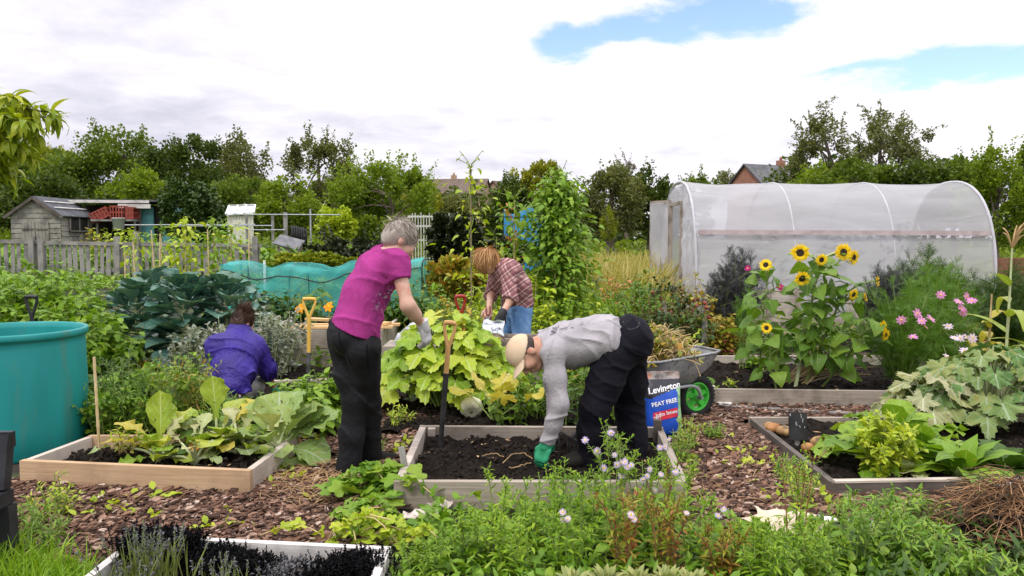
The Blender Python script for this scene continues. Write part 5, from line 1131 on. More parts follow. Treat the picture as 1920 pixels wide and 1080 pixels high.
    for pts in ([(1168, 603), (1180, 618), (1196, 613), (1198, 604)], [(1150, 610), (1140, 640), (1135, 665)]):
        m = MB(); pp = [np.array(bv.ray_cast(Vector(P(a, b, 4.4)), Vector(P(a, b, 5.0) - P(a, b, 4.4)))[0] or P(a, b, 4.7)) for a, b in pts]; tube(m, bez(pp, 10), .0045, 5); m.build('pocket_seam', 'black_metal', o)
    s = Sdf(); hand(s, wN, dN, (-.6, -.7, .3), .5, 1, 1.1, .004); part(s, .004, 'glove', 'glove_green', o); s = Sdf(); s.cone(wN + (eN - wN) * .06, wN + unit(dN) * .02, .043, .038); part(s, .005, 'glove_cuff', 'glove_green', o)
    s = Sdf(); hand(s, wF, (-.2, 0, -1), (-.6, .6, .2), .5, -1, 1.08, .004); part(s, .005, 'glove', 'glove_green', o)
    s = Sdf(); s.ell(q(0, -.02, .012), A, (.078, .094, .088), .02); s.cone(q(-.066, -.015, .0), q(-.07, -.01, -.03), .016, .010, .02); s.cone(q(.066, -.015, .0), q(.07, -.01, -.03), .016, .010, .02); s.cut(q(0, .035, .0), A[1] - A[2] * .35, .2); s.noise = folds(.004, 90, (.7, .2, .4), 2); part(s, .0055, 'hair', 'hair_dark', o)
    s = Sdf(); s.ell(q(0, -.004, .034), A, (.087, .108, .088), .02); s.cut(q(0, 0, .012), -(A[2] + A[1] * .05), .3); cp = part(s, .005, 'cap', 'cap_beige', o)
    m = MB()
    def vis(u, v, e=0): a = (u - .5) * 2.1; k = .088 + .002; x = math.sin(a) * (.083 + .012 * v); y = math.cos(a) * .098 + v * (.075 * math.cos(a * .8)); return tuple(q(x, y, .030 - .012 * v - .030 * (math.sin(a) ** 2) + e))
    cloth(m, lambda u, v: vis(u, v), 18, 7); cloth(m, lambda u, v: vis(1 - u, v, .004), 18, 7); cloth(m, lambda u, v: vis(u, 1, .004 * v), 18, 2); sub(m, 'visor', 'cap_beige', cp)
    m = MB(); lathe(m, [(.001, .004), (.007, .002), (.009, 0)], q(0, -.004, .121), 10, axis=A[2]); sub(m, 'button', 'cap_beige', cp)
    bs = bvh_of(sw); fwd = np.array([1., 0, 0]); 
    for (px, py, txt, sz, bo) in ((1040, 604, 'VI E', .055, .0006), (1053, 607, 'E', .034, .0003), (1062, 601, 'I I I', .026, .0003), (1073, 601, 'II', .026, .0003), (1092, 594, 'E I', .03, .0003)):
        c0 = P(px, py, 4.72); lettering(txt, 'print_ink', o, bs, c0, (.28, .72, .62), (-.95, .2, .1), sz, bold=bo)
surf('print_ink', (.10, .10, .14), None, rough=.9)
def woman_blue():
    o = thing('person', 'person kneeling in a crumpled violet blue jacket, brown hair tied in a bun', 'person', (-2.35, 6.5, .03)); f = unit((.5, .85, 0)); r = unit((.85, -.5, 0)); up = np.array([0, 0, 1.])
    pel = P(424, 726, 6.32); ch = P(441, 660, 6.48); nb = P(448, 622, 6.58); hc = P(456, 604, 6.62); sR, eR, wR = P(474, 650, 6.56), P(501, 692, 6.70), P(511, 724, 6.86); sL, eL, wL = P(408, 652, 6.48), P(420, 700, 6.85), P(455, 722, 6.95); kR, aR = P(476, 726, 6.72), P(430, 752, 6.30); kL, aL = P(440, 730, 6.85), P(400, 755, 6.40); ax = unit(ch - pel)
    s = Sdf(); s.limb([pel, ch], [.13, .12], .05, (r, 1.35)); s.limb([ch, nb], [.11, .06], .05); s.limb([nb, hc - (0, 0, .07)], [.05, .05]); q, A = head(s, hc, (.40, .75, -.5), (.3, .3, .9), .97); s.limb([sR, eR, wR], [.046, .037, .027]); s.limb([sL, eL, wL], [.046, .037, .027]); s.cone(sR, sL, .05, k=.05)
    s.limb([pel, kR, aR], [.09, .06, .04]); s.limb([pel, kL, aL], [.09, .06, .04]); dR = P(521, 738, 6.92) - wR; hand(s, wR, dR, (.4, -.5, .7), .5, -1); hand(s, wL, (.5, .3, -.7), (.2, .5, .6), .5, 1); part(s, .0075, 'body', 'skin_tan', o); eyes(q, o, .97)
    s = Sdf(); s.limb([pel + (0, 0, .0), (pel + ch) / 2, ch], [.168, .165, .155], .05, (r, 1.38)); s.limb([ch, nb - up * .01], [.15, .095], .06, (r, 1.3)); we = eR + (wR - eR) * .45; s.limb([ch + (sR - ch) * .5, sR, eR, we], [.10, .098, .078, .062], .05); s.limb([ch + (sL - ch) * .5, sL, eL, wL], [.10, .098, .078, .06], .05); s.cone(nb - up * .02, nb + up * .035, .082, .075, .02, (f, .95)); s.cut(we, wR - eR, .1); s.cut(pel - up * .03, -up, .4); s.noise = folds(.020, 30, (.35, .2, 1), 8); jk = part(s, .0075, 'jacket', 'jacket_blue', o)
    s = Sdf(); s.limb([nb + up * .022, nb + up * .052], [.078, .072], .02); s.cut(nb + up * .05, up, .2); part(s, .006, 'collar', 'jacket_blue', o)
    s = Sdf(); s.limb([pel - up * .02, kR, aR], [.15, .085, .075], .05); s.limb([pel - up * .02, kL, aL], [.15, .085, .075], .05); s.noise = folds(.009, 34, (.7, .5, .3), 5); part(s, .008, 'trousers', 'trouser_grey', o)
    for a in (aR, aL): s = Sdf(); s.limb([a, a - f * .1 - up * .02], [.05, .045]); part(s, .009, 'boot', 'boot', o)
    s = Sdf(); hand(s, wR, dR, (.4, -.5, .7), .5, -1, 1.08, .004); part(s, .005, 'glove', 'glove_green', o); s = Sdf(); hand(s, wL, (.5, .3, -.7), (.2, .5, .6), .5, 1, 1.08, .004); part(s, .006, 'glove', 'glove_green', o)
    s = Sdf(); s.ell(q(0, -.014, .018), A, (.079, .098, .092), .02); s.ell(q(0, -.05, -.03), A, (.07, .055, .06), .03); s.ell(P(458, 580, 6.60), np.eye(3), (.046, .046, .05), .012); s.cut(q(0, .05, 0), A[1] - A[2] * .5, .2); s.noise = folds(.005, 60, (.7, .5, .5), 2); hr = part(s, .006, 'hair', 'hair_brown', o)
    m = MB(); g = np.random.default_rng(6); strands(m, q(0, -.014, .018), A, np.array([.08, .099, .093]), 800, g, (0, 0, 1.), .065, .3, -.8, .7); strands(m, P(458, 580, 6.60), np.eye(3), np.array([.045, .045, .05]), 240, g, (.5, .3, .6), .06, .45, -.9, 2, lift=.5); sub(m, 'hair_locks', 'hair_brown', hr)
def woman_plaid():
    o = thing('person', 'person with blond bob in rolled sleeve plaid shirt and blue jeans, stooping with pruning snips', 'person', (.05, 7.6, 0)); f = unit((-.85, -.4, 0)); l = unit((.4, -.85, 0)); up = np.array([0, 0, 1.])
    pel = P(970, 568, 7.62); mid = P(966, 538, 7.58); ch = P(950, 512, 7.54); nb = P(928, 499, 7.5); hc = P(913, 488, 7.45); ax = unit(ch - pel)
    sN, eN, wN = P(953, 510, 7.36), P(957, 562, 7.24), P(942, 588, 7.14); sF, eF, wF = P(932, 508, 7.70), P(920, 556, 7.62), P(917, 577, 7.42); hN, kN, aN = P(976, 585, 7.53), P(979, 655, 7.42), P(981, 730, 7.5); hF, kF, aF = P(958, 585, 7.72), P(932, 645, 7.58), P(936, 728, 7.68)
    s = Sdf(); s.limb([pel, mid, ch], [.12, .11, .12], .05, (l, 1.35)); s.limb([ch, nb], [.11, .06], .05); s.limb([nb, hc + (.03, .02, -.02)], [.052, .05]); q, A = head(s, hc, (-.60, -.45, -.66), (-.55, -.1, .75), .98); s.limb([sN, eN, wN], [.047, .038, .027]); s.limb([sF, eF, wF], [.047, .038, .027]); s.cone(sN, sF, .05, k=.05); s.limb([hN, kN, aN], [.085, .06, .04]); s.limb([hF, kF, aF], [.085, .06, .04])
    for a in (aN, aF): s.limb([a, a + f * .14 - up * .03], [.036, .03])
    dF = P(915, 597, 7.36) - wF; dN = P(933, 611, 7.08) - wN; hand(s, wF, dF, (.2, -.9, .3), .55, 1); hand(s, wN, dN, (.5, -.7, .3), .5, -1); part(s, .0075, 'body', 'skin', o); eyes(q, o, .98)
    s = Sdf(); s.limb([pel + up * .0, mid, ch], [.15, .142, .145], .05, (l, 1.35)); s.limb([ch, nb], [.135, .075], .05, (l, 1.3)); rN = eN + (wN - eN) * .12; rF = eF + (wF - eF) * .0; s.limb([ch + (sN - ch) * .5, sN, eN, rN], [.085, .08, .07, .068], .04); s.limb([ch + (sF - ch) * .5, sF, eF, rF], [.085, .08, .066, .062], .04); s.cone(rN + (eN - rN) * .3, rN, .07, .072, .01); s.cut(rN, wN - eN, .1); s.cut(rF, wF - eF, .1); s.cut(pel - up * .035, -up - .3 * ax, .3); s.cut(nb + (nb - ch) * .08, nb - ch, .1); s.noise = folds(.007, 32, ax, 3); part(s, .0075, 'plaid_shirt', 'plaid', o)
    s = Sdf(); s.limb([nb - (nb - ch) * .15, nb + (nb - ch) * .35], [.078, .068], .02); s.cut(nb + (nb - ch) * .3, nb - ch, .2); part(s, .006, 'collar', 'collar_dark', o)
    s = Sdf(); s.limb([pel + up * .04, pel - up * .05], [.128, .14], .05, (l, 1.25)); s.limb([hN, kN, aN - up * .04], [.11, .085, .075], .05); s.limb([hF, kF, aF - up * .04], [.11, .085, .075], .05); s.noise = folds(.006, 30, (.2, .1, 1), 4); part(s, .0075, 'jeans', 'denim', o)
    for a in (aN, aF): s = Sdf(); z = .045; s.limb([np.array([a[0], a[1], z]) - f * .04, np.array([a[0], a[1], z]) + f * .16], [.045, .04]); s.cone(a, (a[0], a[1], z), .05); part(s, .01, 'boot', 'boot', o)
    s = Sdf(); hand(s, wN, dN, (.5, -.7, .3), .5, -1, 1.1, .004); s.cone(wN + (eN - wN) * .12, wN, .036, .032); part(s, .005, 'glove', 'glove_black', o)
    s = Sdf(); s.ell(q(0, -.012, .02), A, (.084, .102, .096), .02); s.ell(q(0, -.04, -.05), A, (.078, .07, .09), .03); s.cut(q(0, .058, -.02), A[1] - A[2] * .30, .25); s.noise = folds(.004, 110, (.8, .5, .1), 2); hr = part(s, .006, 'hair', 'hair_blond', o)
    m = MB(); g = np.random.default_rng(8); strands(m, q(0, -.012, .02), A, np.array([.085, .103, .097]), 1000, g, (-.12, -.05, -1.), .15, .32, -.35, 1.2, HAIR_LONG, .05); strands(m, q(0, -.01, .03), A, np.array([.086, .104, .09]), 500, g, (-.25, -.1, -1.), .11, .4, .1, 2, HAIR_LONG, .04); sub(m, 'hair_locks', 'hair_blond', hr)
    sn = thing('pruning_snips', 'small silver snips held by the person in the plaid shirt', 'snips', P(915, 598, 7.34)); 
    for k in (-1, 1):
        p = P(915, 592, 7.36); m = MB(); beam(m, p + (.012 * k, 0, 0), p + (-.004 * k, -.02, -.10), .012, .005); m.build('blade', 'galvanised', sn); m = MB(); tube(m, bez([p, p + (.02 * k, 0, .03), p + (.018 * k, .01, .09)], 6), .007, 6); m.build('handle', 'red_plastic', sn)
surf('collar_dark', (.04, .05, .05), (.09, .10, .10), 8, .9)
woman_magenta(); man_cap(); woman_blue(); woman_plaid()
# ------------------------------------------------------------------ plants
GA = 2.39996
def along(pts, t):
    pts = np.asarray(pts); s = np.clip(np.asarray(t) * (len(pts) - 1), 0, len(pts) - 1.001); i = s.astype(int); f = (s - i)[:, None]; return pts[i] * (1 - f) + pts[i + 1] * f, unit(pts[i + 1] - pts[i])
def leaves_on(mb, pts, n, T, size, g, t0=.15, t1=1.0, ang=.5, taper=.4, roll=.4, wide=None):
    t = np.sort(g.uniform(t0, t1, n)); p, tan = along(pts, t); az = np.arange(n) * GA + g.uniform(0, 6); ref = np.array([1., 0, 0]); a = unit(np.cross(tan, ref) + 1e-6); b = np.cross(tan, a)
    out = a * np.cos(az)[:, None] + b * np.sin(az)[:, None]; d = unit(out * math.cos(ang) + tan * math.sin(ang) + g.normal(0, .18, (n, 3))); sz = size * (1 - taper * t) * g.uniform(.7, 1.25, n); k = len(T)
    for i in range(k): scat(mb, T[i], p[i::k], d[i::k], sz[i::k], g.uniform(-roll, roll, len(p[i::k])), wide=wide)
def stemmy(name, label, cat, base, rad, h, nst, nl, T, size, lm, sm='green_stem', seed=0, lean=.5, ang=.5, side=0, thick=.006, group=None, taper=.4, extra=None, wide=None):
    """several leafy stems from one crown"""
    g = np.random.default_rng(seed + 100); base = np.asarray(base, float); o = thing(name, label, cat, base, group); sb, lb = MB(), MB(); tips = []
    for i in range(nst):
        az = i * GA + g.uniform(-.4, .4); rr = rad * math.sqrt((i + .5) / nst) * g.uniform(.8, 1.15); hh = h * (1 - .35 * (rr / max(rad, .01)) ** 2) * g.uniform(.85, 1.08); q = base + (rr * .3 * math.cos(az), rr * .3 * math.sin(az), 0); e = base + (rr * math.cos(az), rr * math.sin(az), hh)
        c = bez([q - (0, 0, .02), (q + e) / 2 + (g.normal(0, .02), g.normal(0, .02), hh * .1 * lean), e], 9); tube(sb, c, np.linspace(thick, thick * .4, 9), 5); leaves_on(lb, c, nl, T, size, g, .12, 1, ang, taper, wide=wide); tips.append(c[-1])
        for k in range(side):
            p, tn = along(c, [g.uniform(.35, .95)]); d = unit(g.normal(size=3) * (1, 1, .3) + (0, 0, .6)); e2 = p[0] + d * h * g.uniform(.12, .25); c2 = bez([p[0], (p[0] + e2) / 2 + (0, 0, .01), e2], 5); tube(sb, c2, np.linspace(thick * .6, thick * .25, 5), 4); leaves_on(lb, c2, max(3, nl // 3), T, size * .8, g, .2, 1, ang, taper, wide=wide); tips.append(e2)
    sb.build('stem', sm, o); lb.build('foliage', lm, o)
    if extra: extra(o, tips, g)
    return o
def rosette(name, label, cat, base, T, n, size, elev, lm, sm=None, seed=0, group=None, pet=.0, wide=None, spots=None):
    """leaves springing from one crown; elev (low, high) angle over the ground"""
    g = np.random.default_rng(seed + 300); base = np.asarray(base, float); o = thing(name, label, cat, base, group); lb, sb = MB(), MB(); k = len(T)
    for i in range(n):
        az = i * GA + g.uniform(-.3, .3); f = i / max(1, n - 1); el = elev[0] + (elev[1] - elev[0]) * f + g.normal(0, .08); d = np.array([math.cos(az) * math.cos(el), math.sin(az) * math.cos(el), math.sin(el)]); sz = size * (1 - .35 * f) * g.uniform(.8, 1.2); p = base + d * (1, 1, .3) * .02; wd = 1 if wide is None else wide
        if pet > 0: q = p + d * sz * pet; tube(sb, bez([p - (0, 0, .01), (p + q) / 2 + (0, 0, .01), q], 5), np.linspace(.009, .006, 5) * size * 2.2, 5); p = q; d = unit(d * (1, 1, .55) + g.normal(0, .1, 3))
        scat(lb, T[i % k], p, d, sz, g.uniform(-.3, .3), wide=wd)
    if sb.nv: sb.build('stem', sm or 'pale_stem', o)
    lb.build('foliage', lm, o); return o
def big_leaf(mb, T, base, tip_dir, size, roll=0, wide=1, up=(0, 0, 1)): scat(mb, T, base, tip_dir, size, roll, wide=wide, up=up)
def gz(px, d): x = P(px, 500, d)[0]; return np.array([x, d, float(hgt(x, d))])
def daisy(mp, mc, pos, nor, Rr, n, w, g, droop=.25, disc=.28, T=None):
    a, b, c = frame(nor, (.3, .2, 1)); az = np.arange(n) / n * 2 * math.pi + g.uniform(0, 1); d = np.cos(az)[:, None] * b + np.sin(az)[:, None] * c + a * g.normal(.12, .1, (n, 1))
    scat(mp, T or leaf_T(lambda t: w * min(1, .35 + t * 1.6) * (1 - t ** 4) + .002, 3, .1, droop, cross=2), np.asarray(pos) + d * Rr * disc * .6, d, Rr * (1 - disc * .4) * g.uniform(.9, 1.1, n), g.normal(0, .15, n), up=a)
    lathe(mc, [(.0003, .16 * Rr), (Rr * disc * .6, .13 * Rr), (Rr * disc, .03 * Rr), (Rr * disc * .9, -.04 * Rr)], pos, 10, axis=a)
def cover(name, label, cat, pts, T, size, lm, per=5, seed=0, hmax=.12, elev=(.2, 1.2)):
    """ground cover: small tufts of leaves at many places"""
    g = np.random.default_rng(seed + 900); pts = np.asarray(pts, float); N = len(pts) * per; p = np.repeat(pts, per, 0) + np.column_stack([g.normal(0, size * .45, N), g.normal(0, size * .45, N), g.random(N) ** 1.5 * hmax]); az = g.uniform(0, 2 * math.pi, N); el = g.uniform(*elev, N)
    d = np.column_stack([np.cos(az) * np.cos(el), np.sin(az) * np.cos(el), np.sin(el)]); m = MB(); k = len(T); sz = size * g.uniform(.5, 1.3, N)
    for i in range(k): scat(m, T[i], p[i::k], d[i::k], sz[i::k], g.uniform(-.5, .5, len(p[i::k])))
    return tag(m.build(name, lm), label, cat, kind='stuff')
BEDS = [MID, LEFT, [(-1.72, 2.2), (-.5, 2.2), (-.5, 3.42), (-1.72, 3.45)], [(1.83, 4.33), (3.7, 4.42), (4.4, 5.97), (1.85, 5.97)], [(1.8, 6.77), (4.5, 6.6), (4.5, 8.72), (1.8, 8.72)], [(-2.95, 8.9), (-1.5, 8.9), (-1.5, 10.5), (-2.95, 10.5)], [(-2.75, 6.5), (-.95, 6.5), (-1.0, 8.6), (-2.75, 8.6)], [(-1, 5.66), (1.3, 5.66), (1.4, 6.84), (-1, 6.84)], [(-.62, 6.86), (.42, 6.86), (.42, 7.2), (-.62, 7.2)], [(3.1, 12.9), (8.2, 12.9), (8.2, 16), (3.1, 16)]]
def free_pts(n, x0, x1, y0, y1, seed, paths=True, patchy=0.0, fn=None):
    g = np.random.default_rng(seed); y = g.uniform(y0, y1, n); x = g.uniform(x0, x1, n) if not callable(x0) else g.uniform(0, 1, n) * (x1(y) - x0(y)) + x0(y); k = np.ones(n, bool)
    for b in BEDS: k &= ~inpoly(x, y, b)
    if paths:
        for b in PATHS: k &= ~inpoly(x, y, b)
    if patchy: k &= (np.sin(x * 2.1 + 1.3 * np.sin(y * 1.7)) * np.sin(y * 1.9 + x) + g.normal(0, .5, n)) > patchy - .6
    if fn is not None: k &= fn(x, y)
    x, y = x[k], y[k]; return np.column_stack([x, y, hgt(x, y)])
# ---- ground cover
cover('meadow_weeds', 'rough green weeds covering the ground around and beyond the beds', 'weeds', free_pts(5200, lambda y: -.72 * y - 1, lambda y: .72 * y + 1, 6.6, 17, 1, fn=lambda x, y: ~((x < -3.5) & (y > 12))), T_OV, .10, 'lf_mid', 5, 1, .22)
cover('yellow_weeds', 'yellowing weeds and seedlings scattered between the crops', 'weeds', free_pts(1700, lambda y: -.72 * y - 1, lambda y: .72 * y + 1, 6.6, 16, 2, patchy=.6, fn=lambda x, y: ~((x < -3) & (y > 10))), T_LA, .13, 'lf_autumn', 5, 2, .3)
cover('rough_grass', 'rough grass and weeds of the far plots', 'grass', free_pts(6000, lambda y: -.75 * y, lambda y: .75 * y, 15, 44, 3, fn=lambda x, y: (x > -3.4) | (y > 24)), [T_RH, T_NAR], .30, 'tr_bright', 5, 3, .35)
cover('plot_crops', 'low leafy crops growing behind the picket fence', 'crops', free_pts(1500, -17, -4.5, 17.4, 23.5, 4), T_OV, .22, 'lf_herb', 6, 4, .5)
cover('fence_weeds', 'weeds growing against the foot of the picket fence', 'weeds', free_pts(900, -12, -3.5, 14.6, 16.9, 5), T_OV, .10, 'lf_bright', 4, 5, .10)
cover('path_weeds', 'small weeds rooting in the edges of the chip paths', 'weeds', np.concatenate([free_pts(90, -.8, -.55, 4.3, 6.5, 6, False), free_pts(110, 1.0, 1.8, 3.9, 5.9, 7, False, .9), free_pts(60, -2.9, -.8, 3.5, 4.3, 8, False, .9), free_pts(60, -1.62, -1.3, 4.5, 6.4, 9, False)]), T_OV, .05, 'lf_lime', 6, 6, .05)
# ---- wood behind the far plots, reads as one mass
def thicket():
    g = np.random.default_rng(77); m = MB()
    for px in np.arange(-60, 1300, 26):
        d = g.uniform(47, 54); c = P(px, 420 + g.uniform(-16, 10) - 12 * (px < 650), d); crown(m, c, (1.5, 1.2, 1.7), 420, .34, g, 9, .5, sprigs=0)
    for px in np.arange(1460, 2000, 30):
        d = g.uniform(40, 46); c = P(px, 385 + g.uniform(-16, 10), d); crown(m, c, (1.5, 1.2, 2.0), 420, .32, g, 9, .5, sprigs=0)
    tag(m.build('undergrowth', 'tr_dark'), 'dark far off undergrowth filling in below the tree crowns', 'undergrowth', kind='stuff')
thicket()
# ---- potatoes behind the butt
TP = 'potato plants behind the water butt'
for i, (px, d, h, l) in enumerate(((-15, 7.4, .95, 'bright green bushy potato plant at the very edge behind the water butt'), (48, 7.9, 1.0, 'bright green bushy potato plant standing behind the black fork handle'), (100, 8.3, 1.03, 'bright green bushy potato plant, tallest of the row behind the butt'), (150, 7.6, .85, 'bright green potato plant between the butt and the brassicas'), (190, 7.2, .66, 'low potato plant leaning out beside the rim of the butt'), (70, 6.9, .72, 'low potato plant just over the rim of the butt'), (20, 9.2, 1.0, 'potato plant at the back by the fence'), (140, 9.3, .98, 'potato plant at the back below the fence posts'))):
    stemmy('potato_plant', l, 'potato plant', gz(px, d), .46, h * 1.17, 16, 28, T_OV, .16, 'lf_bright', seed=i, side=2, group=TP, ang=.1)
# ---- brassicas
def sprouts(label, px, d, h, n, size, seed):
    g = np.random.default_rng(seed); b = gz(px, d); o = thing('brussels_sprout_plant', label, 'sprout plant', b, 'tall brassicas before the fence'); st, pt, lf = MB(), MB(), MB(); top = b + (g.normal(0, .04), g.normal(0, .04), h * .72); c = bez([b - (0, 0, .05), (b + top) / 2 + (.03, 0, 0), top], 8); tube(st, c, np.linspace(.024, .016, 8), 7)
    for i in range(n):
        f = (i / n) ** .8; t = .30 + .7 * f; p = along(c, [t])[0][0]; az = i * GA; el = .05 + 1.15 * f ** 1.7; dd = np.array([math.cos(az) * math.cos(el), math.sin(az) * math.cos(el), math.sin(el)]); L = size * (1.1 - .5 * f) * g.uniform(.85, 1.15); pl = L * (.55 - .3 * f); q = p + dd * pl; tube(pt, bez([p, (p + q) / 2 + (0, 0, .015), q], 5), np.linspace(.010, .006, 5), 5)
        scat(lf, T_CABB[i % 3] if f > .5 else T_SPROUT[i % 3], q - dd * L * (.0 if f > .5 else .2), unit(dd * (1, 1, .8) + (0, 0, .25)), L, g.uniform(-.4, .4), wide=1.05)
    for k in range(26): t = .2 + .5 * k / 26; p = along(c, [t])[0][0]; az = k * GA; lathe(st, [(.001, .018), (.013, .012), (.016, 0), (.008, -.013)], p + (.028 * math.cos(az), .028 * math.sin(az), 0), 7)
    st.build('stem', 'pale_stem', o); pt.build('petiole', 'pale_stem', o); lf.build('foliage', 'lf_sprout', o)
for a in (('blue green sprout plant with bare pale stem and spreading stalks, middle of the group', 336, 7.9, 1.28, 56, .40, 1), ('dark sprout plant nearest the fence gap, its leaves drooping low', 252, 8.2, 1.18, 50, .40, 2), ('blue green sprout plant with upright heart of leaves beside the net', 412, 8.2, 1.25, 50, .39, 3), ('sprout plant tucked against the end of the teal net', 455, 8.8, 1.16, 42, .36, 4), ('dark sprout plant at the back between two others', 300, 9.0, 1.32, 42, .38, 5)): sprouts(*a)
# ---- comfrey, herbs, borage round the kneeling woman
for i, (px, d, n, s, l) in enumerate(((165, 6.3, 22, .5, 'large pointed leaf comfrey beside the water butt'), (215, 6.5, 24, .56, 'large pointed leaf comfrey clump, tallest leaves in front of the brassicas'), (262, 6.6, 22, .46, 'comfrey clump with arching leaves below the dark brassicas'), (310, 6.7, 20, .40, 'smaller comfrey clump close to the kneeling person'), (195, 5.9, 18, .40, 'low comfrey clump with drooping leaves over the bed corner'))):
    rosette('comfrey', l, 'comfrey', gz(px, d), T_COMF, n, s * 1.3, (.4, 1.4), 'lf_deep' if i % 2 else 'lf_bright', seed=i, group='comfrey clumps', pet=.22, sm='green_stem')
def tiny_flowers(mat, n, Rr, npet=5, w=.3):
    def f(o, tips, g):
        mp, mc = MB(), MB()
        for t in [tips[i] for i in g.permutation(len(tips))[:n]]: daisy(mp, mc, t, unit(g.normal(0, .5, 3) + (0, -.3, .8)), Rr, npet, w, g)
        mp.build('flowers', mat, o); mc.build('flower_centres', 'yellow_disc', o)
    return f
for i, (px, d, h, m, l) in enumerate(((190, 5.55, .46, 'lf_herb', 'bushy small leaved herb against the butt'), (240, 5.65, .55, 'lf_herb', 'bushy small leaved herb behind the bamboo cane'), (290, 5.75, .58, 'lf_bright', 'paler herb clump behind the yellowing chard'), (335, 5.9, .60, 'lf_autumn', 'reddish tinged herb clump near the kneeling person'), (360, 6.2, .55, 'lf_herb', 'green herb clump touching the blue jacket'), (430, 5.75, .33, 'lf_herb', 'low green herb in front of the kneeling person'), (500, 5.8, .30, 'lf_deep', 'low dark herb below the green glove'), (215, 6.0, .62, 'lf_deep', 'taller dark herb between comfrey and cane'))):
    stemmy('herb_plant', l, 'herb', gz(px, d), .30, h, 16, 22, T_LA if i % 2 else T_OV, .075, m, seed=20 + i, side=2, group='small leaved herbs behind the chard bed', extra=tiny_flowers('pt_lilac', 5, .012) if i in (0, 5) else None)
for i, (px, d, h, l) in enumerate(((395, 7.6, .70, 'grey leaved borage behind the shoulder of the kneeling person'), (430, 8.0, .78, 'grey leaved borage rising behind the hair bun'), (500, 7.9, .76, 'grey leaved borage between the hair bun and the yellow fork'), (530, 8.3, .74, 'grey leaved borage against the tall bed of planks'), (470, 8.5, .85, 'grey leaved borage at the back by the net'), (360, 7.3, .62, 'grey leaved borage below the sprout stems'))):
    stemmy('borage', l, 'borage', gz(px, d), .33, h, 15, 24, T_OV, .085, 'lf_grey', 'pale_stem', seed=40 + i, side=2, group='grey borage plants', extra=tiny_flowers('pt_lilac', 14, .014))
for i, (px, d, h, l) in enumerate(((560, 6.15, .36, 'bright pepper plant beside the frilly cabbage'), (600, 6.25, .42, 'bright pepper plant, taller, left of the black trousers'), (632, 6.4, .44, 'bright pepper plant touching the black trousers'), (585, 5.7, .30, 'small pepper plant at the path edge'), (540, 6.4, .34, 'pepper plant below the yellow handled fork'))):
    stemmy('pepper_plant', l.replace('left of', 'beside'), 'pepper plant', gz(px, d), .22, h, 9, 16, T_OV, .12, 'lf_bright', seed=60 + i, side=1, group='pepper plants by the path', ang=.2)
# ---- chard and cabbage in the tan bed
def leafy(name, label, cat, base, specs, lm, sm, group=None, curl_mat=None):
    """hand placed big leaves: (azimuth deg, elevation deg, length, petiole, template, roll, wide)"""
    base = np.asarray(base, float); o = thing(name, label, cat, base, group); mats = {}; st = MB()
    g = np.random.default_rng(int(abs(base[0]) * 1000)); big = max(q[2] for q in specs)
    for k in range(len(specs)): specs.append((g.uniform(0, 360), g.uniform(15, 70), big * g.uniform(.45, .85), g.uniform(.05, .18), specs[k][4], g.uniform(-.3, .3), g.uniform(.85, 1.15), g.choice([lm, lm, lm, 'lf_silver', 'lf_deep'])))
    for s in specs:
        az, el, L, pt, T, roll, wd = s[:7]; L *= 1.1; m = s[7] if len(s) > 7 else lm; a, e = R(az), R(el); d = np.array([math.cos(a) * math.cos(e), math.sin(a) * math.cos(e), math.sin(e)]); q = base + d * pt; tube(st, bez([base - (0, 0, .02), (base + q) / 2 + (0, 0, .01), q], 6), np.linspace(.012, .007, 6), 6); scat(mats.setdefault(m, MB()), T, q - d * .05 * L, d, L, roll, wide=wd)
    st.build('stalk', sm, o)
    for m, b in mats.items(): b.build('foliage' if m == lm else ('old_leaves' if m in ('lf_yellow', 'lf_rust') else 'outer_leaves'), m, o)
    return o
b = G(300, 858, .10); leafy('chard_plant', 'tall chard with one upright yellow green leaf and yellowing ones beside it', 'chard', b, [(100, 78, .34, .08, T_CHARD[3], .6, .85), (60, 62, .26, .10, T_CHARD[0], -.3, 1.1), (170, 55, .25, .12, T_CHARD[1], .2, 1.2, 'lf_yellow'), (205, 42, .26, .10, T_CHARD[1], .3, 1.2, 'lf_yellow'), (250, 18, .22, .08, T_CHARD[0], 0, 1), (300, 40, .22, .10, T_CHARD[1], -.2, 1), (20, 35, .26, .14, T_CHARD[1], -.2, 1, 'lf_silver'), (330, 15, .22, .08, T_CHARD[0], .2, .9), (140, 35, .26, .1, T_CHARD[2], 0, 1), (230, 60, .16, .06, T_CHARD[0], .2, 1)], 'lf_chard', 'pale_stem')
b = G(408, 846, .10); leafy('chard_plant', 'chard with a broad rounded leaf in front of the blue jacket and a yellow one', 'chard', b, [(120, 82, .27, .22, T_CHARD[3], .3, 1.1), (35, 58, .26, .22, T_CHARD[2], .3, 1, 'lf_yellow'), (80, 60, .24, .18, T_CHARD[1], -.2, 1.2), (10, 35, .24, .16, T_CHARD[1], .2, 1), (160, 38, .28, .16, T_CHARD[2], -.2, 1.1, 'lf_silver'), (200, 22, .22, .12, T_CHARD[1], .3, 1), (300, 30, .20, .14, T_CHARD[1], .2, .9, 'lf_yellow'), (260, 40, .20, .1, T_CHARD[2], 0, 1, 'lf_rust'), (340, 20, .24, .16, T_CHARD[1], -.3, 1.1), (60, 30, .3, .16, T_CHARD[2], 0, 1.1), (230, 14, .2, .1, T_CHARD[1], .2, 1, 'lf_silver')], 'lf_chard', 'pale_stem')
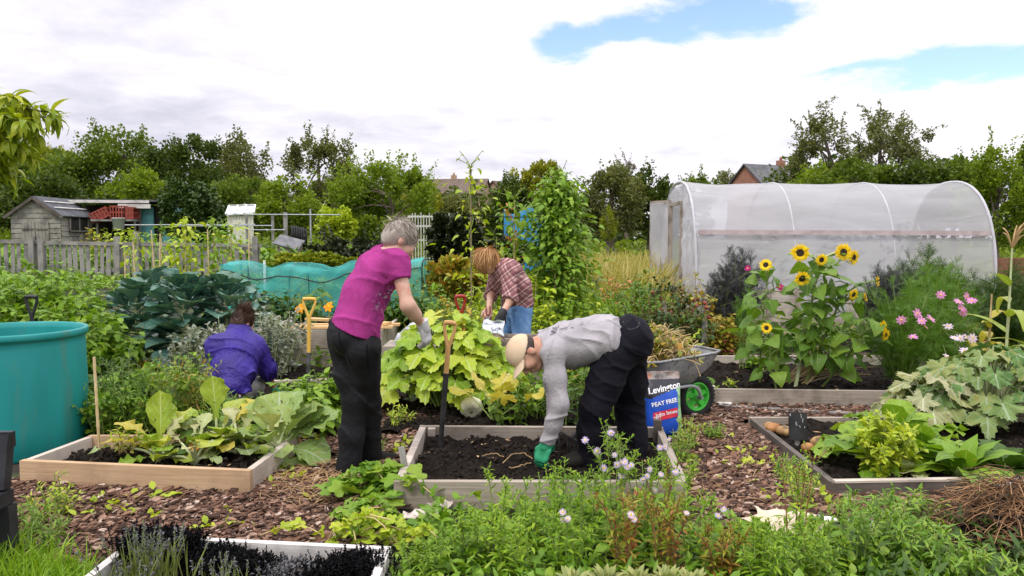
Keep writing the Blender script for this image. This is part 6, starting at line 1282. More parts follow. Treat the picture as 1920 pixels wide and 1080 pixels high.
b = G(520, 842, .11); leafy('cabbage_plant', 'pale grey green cabbage with frilled fan of leaves spilling over the bed corner', 'cabbage', b, [(100, 62, .34, .06, T_CABB[0], .2, 1.1), (60, 50, .36, .06, T_CABB[1], -.2, 1.05), (20, 36, .38, .06, T_CABB[0], .3, 1.0), (345, 12, .34, .05, T_CABB[2], .2, 1.0), (150, 60, .30, .06, T_CABB[0], 0, 1), (190, 30, .30, .06, T_CABB[1], .2, .9), (300, -12, .30, .05, T_CABB[1], 0, 1.05), (255, 10, .22, .06, T_CABB[1], .2, .8), (130, 28, .34, .06, T_CABB[2], 0, 1), (80, 76, .24, .05, T_CABB[0], .1, .9)], 'lf_cabbage', 'pale_stem')
b = G(365, 866, .10); leafy('kale_plant', 'spindly young kale with thin stalks in the middle of the tan bed', 'kale', b, [(75, 68, .14, .18, T_CABB[1], .2, .8), (150, 40, .13, .16, T_CHARD[1], .2, .9, 'lf_silver'), (20, 38, .15, .17, T_CABB[1], -.3, .8), (330, 20, .12, .12, T_CHARD[1], .2, .9), (210, 25, .12, .12, T_CHARD[2], 0, 1), (110, 50, .14, .2, T_CHARD[2], .3, 1)], 'lf_silver', 'pale_stem')
b = G(452, 850, .10); leafy('kale_plant', 'grey leaved kale between the broad leafed chard and the frilled cabbage', 'kale', b, [(90, 55, .2, .16, T_CABB[1], .1, .9), (170, 30, .2, .14, T_CABB[2], .2, .9), (240, 20, .18, .1, T_CABB[1], 0, .9), (300, 25, .18, .1, T_CABB[1], 0, .9), (30, 40, .2, .14, T_CABB[0], .2, .9), (130, 60, .16, .2, T_CHARD[1], 0, 1), (60, 20, .2, .1, T_CABB[2], .3, .9)], 'lf_silver', 'pale_stem')
b = G(235, 850, .10); stemmy('weed_plant', 'straggling yellow green weed beside the bamboo cane in the tan bed', 'weed', b, .16, .2, 9, 9, T_LA, .07, 'lf_lime', 'dead_stem', seed=81)
# ---- squash
def squash(name, label, cat, base, rad, h, n, size, T, lm, seed, lobes_up=.8, ysq=.8, sm='green_stem'):
    g = np.random.default_rng(seed); base = np.asarray(base, float); o = thing(name, label, cat, base); st, lf = MB(), MB()
    for i in range(n):
        f = math.sqrt((i + .5) / n); az = i * GA + g.uniform(-.2, .2); rr = rad * f; q = base + (rr * math.cos(az), rr * math.sin(az) * ysq, h * (1 - .88 * f ** 2.2) * g.uniform(.8, 1.1) + .06); tube(st, bez([base + (rr * .2 * math.cos(az), rr * .2 * math.sin(az), 0), (base + q) / 2 + (0, 0, h * .2), q], 6), np.linspace(.011, .007, 6), 5)
        d = unit((math.cos(az), math.sin(az), -.1 - .5 * f + g.normal(0, .12))); nrm = unit((math.cos(az) * .55 * f + g.normal(0, .18), math.sin(az) * .55 * f - .25 + g.normal(0, .18), 1)); scat(lf, T[i % len(T)], q, d, size * g.uniform(.75, 1.2) * (1 - .25 * (1 - f)), g.uniform(-.25, .25), up=nrm)
    st.build('petioles', sm, o); lf.build('foliage', lm, o); return o
squash('squash_plant', 'large lime green squash plant with lobed leaves behind the wooden handled fork', 'squash plant', (-.53, 6.55, .05), .70, .68, 96, .29, T_SQ, 'lf_squash', 1, ysq=.55)
def gourd(label, c, r, name='squash_fruit', mat='gourd', cat='squash', sq=.72, ribs=9):
    m = MB(); nu, nv = 45, 18; th, ph = np.meshgrid(np.linspace(0, 2 * math.pi, nu), np.linspace(0, math.pi, nv), indexing='ij'); rr = r * (1 + .03 * np.cos(ribs * th)) * (np.sin(ph) ** .8); z = r * sq * np.cos(ph) * (1 - .25 * np.exp(-(np.sin(ph) / .35) ** 2)); V = np.stack([rr * np.cos(th), z * .5 + rr * np.sin(th) * .86, z * .86 - rr * np.sin(th) * .5 * 0 + 0 * z], -1)
    V = np.stack([rr * np.cos(th), rr * np.sin(th), z], -1); c_, s_ = math.cos(R(118)), math.sin(R(118)); V = np.stack([V[..., 0], V[..., 1] * c_ - V[..., 2] * s_, V[..., 1] * s_ + V[..., 2] * c_], -1).reshape(-1, 3) + c; i, j = np.meshgrid(np.arange(nu - 1), np.arange(nv - 1), indexing='ij'); Fc = np.stack([i * nv + j, (i + 1) * nv + j, (i + 1) * nv + j + 1, i * nv + j + 1], -1).reshape(-1, 4); m.add(V, Fc, 0, True)
    o = thing(name, label, cat, c); m.build('fruit', mat, o); k = MB(); n0 = np.array([0, -math.sin(R(118)), math.cos(R(118))]); lathe(k, [(.001, .012), (.012, .01), (.016, -.004)], np.asarray(c) + n0 * r * sq * .74, 9, axis=n0); k.build('blossom_scar', 'twig', o); return o
gourd('creamy white ribbed squash under the lime green leaves', P(884, 764, 6.14), .096)
rosette('squash_leaf_clump', 'drooping yellow veined squash leaf before the face of the man', 'squash plant', P(925, 735, 5.9) * (1, 1, 0) + (0, 0, .1), T_SQ, 6, .30, (.6, 1.3), 'lf_yellow', 'green_stem', 3, pet=1.2)
# ---- weeds behind the man
for i, (px, d, h, l) in enumerate(((962, 5.95, .30, 'dark leafy potato plant below the cap'), (1010, 6.3, .42, 'leafy potato plant seen beneath the sweatshirt'), (1060, 5.9, .36, 'low potato plant behind the bending arm'), (1085, 6.5, .46, 'leafy potato plant between arm and trousers'), (1150, 6.0, .42, 'dusky leafy plant seen between the legs'), (1190, 6.5, .4, 'potato plant behind the trousers by the compost sack'), (985, 6.6, .5, 'taller potato plant behind the cap'))):
    stemmy('potato_plant', l, 'potato plant', gz(px, d) + (0, 0, .04), .28, h, 9, 14, T_OV, .095, ('lf_mid', 'lf_bright', 'lf_deep')[i % 3], seed=90 + i, side=1, group='potato plants behind the man', ang=.2)
# ---- bean frames
def climber(name, label, cat, poles, lm, n, size, seed, dens_r=.14, h=2.2, extra=None, pole='bamboo', low=.0, T=None):
    """poles: list of (base, top); vines twine up and hang leaves round them"""
    g = np.random.default_rng(seed); o = thing(name, label, cat, poles[0][0]); vn, lf = MB(), MB()
    for a, b in poles:
        a, b = np.asarray(a, float), np.asarray(b, float); m = MB(); tube(m, [a - (0, 0, .1), b], [.013, .010], 6); m.build('pole', pole, o); t = np.linspace(0, .97, 40); x, y, z = frame(b - a, (0, 1, 0)); tube(vn, a + (b - a) * t[:, None] + .028 * (np.cos(t * 34)[:, None] * y + np.sin(t * 34)[:, None] * z), .006, 4)
        k = n // len(poles); t = low + (1 - low) * g.random(k) ** .9; p = a + (b - a) * t[:, None]; q = g.normal(0, 1, (k, 3)) * (1, 1, .7) * (dens_r * (.55 + .75 * np.sin(math.pi * np.clip(t, .05, .95)) ** .7 * g.uniform(.6, 1.3, k)))[:, None]; d = unit(q * (1, 1, .1) + g.normal(0, .09, (k, 3)) + (0, 0, -.05)); TT = T or T_BEAN
        for i in range(len(TT)): scat(lf, TT[i], (p + q)[i::len(TT)], d[i::len(TT)], size * g.uniform(.6, 1.3, len(p[i::len(TT)])), g.uniform(-.5, .5, len(p[i::len(TT)])))
        e = b + (g.normal(0, .08), 0, .1); 
        for s in range(4): e = b + (g.normal(0, .14), g.normal(0, .1), g.uniform(.06, .26)); c = bez([b - (0, 0, .2), b + (0, 0, .02), e], 6); tube(vn, c, .004, 4); leaves_on(lf, c, 9, TT, size * .7, g, .3, 1, .2, .4)
    vn.build('vine', 'green_stem', o); lf.build('foliage', lm, o)
    if extra: extra(o, poles, g)
    return o
wc = P(1050, 400, 9.9)[0]; wc -= .07; apex = np.array([wc + .04, 9.9, 2.22])
climber('bean_wigwam', 'tall wigwam of runner beans, thick green leaves up to its tip', 'bean plant', [((wc + .34 * math.cos(a), 9.9 + .4 * math.sin(a), 0), apex + (.09 * math.cos(a), .07 * math.sin(a), g_)) for a, g_ in ((.2, -.1), (1.3, .0), (2.4, -.12), (3.5, -.3), (4.6, .04), (5.6, -.2))], 'lf_bright', 5000, .092, 1, .15)
def red_flowers(o, poles, g):
    m = MB()
    for t in (.92, .6, .78, .5): a, b = [np.asarray(v, float) for v in poles[0]]; p = a + (b - a) * t + (g.uniform(-.1, .1), -.12, 0); n = 24; scat(m, T_OV[0], p + g.normal(0, .05, (n, 3)), sph(n, g), .05)
    m.build('red_leaves', 'lf_rust', o)
x = P(962, 400, 9.6)[0]; climber('bean_pole', 'single pole of climbing beans with rusty red clusters before the blue sheeting', 'bean plant', [((x, 9.6, 0), (x + .02, 9.6, 1.95))], 'lf_bright', 330, .10, 2, .11, extra=red_flowers)
x = P(884, 400, 9.3)[0]; climber('bean_pole', 'thin tall bare topped pole with sparse bean vine behind the blond bob', 'bean plant', [((x, 9.3, 0), (x - .01, 9.3, 2.32))], 'lf_lime', 130, .09, 3, .11, pole='twig'); 
x = P(925, 400, 9.7)[0]; climber('bean_pole', 'short leafy bean pole between the two taller ones', 'bean plant', [((x, 9.7, 0), (x + .03, 9.7, 1.25))], 'lf_lime', 200, .10, 4, .14)
x = P(1000, 400, 9.4)[0]; climber('bean_pole', 'lower leafy bean pole at the foot of the wigwam', 'bean plant', [((x, 9.4, 0), (x + .03, 9.4, .95))], 'lf_lime', 320, .11, 5, .18)
for i, (px, d, h, m, l) in enumerate(((815, 9.6, .95, 'lf_bright', 'leafy bean bush just past the net cage end'), (850, 8.9, .78, 'lf_autumn', 'yellowing bean bush behind the red handled fork'), (895, 9.0, .85, 'lf_lime', 'pale bean bush behind the head of the person in plaid'), (1010, 9.0, .88, 'lf_lime', 'pale bean bush below the wigwam'), (1060, 9.1, .82, 'lf_bright', 'green bean bush at the wigwam foot'), (1100, 9.4, .95, 'lf_lime', 'lime bean bush beside the wigwam'), (1140, 9.1, .8, 'lf_bright', 'green bean bush behind the bent trousers'), (1020, 8.2, .62, 'lf_lime', 'low yellow green bush behind the jeans'), (1070, 8.2, .60, 'lf_mid', 'low green bush above the grey sweatshirt'), (1130, 8.3, .60, 'lf_bright', 'low green bush above the belt of the bent man'), (1185, 10.2, 1.05, 'lf_mid', 'green bush before the polytunnel door'), (870, 8.0, .55, 'lf_lime', 'low yellow green plant by the red handled fork'), (820, 8.6, .6, 'lf_mid', 'low green plant behind the pale glove'), (1150, 11.5, 1.05, 'lf_rust', 'brown withered bush between wigwam and polytunnel'), (1100, 11.8, 1.0, 'lf_dark', 'dark bush hidden behind the wigwam'), (1190, 11.9, 1.0, 'lf_mid', 'mid green bush right at the door of the polytunnel'))):
    stemmy('bean_bush', l.replace(' right at', ' growing at'), 'bean bush', gz(px, d), .38, h, 14, 20, T_BEAN, .105, m, seed=120 + i, side=1, group='bean bushes in the middle plots', ang=.1)
# ---- tomato hedge
def red_fruit(o, tips, g):
    m = MB()
    for k in range(14): p = tips[g.integers(len(tips))] + (g.normal(0, .1), -.12, -g.uniform(.05, .45)); lathe(m, [(.001, .024), (.02, .016), (.027, 0), (.02, -.018), (.001, -.025)], p, 9)
    m.build('fruit', 'red_plastic', o)
for i, (px, d, h, m, l) in enumerate(((1215, 9.3, 1.0, 'lf_mid', 'tomato bush nearest the bent man, mid green'), (1255, 9.6, 1.14, 'lf_dark', 'dark tomato bush with ripening fruit before the crumpled film'), (1295, 9.7, 1.0, 'lf_autumn', 'tomato bush turning yellow at the polytunnel corner'), (1240, 9.0, .78, 'lf_dark', 'low dark tomato bush behind the wheelbarrow'), (1290, 9.1, .74, 'lf_deep', 'low green tomato bush above the wheelbarrow tray'), (1330, 9.6, .55, 'lf_autumn', 'short rusty tomato bush by the grey stake'), (1365, 9.8, .5, 'lf_autumn', 'short orange tinged bush below the plank bin'))):
    stemmy('tomato_bush', l, 'tomato bush', gz(px, d), .36, h, 15, 26, T_OV, .10, m, 'red_stem', seed=150 + i, side=2, group='tomato hedge behind the wheelbarrow', extra=red_fruit if i in (1, 2, 5, 6) else None, ang=.1)
# ---- dry grass by the tunnel
def blades(name, label, cat, pts, h, lm, per, seed, spread=.06, T=None, kind='stuff', lean=.35, o=None):
    g = np.random.default_rng(seed); pts = np.asarray(pts); N = len(pts) * per; p = np.repeat(pts, per, 0) + np.column_stack([g.normal(0, spread, N), g.normal(0, spread, N), np.zeros(N)]); d = unit(np.column_stack([g.normal(0, lean, N), g.normal(0, lean, N), np.ones(N)])); m = MB(); T = T or T_GR
    for i in range(len(T)): scat(m, T[i], p[i::len(T)], d[i::len(T)], h * g.uniform(.55, 1.15, len(p[i::len(T)])), g.uniform(0, 6, len(p[i::len(T)])), up=(.1, .3, .0))
    q = m.build(name, lm, o); return tag(q, label, cat, kind=kind) if o is None else q
blades('dry_grass', 'tall golden dry grass between the wigwam and the polytunnel', 'grass', free_pts(1100, lambda y: .07 * y, lambda y: .19 * y, 12.4, 21, 30), 1.15, 'lf_drygrass', 7, 1, .10)
blades('long_grass', 'long green grass in front of the dry stand', 'grass', free_pts(260, lambda y: .09 * y, lambda y: .185 * y, 10.8, 12.6, 31), .8, 'lf_grass', 8, 2, .10)
# ---- fence side beans
for i, (px, d, h, l) in enumerate(((345, 14.0, 1.4, 'yellow green climbing bean on a cane in front of the fence'), (398, 14.4, 1.3, 'climbing bean on a cane by the fence end'), (250, 14.6, 1.0, 'thin climbing bean on a leaning cane before the fence'), (300, 14.9, 1.15, 'climbing bean on crossed canes before the fence'), (430, 14.8, 1.2, 'short climbing bean beside the last fence pickets'))):
    b = gz(px, d); climber('bean_pole', l, 'bean plant', [(b, b + (.05, 0, h))], 'lf_lime' if i % 2 == 0 else 'lf_bright', (230, 200, 50, 60, 80)[i], .13, 40 + i, .17)
for i, (px, d, h, m, l) in enumerate(((175, 19.0, 1.1, 'lf_autumn', 'orange and yellow tinged bush beside the grey shed'), (205, 19.5, 1.15, 'lf_lime', 'pale leafy bush below the red crates'), (240, 19.5, 1.15, 'lf_lime', 'pale leafy bush below the white bucket'), (270, 19.2, 1.05, 'lf_bright', 'green leafy bush before the teal wall'), (110, 19.5, .85, 'lf_mid', 'green bush below the window of the grey shed'), (335, 18.8, 1.1, 'lf_bright', 'green leafy bush beyond the fence by the pole beans'), (410, 19.2, .9, 'lf_lime', 'yellow green bush before the cream lean-to'), (500, 19.5, 1.0, 'lf_mid', 'leafy bush beside the pipe frame'), (470, 18.8, .7, 'lf_autumn', 'small orange tinged bush by the fence end'))):
    stemmy('crop_bush', l, 'bush', gz(px, d), .5, h, 12, 14, T_OV, .17, m, seed=170 + i, side=1, group='bushes beyond the picket fence', ang=.1)
# ---- plants inside the net and the tunnel
for i, px in enumerate((490, 535, 580, 700, 750, 775)):
    stemmy('kale_plant', ('dark green kale under the net, nearest its open end', 'dark green kale under the net behind the borage', 'dark green kale under the net above the loose planks', 'dark green kale under the net behind the magenta shirt', 'dark green kale under the net by the bare arm', 'dark green kale pressing out through the far end of the net')[i], 'kale', gz(px, 10.45 if i < 5 else 10.3), .36, .86, 11, 18, T_COMF, .22, 'lf_deep' if i % 2 else 'lf_mid', seed=190 + i, group='kale plants along the net cage', ang=.3)
for i, (x, y) in enumerate(((4.6, 14.1), (5.9, 14.3), (7.1, 14.0))): stemmy('tomato_bush', ('tall tomato bush dimly visible through the film of the first bay', 'tall tomato bush dimly visible through the film of the middle bay', 'tall tomato bush dimly visible through the film of the last bay')[i], 'tomato bush', (x, y, 0), .45, 1.75, 12, 22, T_OV, .16, 'lf_dark', seed=200 + i, side=1, group='tomato bushes inside the polytunnel')
leafm('sun_leaf', [(.06, .17, .02), (.11, .26, .03), (.19, .35, .05)], .4, vein=(.28, .42, .12))
leafm('lf_fern', [(.04, .13, .012), (.08, .21, .02), (.15, .31, .04)], .35); leafm('lf_fern_dark', [(.025, .07, .015), (.045, .11, .025), (.08, .17, .04)], .25); leafm('lf_smoke', [(.02, .022, .024), (.045, .045, .05), (.085, .085, .09)], .1)
leafm('lf_courg', [(.05, .15, .06), (.10, .22, .09), (.18, .29, .14), (.32, .37, .20)], .25, .65, .2, vein=(.34, .42, .27)); leafm('lf_courg_old', [(.22, .27, .11), (.31, .33, .16), (.40, .39, .22)], .25, .6, vein=(.58, .6, .42))
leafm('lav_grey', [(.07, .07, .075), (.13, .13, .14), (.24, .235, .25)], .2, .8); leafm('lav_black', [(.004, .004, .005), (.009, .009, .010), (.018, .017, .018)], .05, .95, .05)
# ------------------------------------------------------------------ sunflowers, cosmos, maize
def sunflower_head(o, c, nor, Rr, g):
    mp, mc = MB(), MB(); a, b, e = frame(nor, (.2, .1, 1))
    for ring, (n, k) in enumerate(((19, 1.0), (17, .86))):
        az = np.arange(n) / n * 2 * math.pi + ring * .16; d = np.cos(az)[:, None] * b + np.sin(az)[:, None] * e + a * (g.normal(.10 + .2 * ring, .10, (n, 1))); scat(mp, leaf_T(lance(.20), 4, .18, .35, cross=2), np.asarray(c) + d * Rr * .38, d, Rr * .72 * k * g.uniform(.85, 1.12, n), g.normal(0, .2, n), up=a)
    h = mp.build('flower_head', 'pt_sun', o); lathe(mc, [(.0005, .03 * Rr), (Rr * .22, .10 * Rr), (Rr * .40, .12 * Rr), (Rr * .47, .03 * Rr), (Rr * .42, -.06 * Rr), (.0005, -.1 * Rr)], c, 20, axis=a); sub(mc, 'disc', 'seed_disc', h)
    mb = MB(); n = 14; az = np.arange(n) / n * 2 * math.pi; d = np.cos(az)[:, None] * b + np.sin(az)[:, None] * e - a * .25; scat(mb, leaf_T(lance(.22), 3, .1, .3, cross=2), np.asarray(c) - a * .08 * Rr + d * Rr * .25, d, Rr * .45, up=a); sub(mb, 'sepals', 'lf_mid', h)
def sunflower(label, base, top, heads, nleaf, size, seed, r=.017, branches=()):
    g = np.random.default_rng(seed); base = np.asarray(base, float); top = np.asarray(top, float); o = thing('sunflower', label, 'sunflower', base, 'sunflowers in the greyed bed'); st, lf = MB(), MB(); c = bez([base - (0, 0, .05), base * .6 + top * .4 + (g.normal(0, .03), 0, 0), top], 12); tube(st, c, np.linspace(r, r * .55, 12), 8)
    n = nleaf; t = np.linspace(.30, .99, n); p, tn = along(c, t); az = np.arange(n) * GA; d = unit(np.column_stack([np.cos(az), np.sin(az) * .9 - .15, g.uniform(-.35, .35, n)]))
    for i in range(n): pt = p[i] + d[i] * size * .45 + (0, 0, size * .12); pt = p[i] + d[i] * size * g.uniform(.3, 1.15) + (0, 0, size * g.uniform(-.1, .35)); tube(st, [p[i], (p[i] + pt) / 2 + (0, 0, .02), pt], [.006, .005, .004], 5); scat(lf, T_HEART[i % 3], pt, unit(d[i] * (1, 1, .3) + (0, 0, g.uniform(-.75, .1)) + g.normal(0, .25, 3)), size * g.uniform(.7, 1.3), g.uniform(-.6, .6), up=unit(d[i] * .5 + (0, -.2, 1) + g.normal(0, .3, 3)), wide=g.uniform(1, 1.35))
    for (hp, nor, Rr) in heads:
        hp = np.asarray(hp, float); j = int(np.argmin(np.linalg.norm(c - hp, axis=1) + (c[:, 2] > hp[2] - .05) * 1.0)); q = bez([c[j], (c[j] + hp) / 2 + (0, 0, .03), hp - unit(nor) * .06, hp - unit(nor) * .008], 9); tube(st, q, np.linspace(r * .6, r * .42, 9), 6)
        for k in range(4): s = along(q, [.3 + .17 * k])[0][0]; a_ = g.uniform(0, 6.3); scat(lf, T_HEART[k % 3], s, unit((math.cos(a_), math.sin(a_) - .3, .0)), size * .62 * g.uniform(.7, 1.1), g.uniform(-.3, .3), up=(math.cos(a_) * .4, -.3, 1))
        sunflower_head(o, hp, nor, Rr, g)
    st.build('stem', 'pale_stem' if r > .014 else 'green_stem', o); lf.build('foliage', 'sun_leaf', o)
B0 = G(1490, 724, .1)
sunflower('tallest sunflower, thick stem and two wide heads side by side at its top', B0, P(1535, 492, 7.2), [(P(1581, 473, 7.05), (.05, -1, .1), .078), (P(1600, 483, 7.10), (.5, -.75, -.1), .072), (P(1500, 474, 7.05), (-.15, -1, .05), .082), (P(1540, 487, 7.0), (.0, -1, -.15), .055), (P(1504, 522, 6.95), (.0, -1, -.25), .07)], 64, .17, 1, .020)
sunflower('sunflower bending outward with nodding yellow heads over the cosmos', B0 + (.10, .06, 0), P(1590, 530, 7.1), [(P(1600, 552, 6.95), (.45, -.8, -.2), .055), (P(1622, 557, 6.95), (.8, -.5, .2), .045), (P(1645, 527, 7.0), (.8, -.5, .1), .05)], 36, .16, 2, .014)
sunflower('low sunflower with a ragged pair of heads above the pink cosmos', B0 + (.28, .1, 0), P(1630, 600, 7.0), [(P(1655, 612, 6.9), (.5, -.85, 0), .055), (P(1660, 628, 6.88), (.6, -.75, -.2), .055)], 24, .16, 3, .012)
sunflower('young sunflower with one side facing head nearest the polytunnel corner', B0 + (-.28, .15, 0), P(1440, 512, 7.3), [(P(1436, 497, 7.25), (-.5, -.8, .3), .06)], 34, .17, 4, .011)
sunflower('short sunflower with a dark red eyed head among the lower leaves', B0 + (-.2, -.1, 0), P(1440, 605, 7.1), [(P(1437, 615, 7.0), (-.2, -.9, .2), .05)], 20, .14, 5, .009)
def cosmos(label, base, rad, h, nst, fl, seed, pm='pt_pink', lm='lf_fern', Rr=.038, n_th=60, group='ferny cosmos plants', name='cosmos_plant', sz=.13):
    g = np.random.default_rng(seed); base = np.asarray(base, float); o = thing(name, label, 'cosmos', base, group); st, lf = MB(), MB(); mains = []
    for i in range(nst):
        az = i * GA; f = math.sqrt((i + .5) / nst); e = base + (rad * f * math.cos(az), rad * .8 * f * math.sin(az), h * (1 - .45 * f * f) * g.uniform(.85, 1.1)); c = bez([base + (.05 * math.cos(az), .05 * math.sin(az), 0), (base + e) / 2 + (0, 0, h * .08), e], 9); tube(st, c, np.linspace(.006, .002, 9), 5); mains.append(c)
        t = g.uniform(.12, 1, n_th); p, tn = along(c, t); d = unit(tn * .5 + g.normal(0, .55, (n_th, 3))); scat(lf, T_FERN, p, d, sz * g.uniform(.6, 1.2, n_th), g.uniform(0, 6, n_th))
    for (px, py, dd) in fl:
        hp = P(px, py, dd); b = mains[g.integers(nst)]; j = np.argmin([np.linalg.norm(m[-1] - hp) for m in mains]); q = mains[j][-2]; tube(st, bez([q, (q + hp) / 2 + (0, .02, .0), hp], 6), .0022, 4); mp, mc = MB(), MB(); nor = unit(g.normal(0, .35, 3) + (0, -.75, .55)); daisy(mp, mc, hp, nor, Rr * g.uniform(.85, 1.15), 8, .26, g, .25, .22); hd = mp.build('flower_head', pm, o); sub(mc, 'disc', 'yellow_disc', hd)
    st.build('stem', 'green_stem', o); lf.build('foliage', lm, o); return o
def fern_T():
    V, Fc, UV = [], [], []
    def blade(a, b, w):
        a, b = np.array(a, float), np.array(b, float); n = unit(np.cross(b - a, (0, 0, 1))) * w; i = len(V); V.extend([a - n, a + n, b]); Fc.append((i, i + 1, i + 2)); UV.extend([(0, 0)] * 3)
    blade((0, 0, 0), (1, 0, 0), .018)
    for k, t in enumerate((.25, .42, .58, .74)):
        for s in (-1, 1): L = .38 * (1 - .45 * t); blade((t, 0, 0), (t + L * .75, s * L * .75, .06 * (k % 2)), .016); blade((t + L * .35, s * L * .35, .02), (t + L * .8, s * L * .25, .05), .012)
    return np.array(V), np.array(Fc), np.array(UV)
T_FERN = fern_T()
cosmos('ferny cosmos with bright pink flowers, widest clump of the bed', G(1690, 724, .1), .52, .92, 34, [(1712, 632, 6.65), (1734, 612, 6.65), (1728, 602, 6.7), (1720, 588, 6.8), (1745, 598, 6.7), (1690, 600, 6.8)], 1, Rr=.046)
cosmos('ferny cosmos leaning over the silvery courgette, pale pink flowers', G(1790, 715, .1) + (0, .35, 0), .5, 1.05, 30, [(1812, 632, 6.9), (1800, 634, 6.92), (1808, 658, 6.75), (1778, 612, 7.0), (1824, 634, 6.95), (1790, 634, 6.7), (1775, 668, 6.6), (1838, 690, 6.4)], 2, 'pt_pale', Rr=.046)
cosmos('ferny cosmos at the back of the bed with a few pink flowers high up', G(1830, 690, .1) + (0, .8, 0), .45, 1.2, 26, [(1798, 566, 6.9), (1764, 553, 6.9), (1803, 578, 6.9), (1822, 564, 6.9), (1806, 586, 6.9), (1812, 556, 7.0)], 3, Rr=.044)
cosmos('feathery asparagus bush before the end of the polytunnel', (5.3, 10.0, 0), .72, 1.22, 34, [], 4, lm='lf_fern_dark', n_th=90, group=None, name='asparagus_bush', sz=.2)
cosmos('feathery asparagus bush at the edge beyond the maize', (6.3, 9.8, 0), .65, 1.1, 30, [], 5, lm='lf_fern_dark', n_th=80, group=None, name='asparagus_bush', sz=.2)
cosmos('smoky dark cosmos shrub with magenta flowers against the film', gz(1385, 10.6), .42, 1.28, 34, [(1402, 503, 10.3)], 6, 'pt_magenta', 'lf_smoke', .055, 75, None, 'cosmos_plant', .16)
cosmos('thin dark leaved cosmos with a magenta bloom beside the plank bin', gz(1350, 10.4), .28, 1.0, 20, [(1433, 494, 10.2), (1462, 538, 7.2)], 7, 'pt_magenta', 'lf_smoke', .045, 60, None, 'cosmos_plant', .15)
cosmos('dark ferny plant between sunflower and asparagus', gz(1665, 9.6), .42, 1.12, 30, [], 8, lm='lf_smoke', n_th=70, group=None, name='fennel_plant', sz=.16)
cosmos('spindly green cosmos before the plank bin', G(1395, 690, .1), .16, .85, 9, [], 9, n_th=34, group=None, sz=.12)
stemmy('marigold', 'small marigold seedling on the dark soil near the wheelbarrow', 'seedling', G(1370, 722, .1), .06, .06, 6, 6, T_OV, .05, 'lf_lime', seed=301)
stemmy('marigold', 'leafy seedling clump on the dark soil behind the wheelbarrow', 'seedling', G(1415, 692, .1), .12, .14, 8, 8, T_OV, .10, 'lf_bright', seed=302)
stemmy('marigold', 'tall rusty marigold between the seedlings and the sunflowers', 'seedling', G(1452, 700, .1), .16, .42, 9, 12, T_LA, .10, 'lf_autumn', 'dead_stem', seed=303)
def dead_canes():
    g = np.random.default_rng(4); o = thing('dead_stalks', 'fallen brown stalks lying around the sunflower stem', 'dead stalks', B0); m = MB()
    for i in range(26): a = B0 + (g.uniform(-.1, .15), g.uniform(-.1, .3), .02); an = g.uniform(-.6, .7); L = g.uniform(.3, .8); e = a + (L * math.cos(an), L * math.sin(an) * .6, g.uniform(.05, .32)); tube(m, bez([a, (a + e) / 2 + (0, 0, .04), e], 6), g.uniform(.003, .007), 5)
    m.build('stalks', 'dead_stem', o)
dead_canes()
def maize(label, base, h, n, lm, sm, seed, tassel=True, size=.55):
    g = np.random.default_rng(seed); base = np.asarray(base, float); o = thing('maize_plant', label, 'maize', base, 'maize plants at the edge of the plot'); st, lf = MB(), MB(); c = bez([base, base + (.02, 0, h * .5), base + (.03, 0, h)], 10); tube(st, c, np.linspace(.017, .007, 10), 8)
    for i in range(n): t = .15 + .7 * i / n; p = along(c, [t])[0][0]; az = i * 2.75 + g.normal(0, .35); d = unit((math.cos(az), math.sin(az), .9)); scat(lf, T_STRAP[i % 3], p, d, size * g.uniform(.7, 1.1), g.uniform(-.3, .3), wide=1.2)
    st.build('stem', sm, o); lf.build('foliage', lm, o)
    if tassel:
        m = MB()
        for k in range(11): a = g.uniform(0, 6.3); e = c[-1] + (.11 * math.cos(a), .11 * math.sin(a), g.uniform(.1, .24)); tube(m, bez([c[-1] - (0, 0, .02), (c[-1] + e) / 2 + (0, 0, .03), e], 6), [.005, .007, .007, .006, .005, .003], 5)
        m.build('tassel', 'straw', o)
maize('tall maize plant with straw coloured tassel beside the silvery courgette', P(1880, 740, 6.9) * (1, 1, 0), 1.42, 7, 'lf_maize', 'pale_stem', 1)
maize('dried yellow maize plant with papery hanging leaves', P(1846, 740, 7.1) * (1, 1, 0), .98, 8, 'lf_yellow', 'dead_stem', 2, False, .42)
maize('maize plant half outside the picture edge', P(1935, 740, 6.6) * (1, 1, 0), 1.25, 8, 'lf_maize', 'pale_stem', 3)
squash('courgette_plant', 'large silvery courgette with jagged mottled leaves at the bed corner', 'courgette', P(1850, 770, 5.9) * (1, 1, 0) + (0, 0, .06), .70, .52, 70, .29, T_CG, 'lf_courg', 2, sm='pale_stem')
squash('courgette_plant', 'smaller yellowing courgette on the soil behind the lettuces', 'courgette', P(1735, 770, 5.75) * (1, 1, 0) + (0, 0, .06), .36, .34, 20, .28, T_CG, 'lf_courg_old', 3, sm='pale_stem')
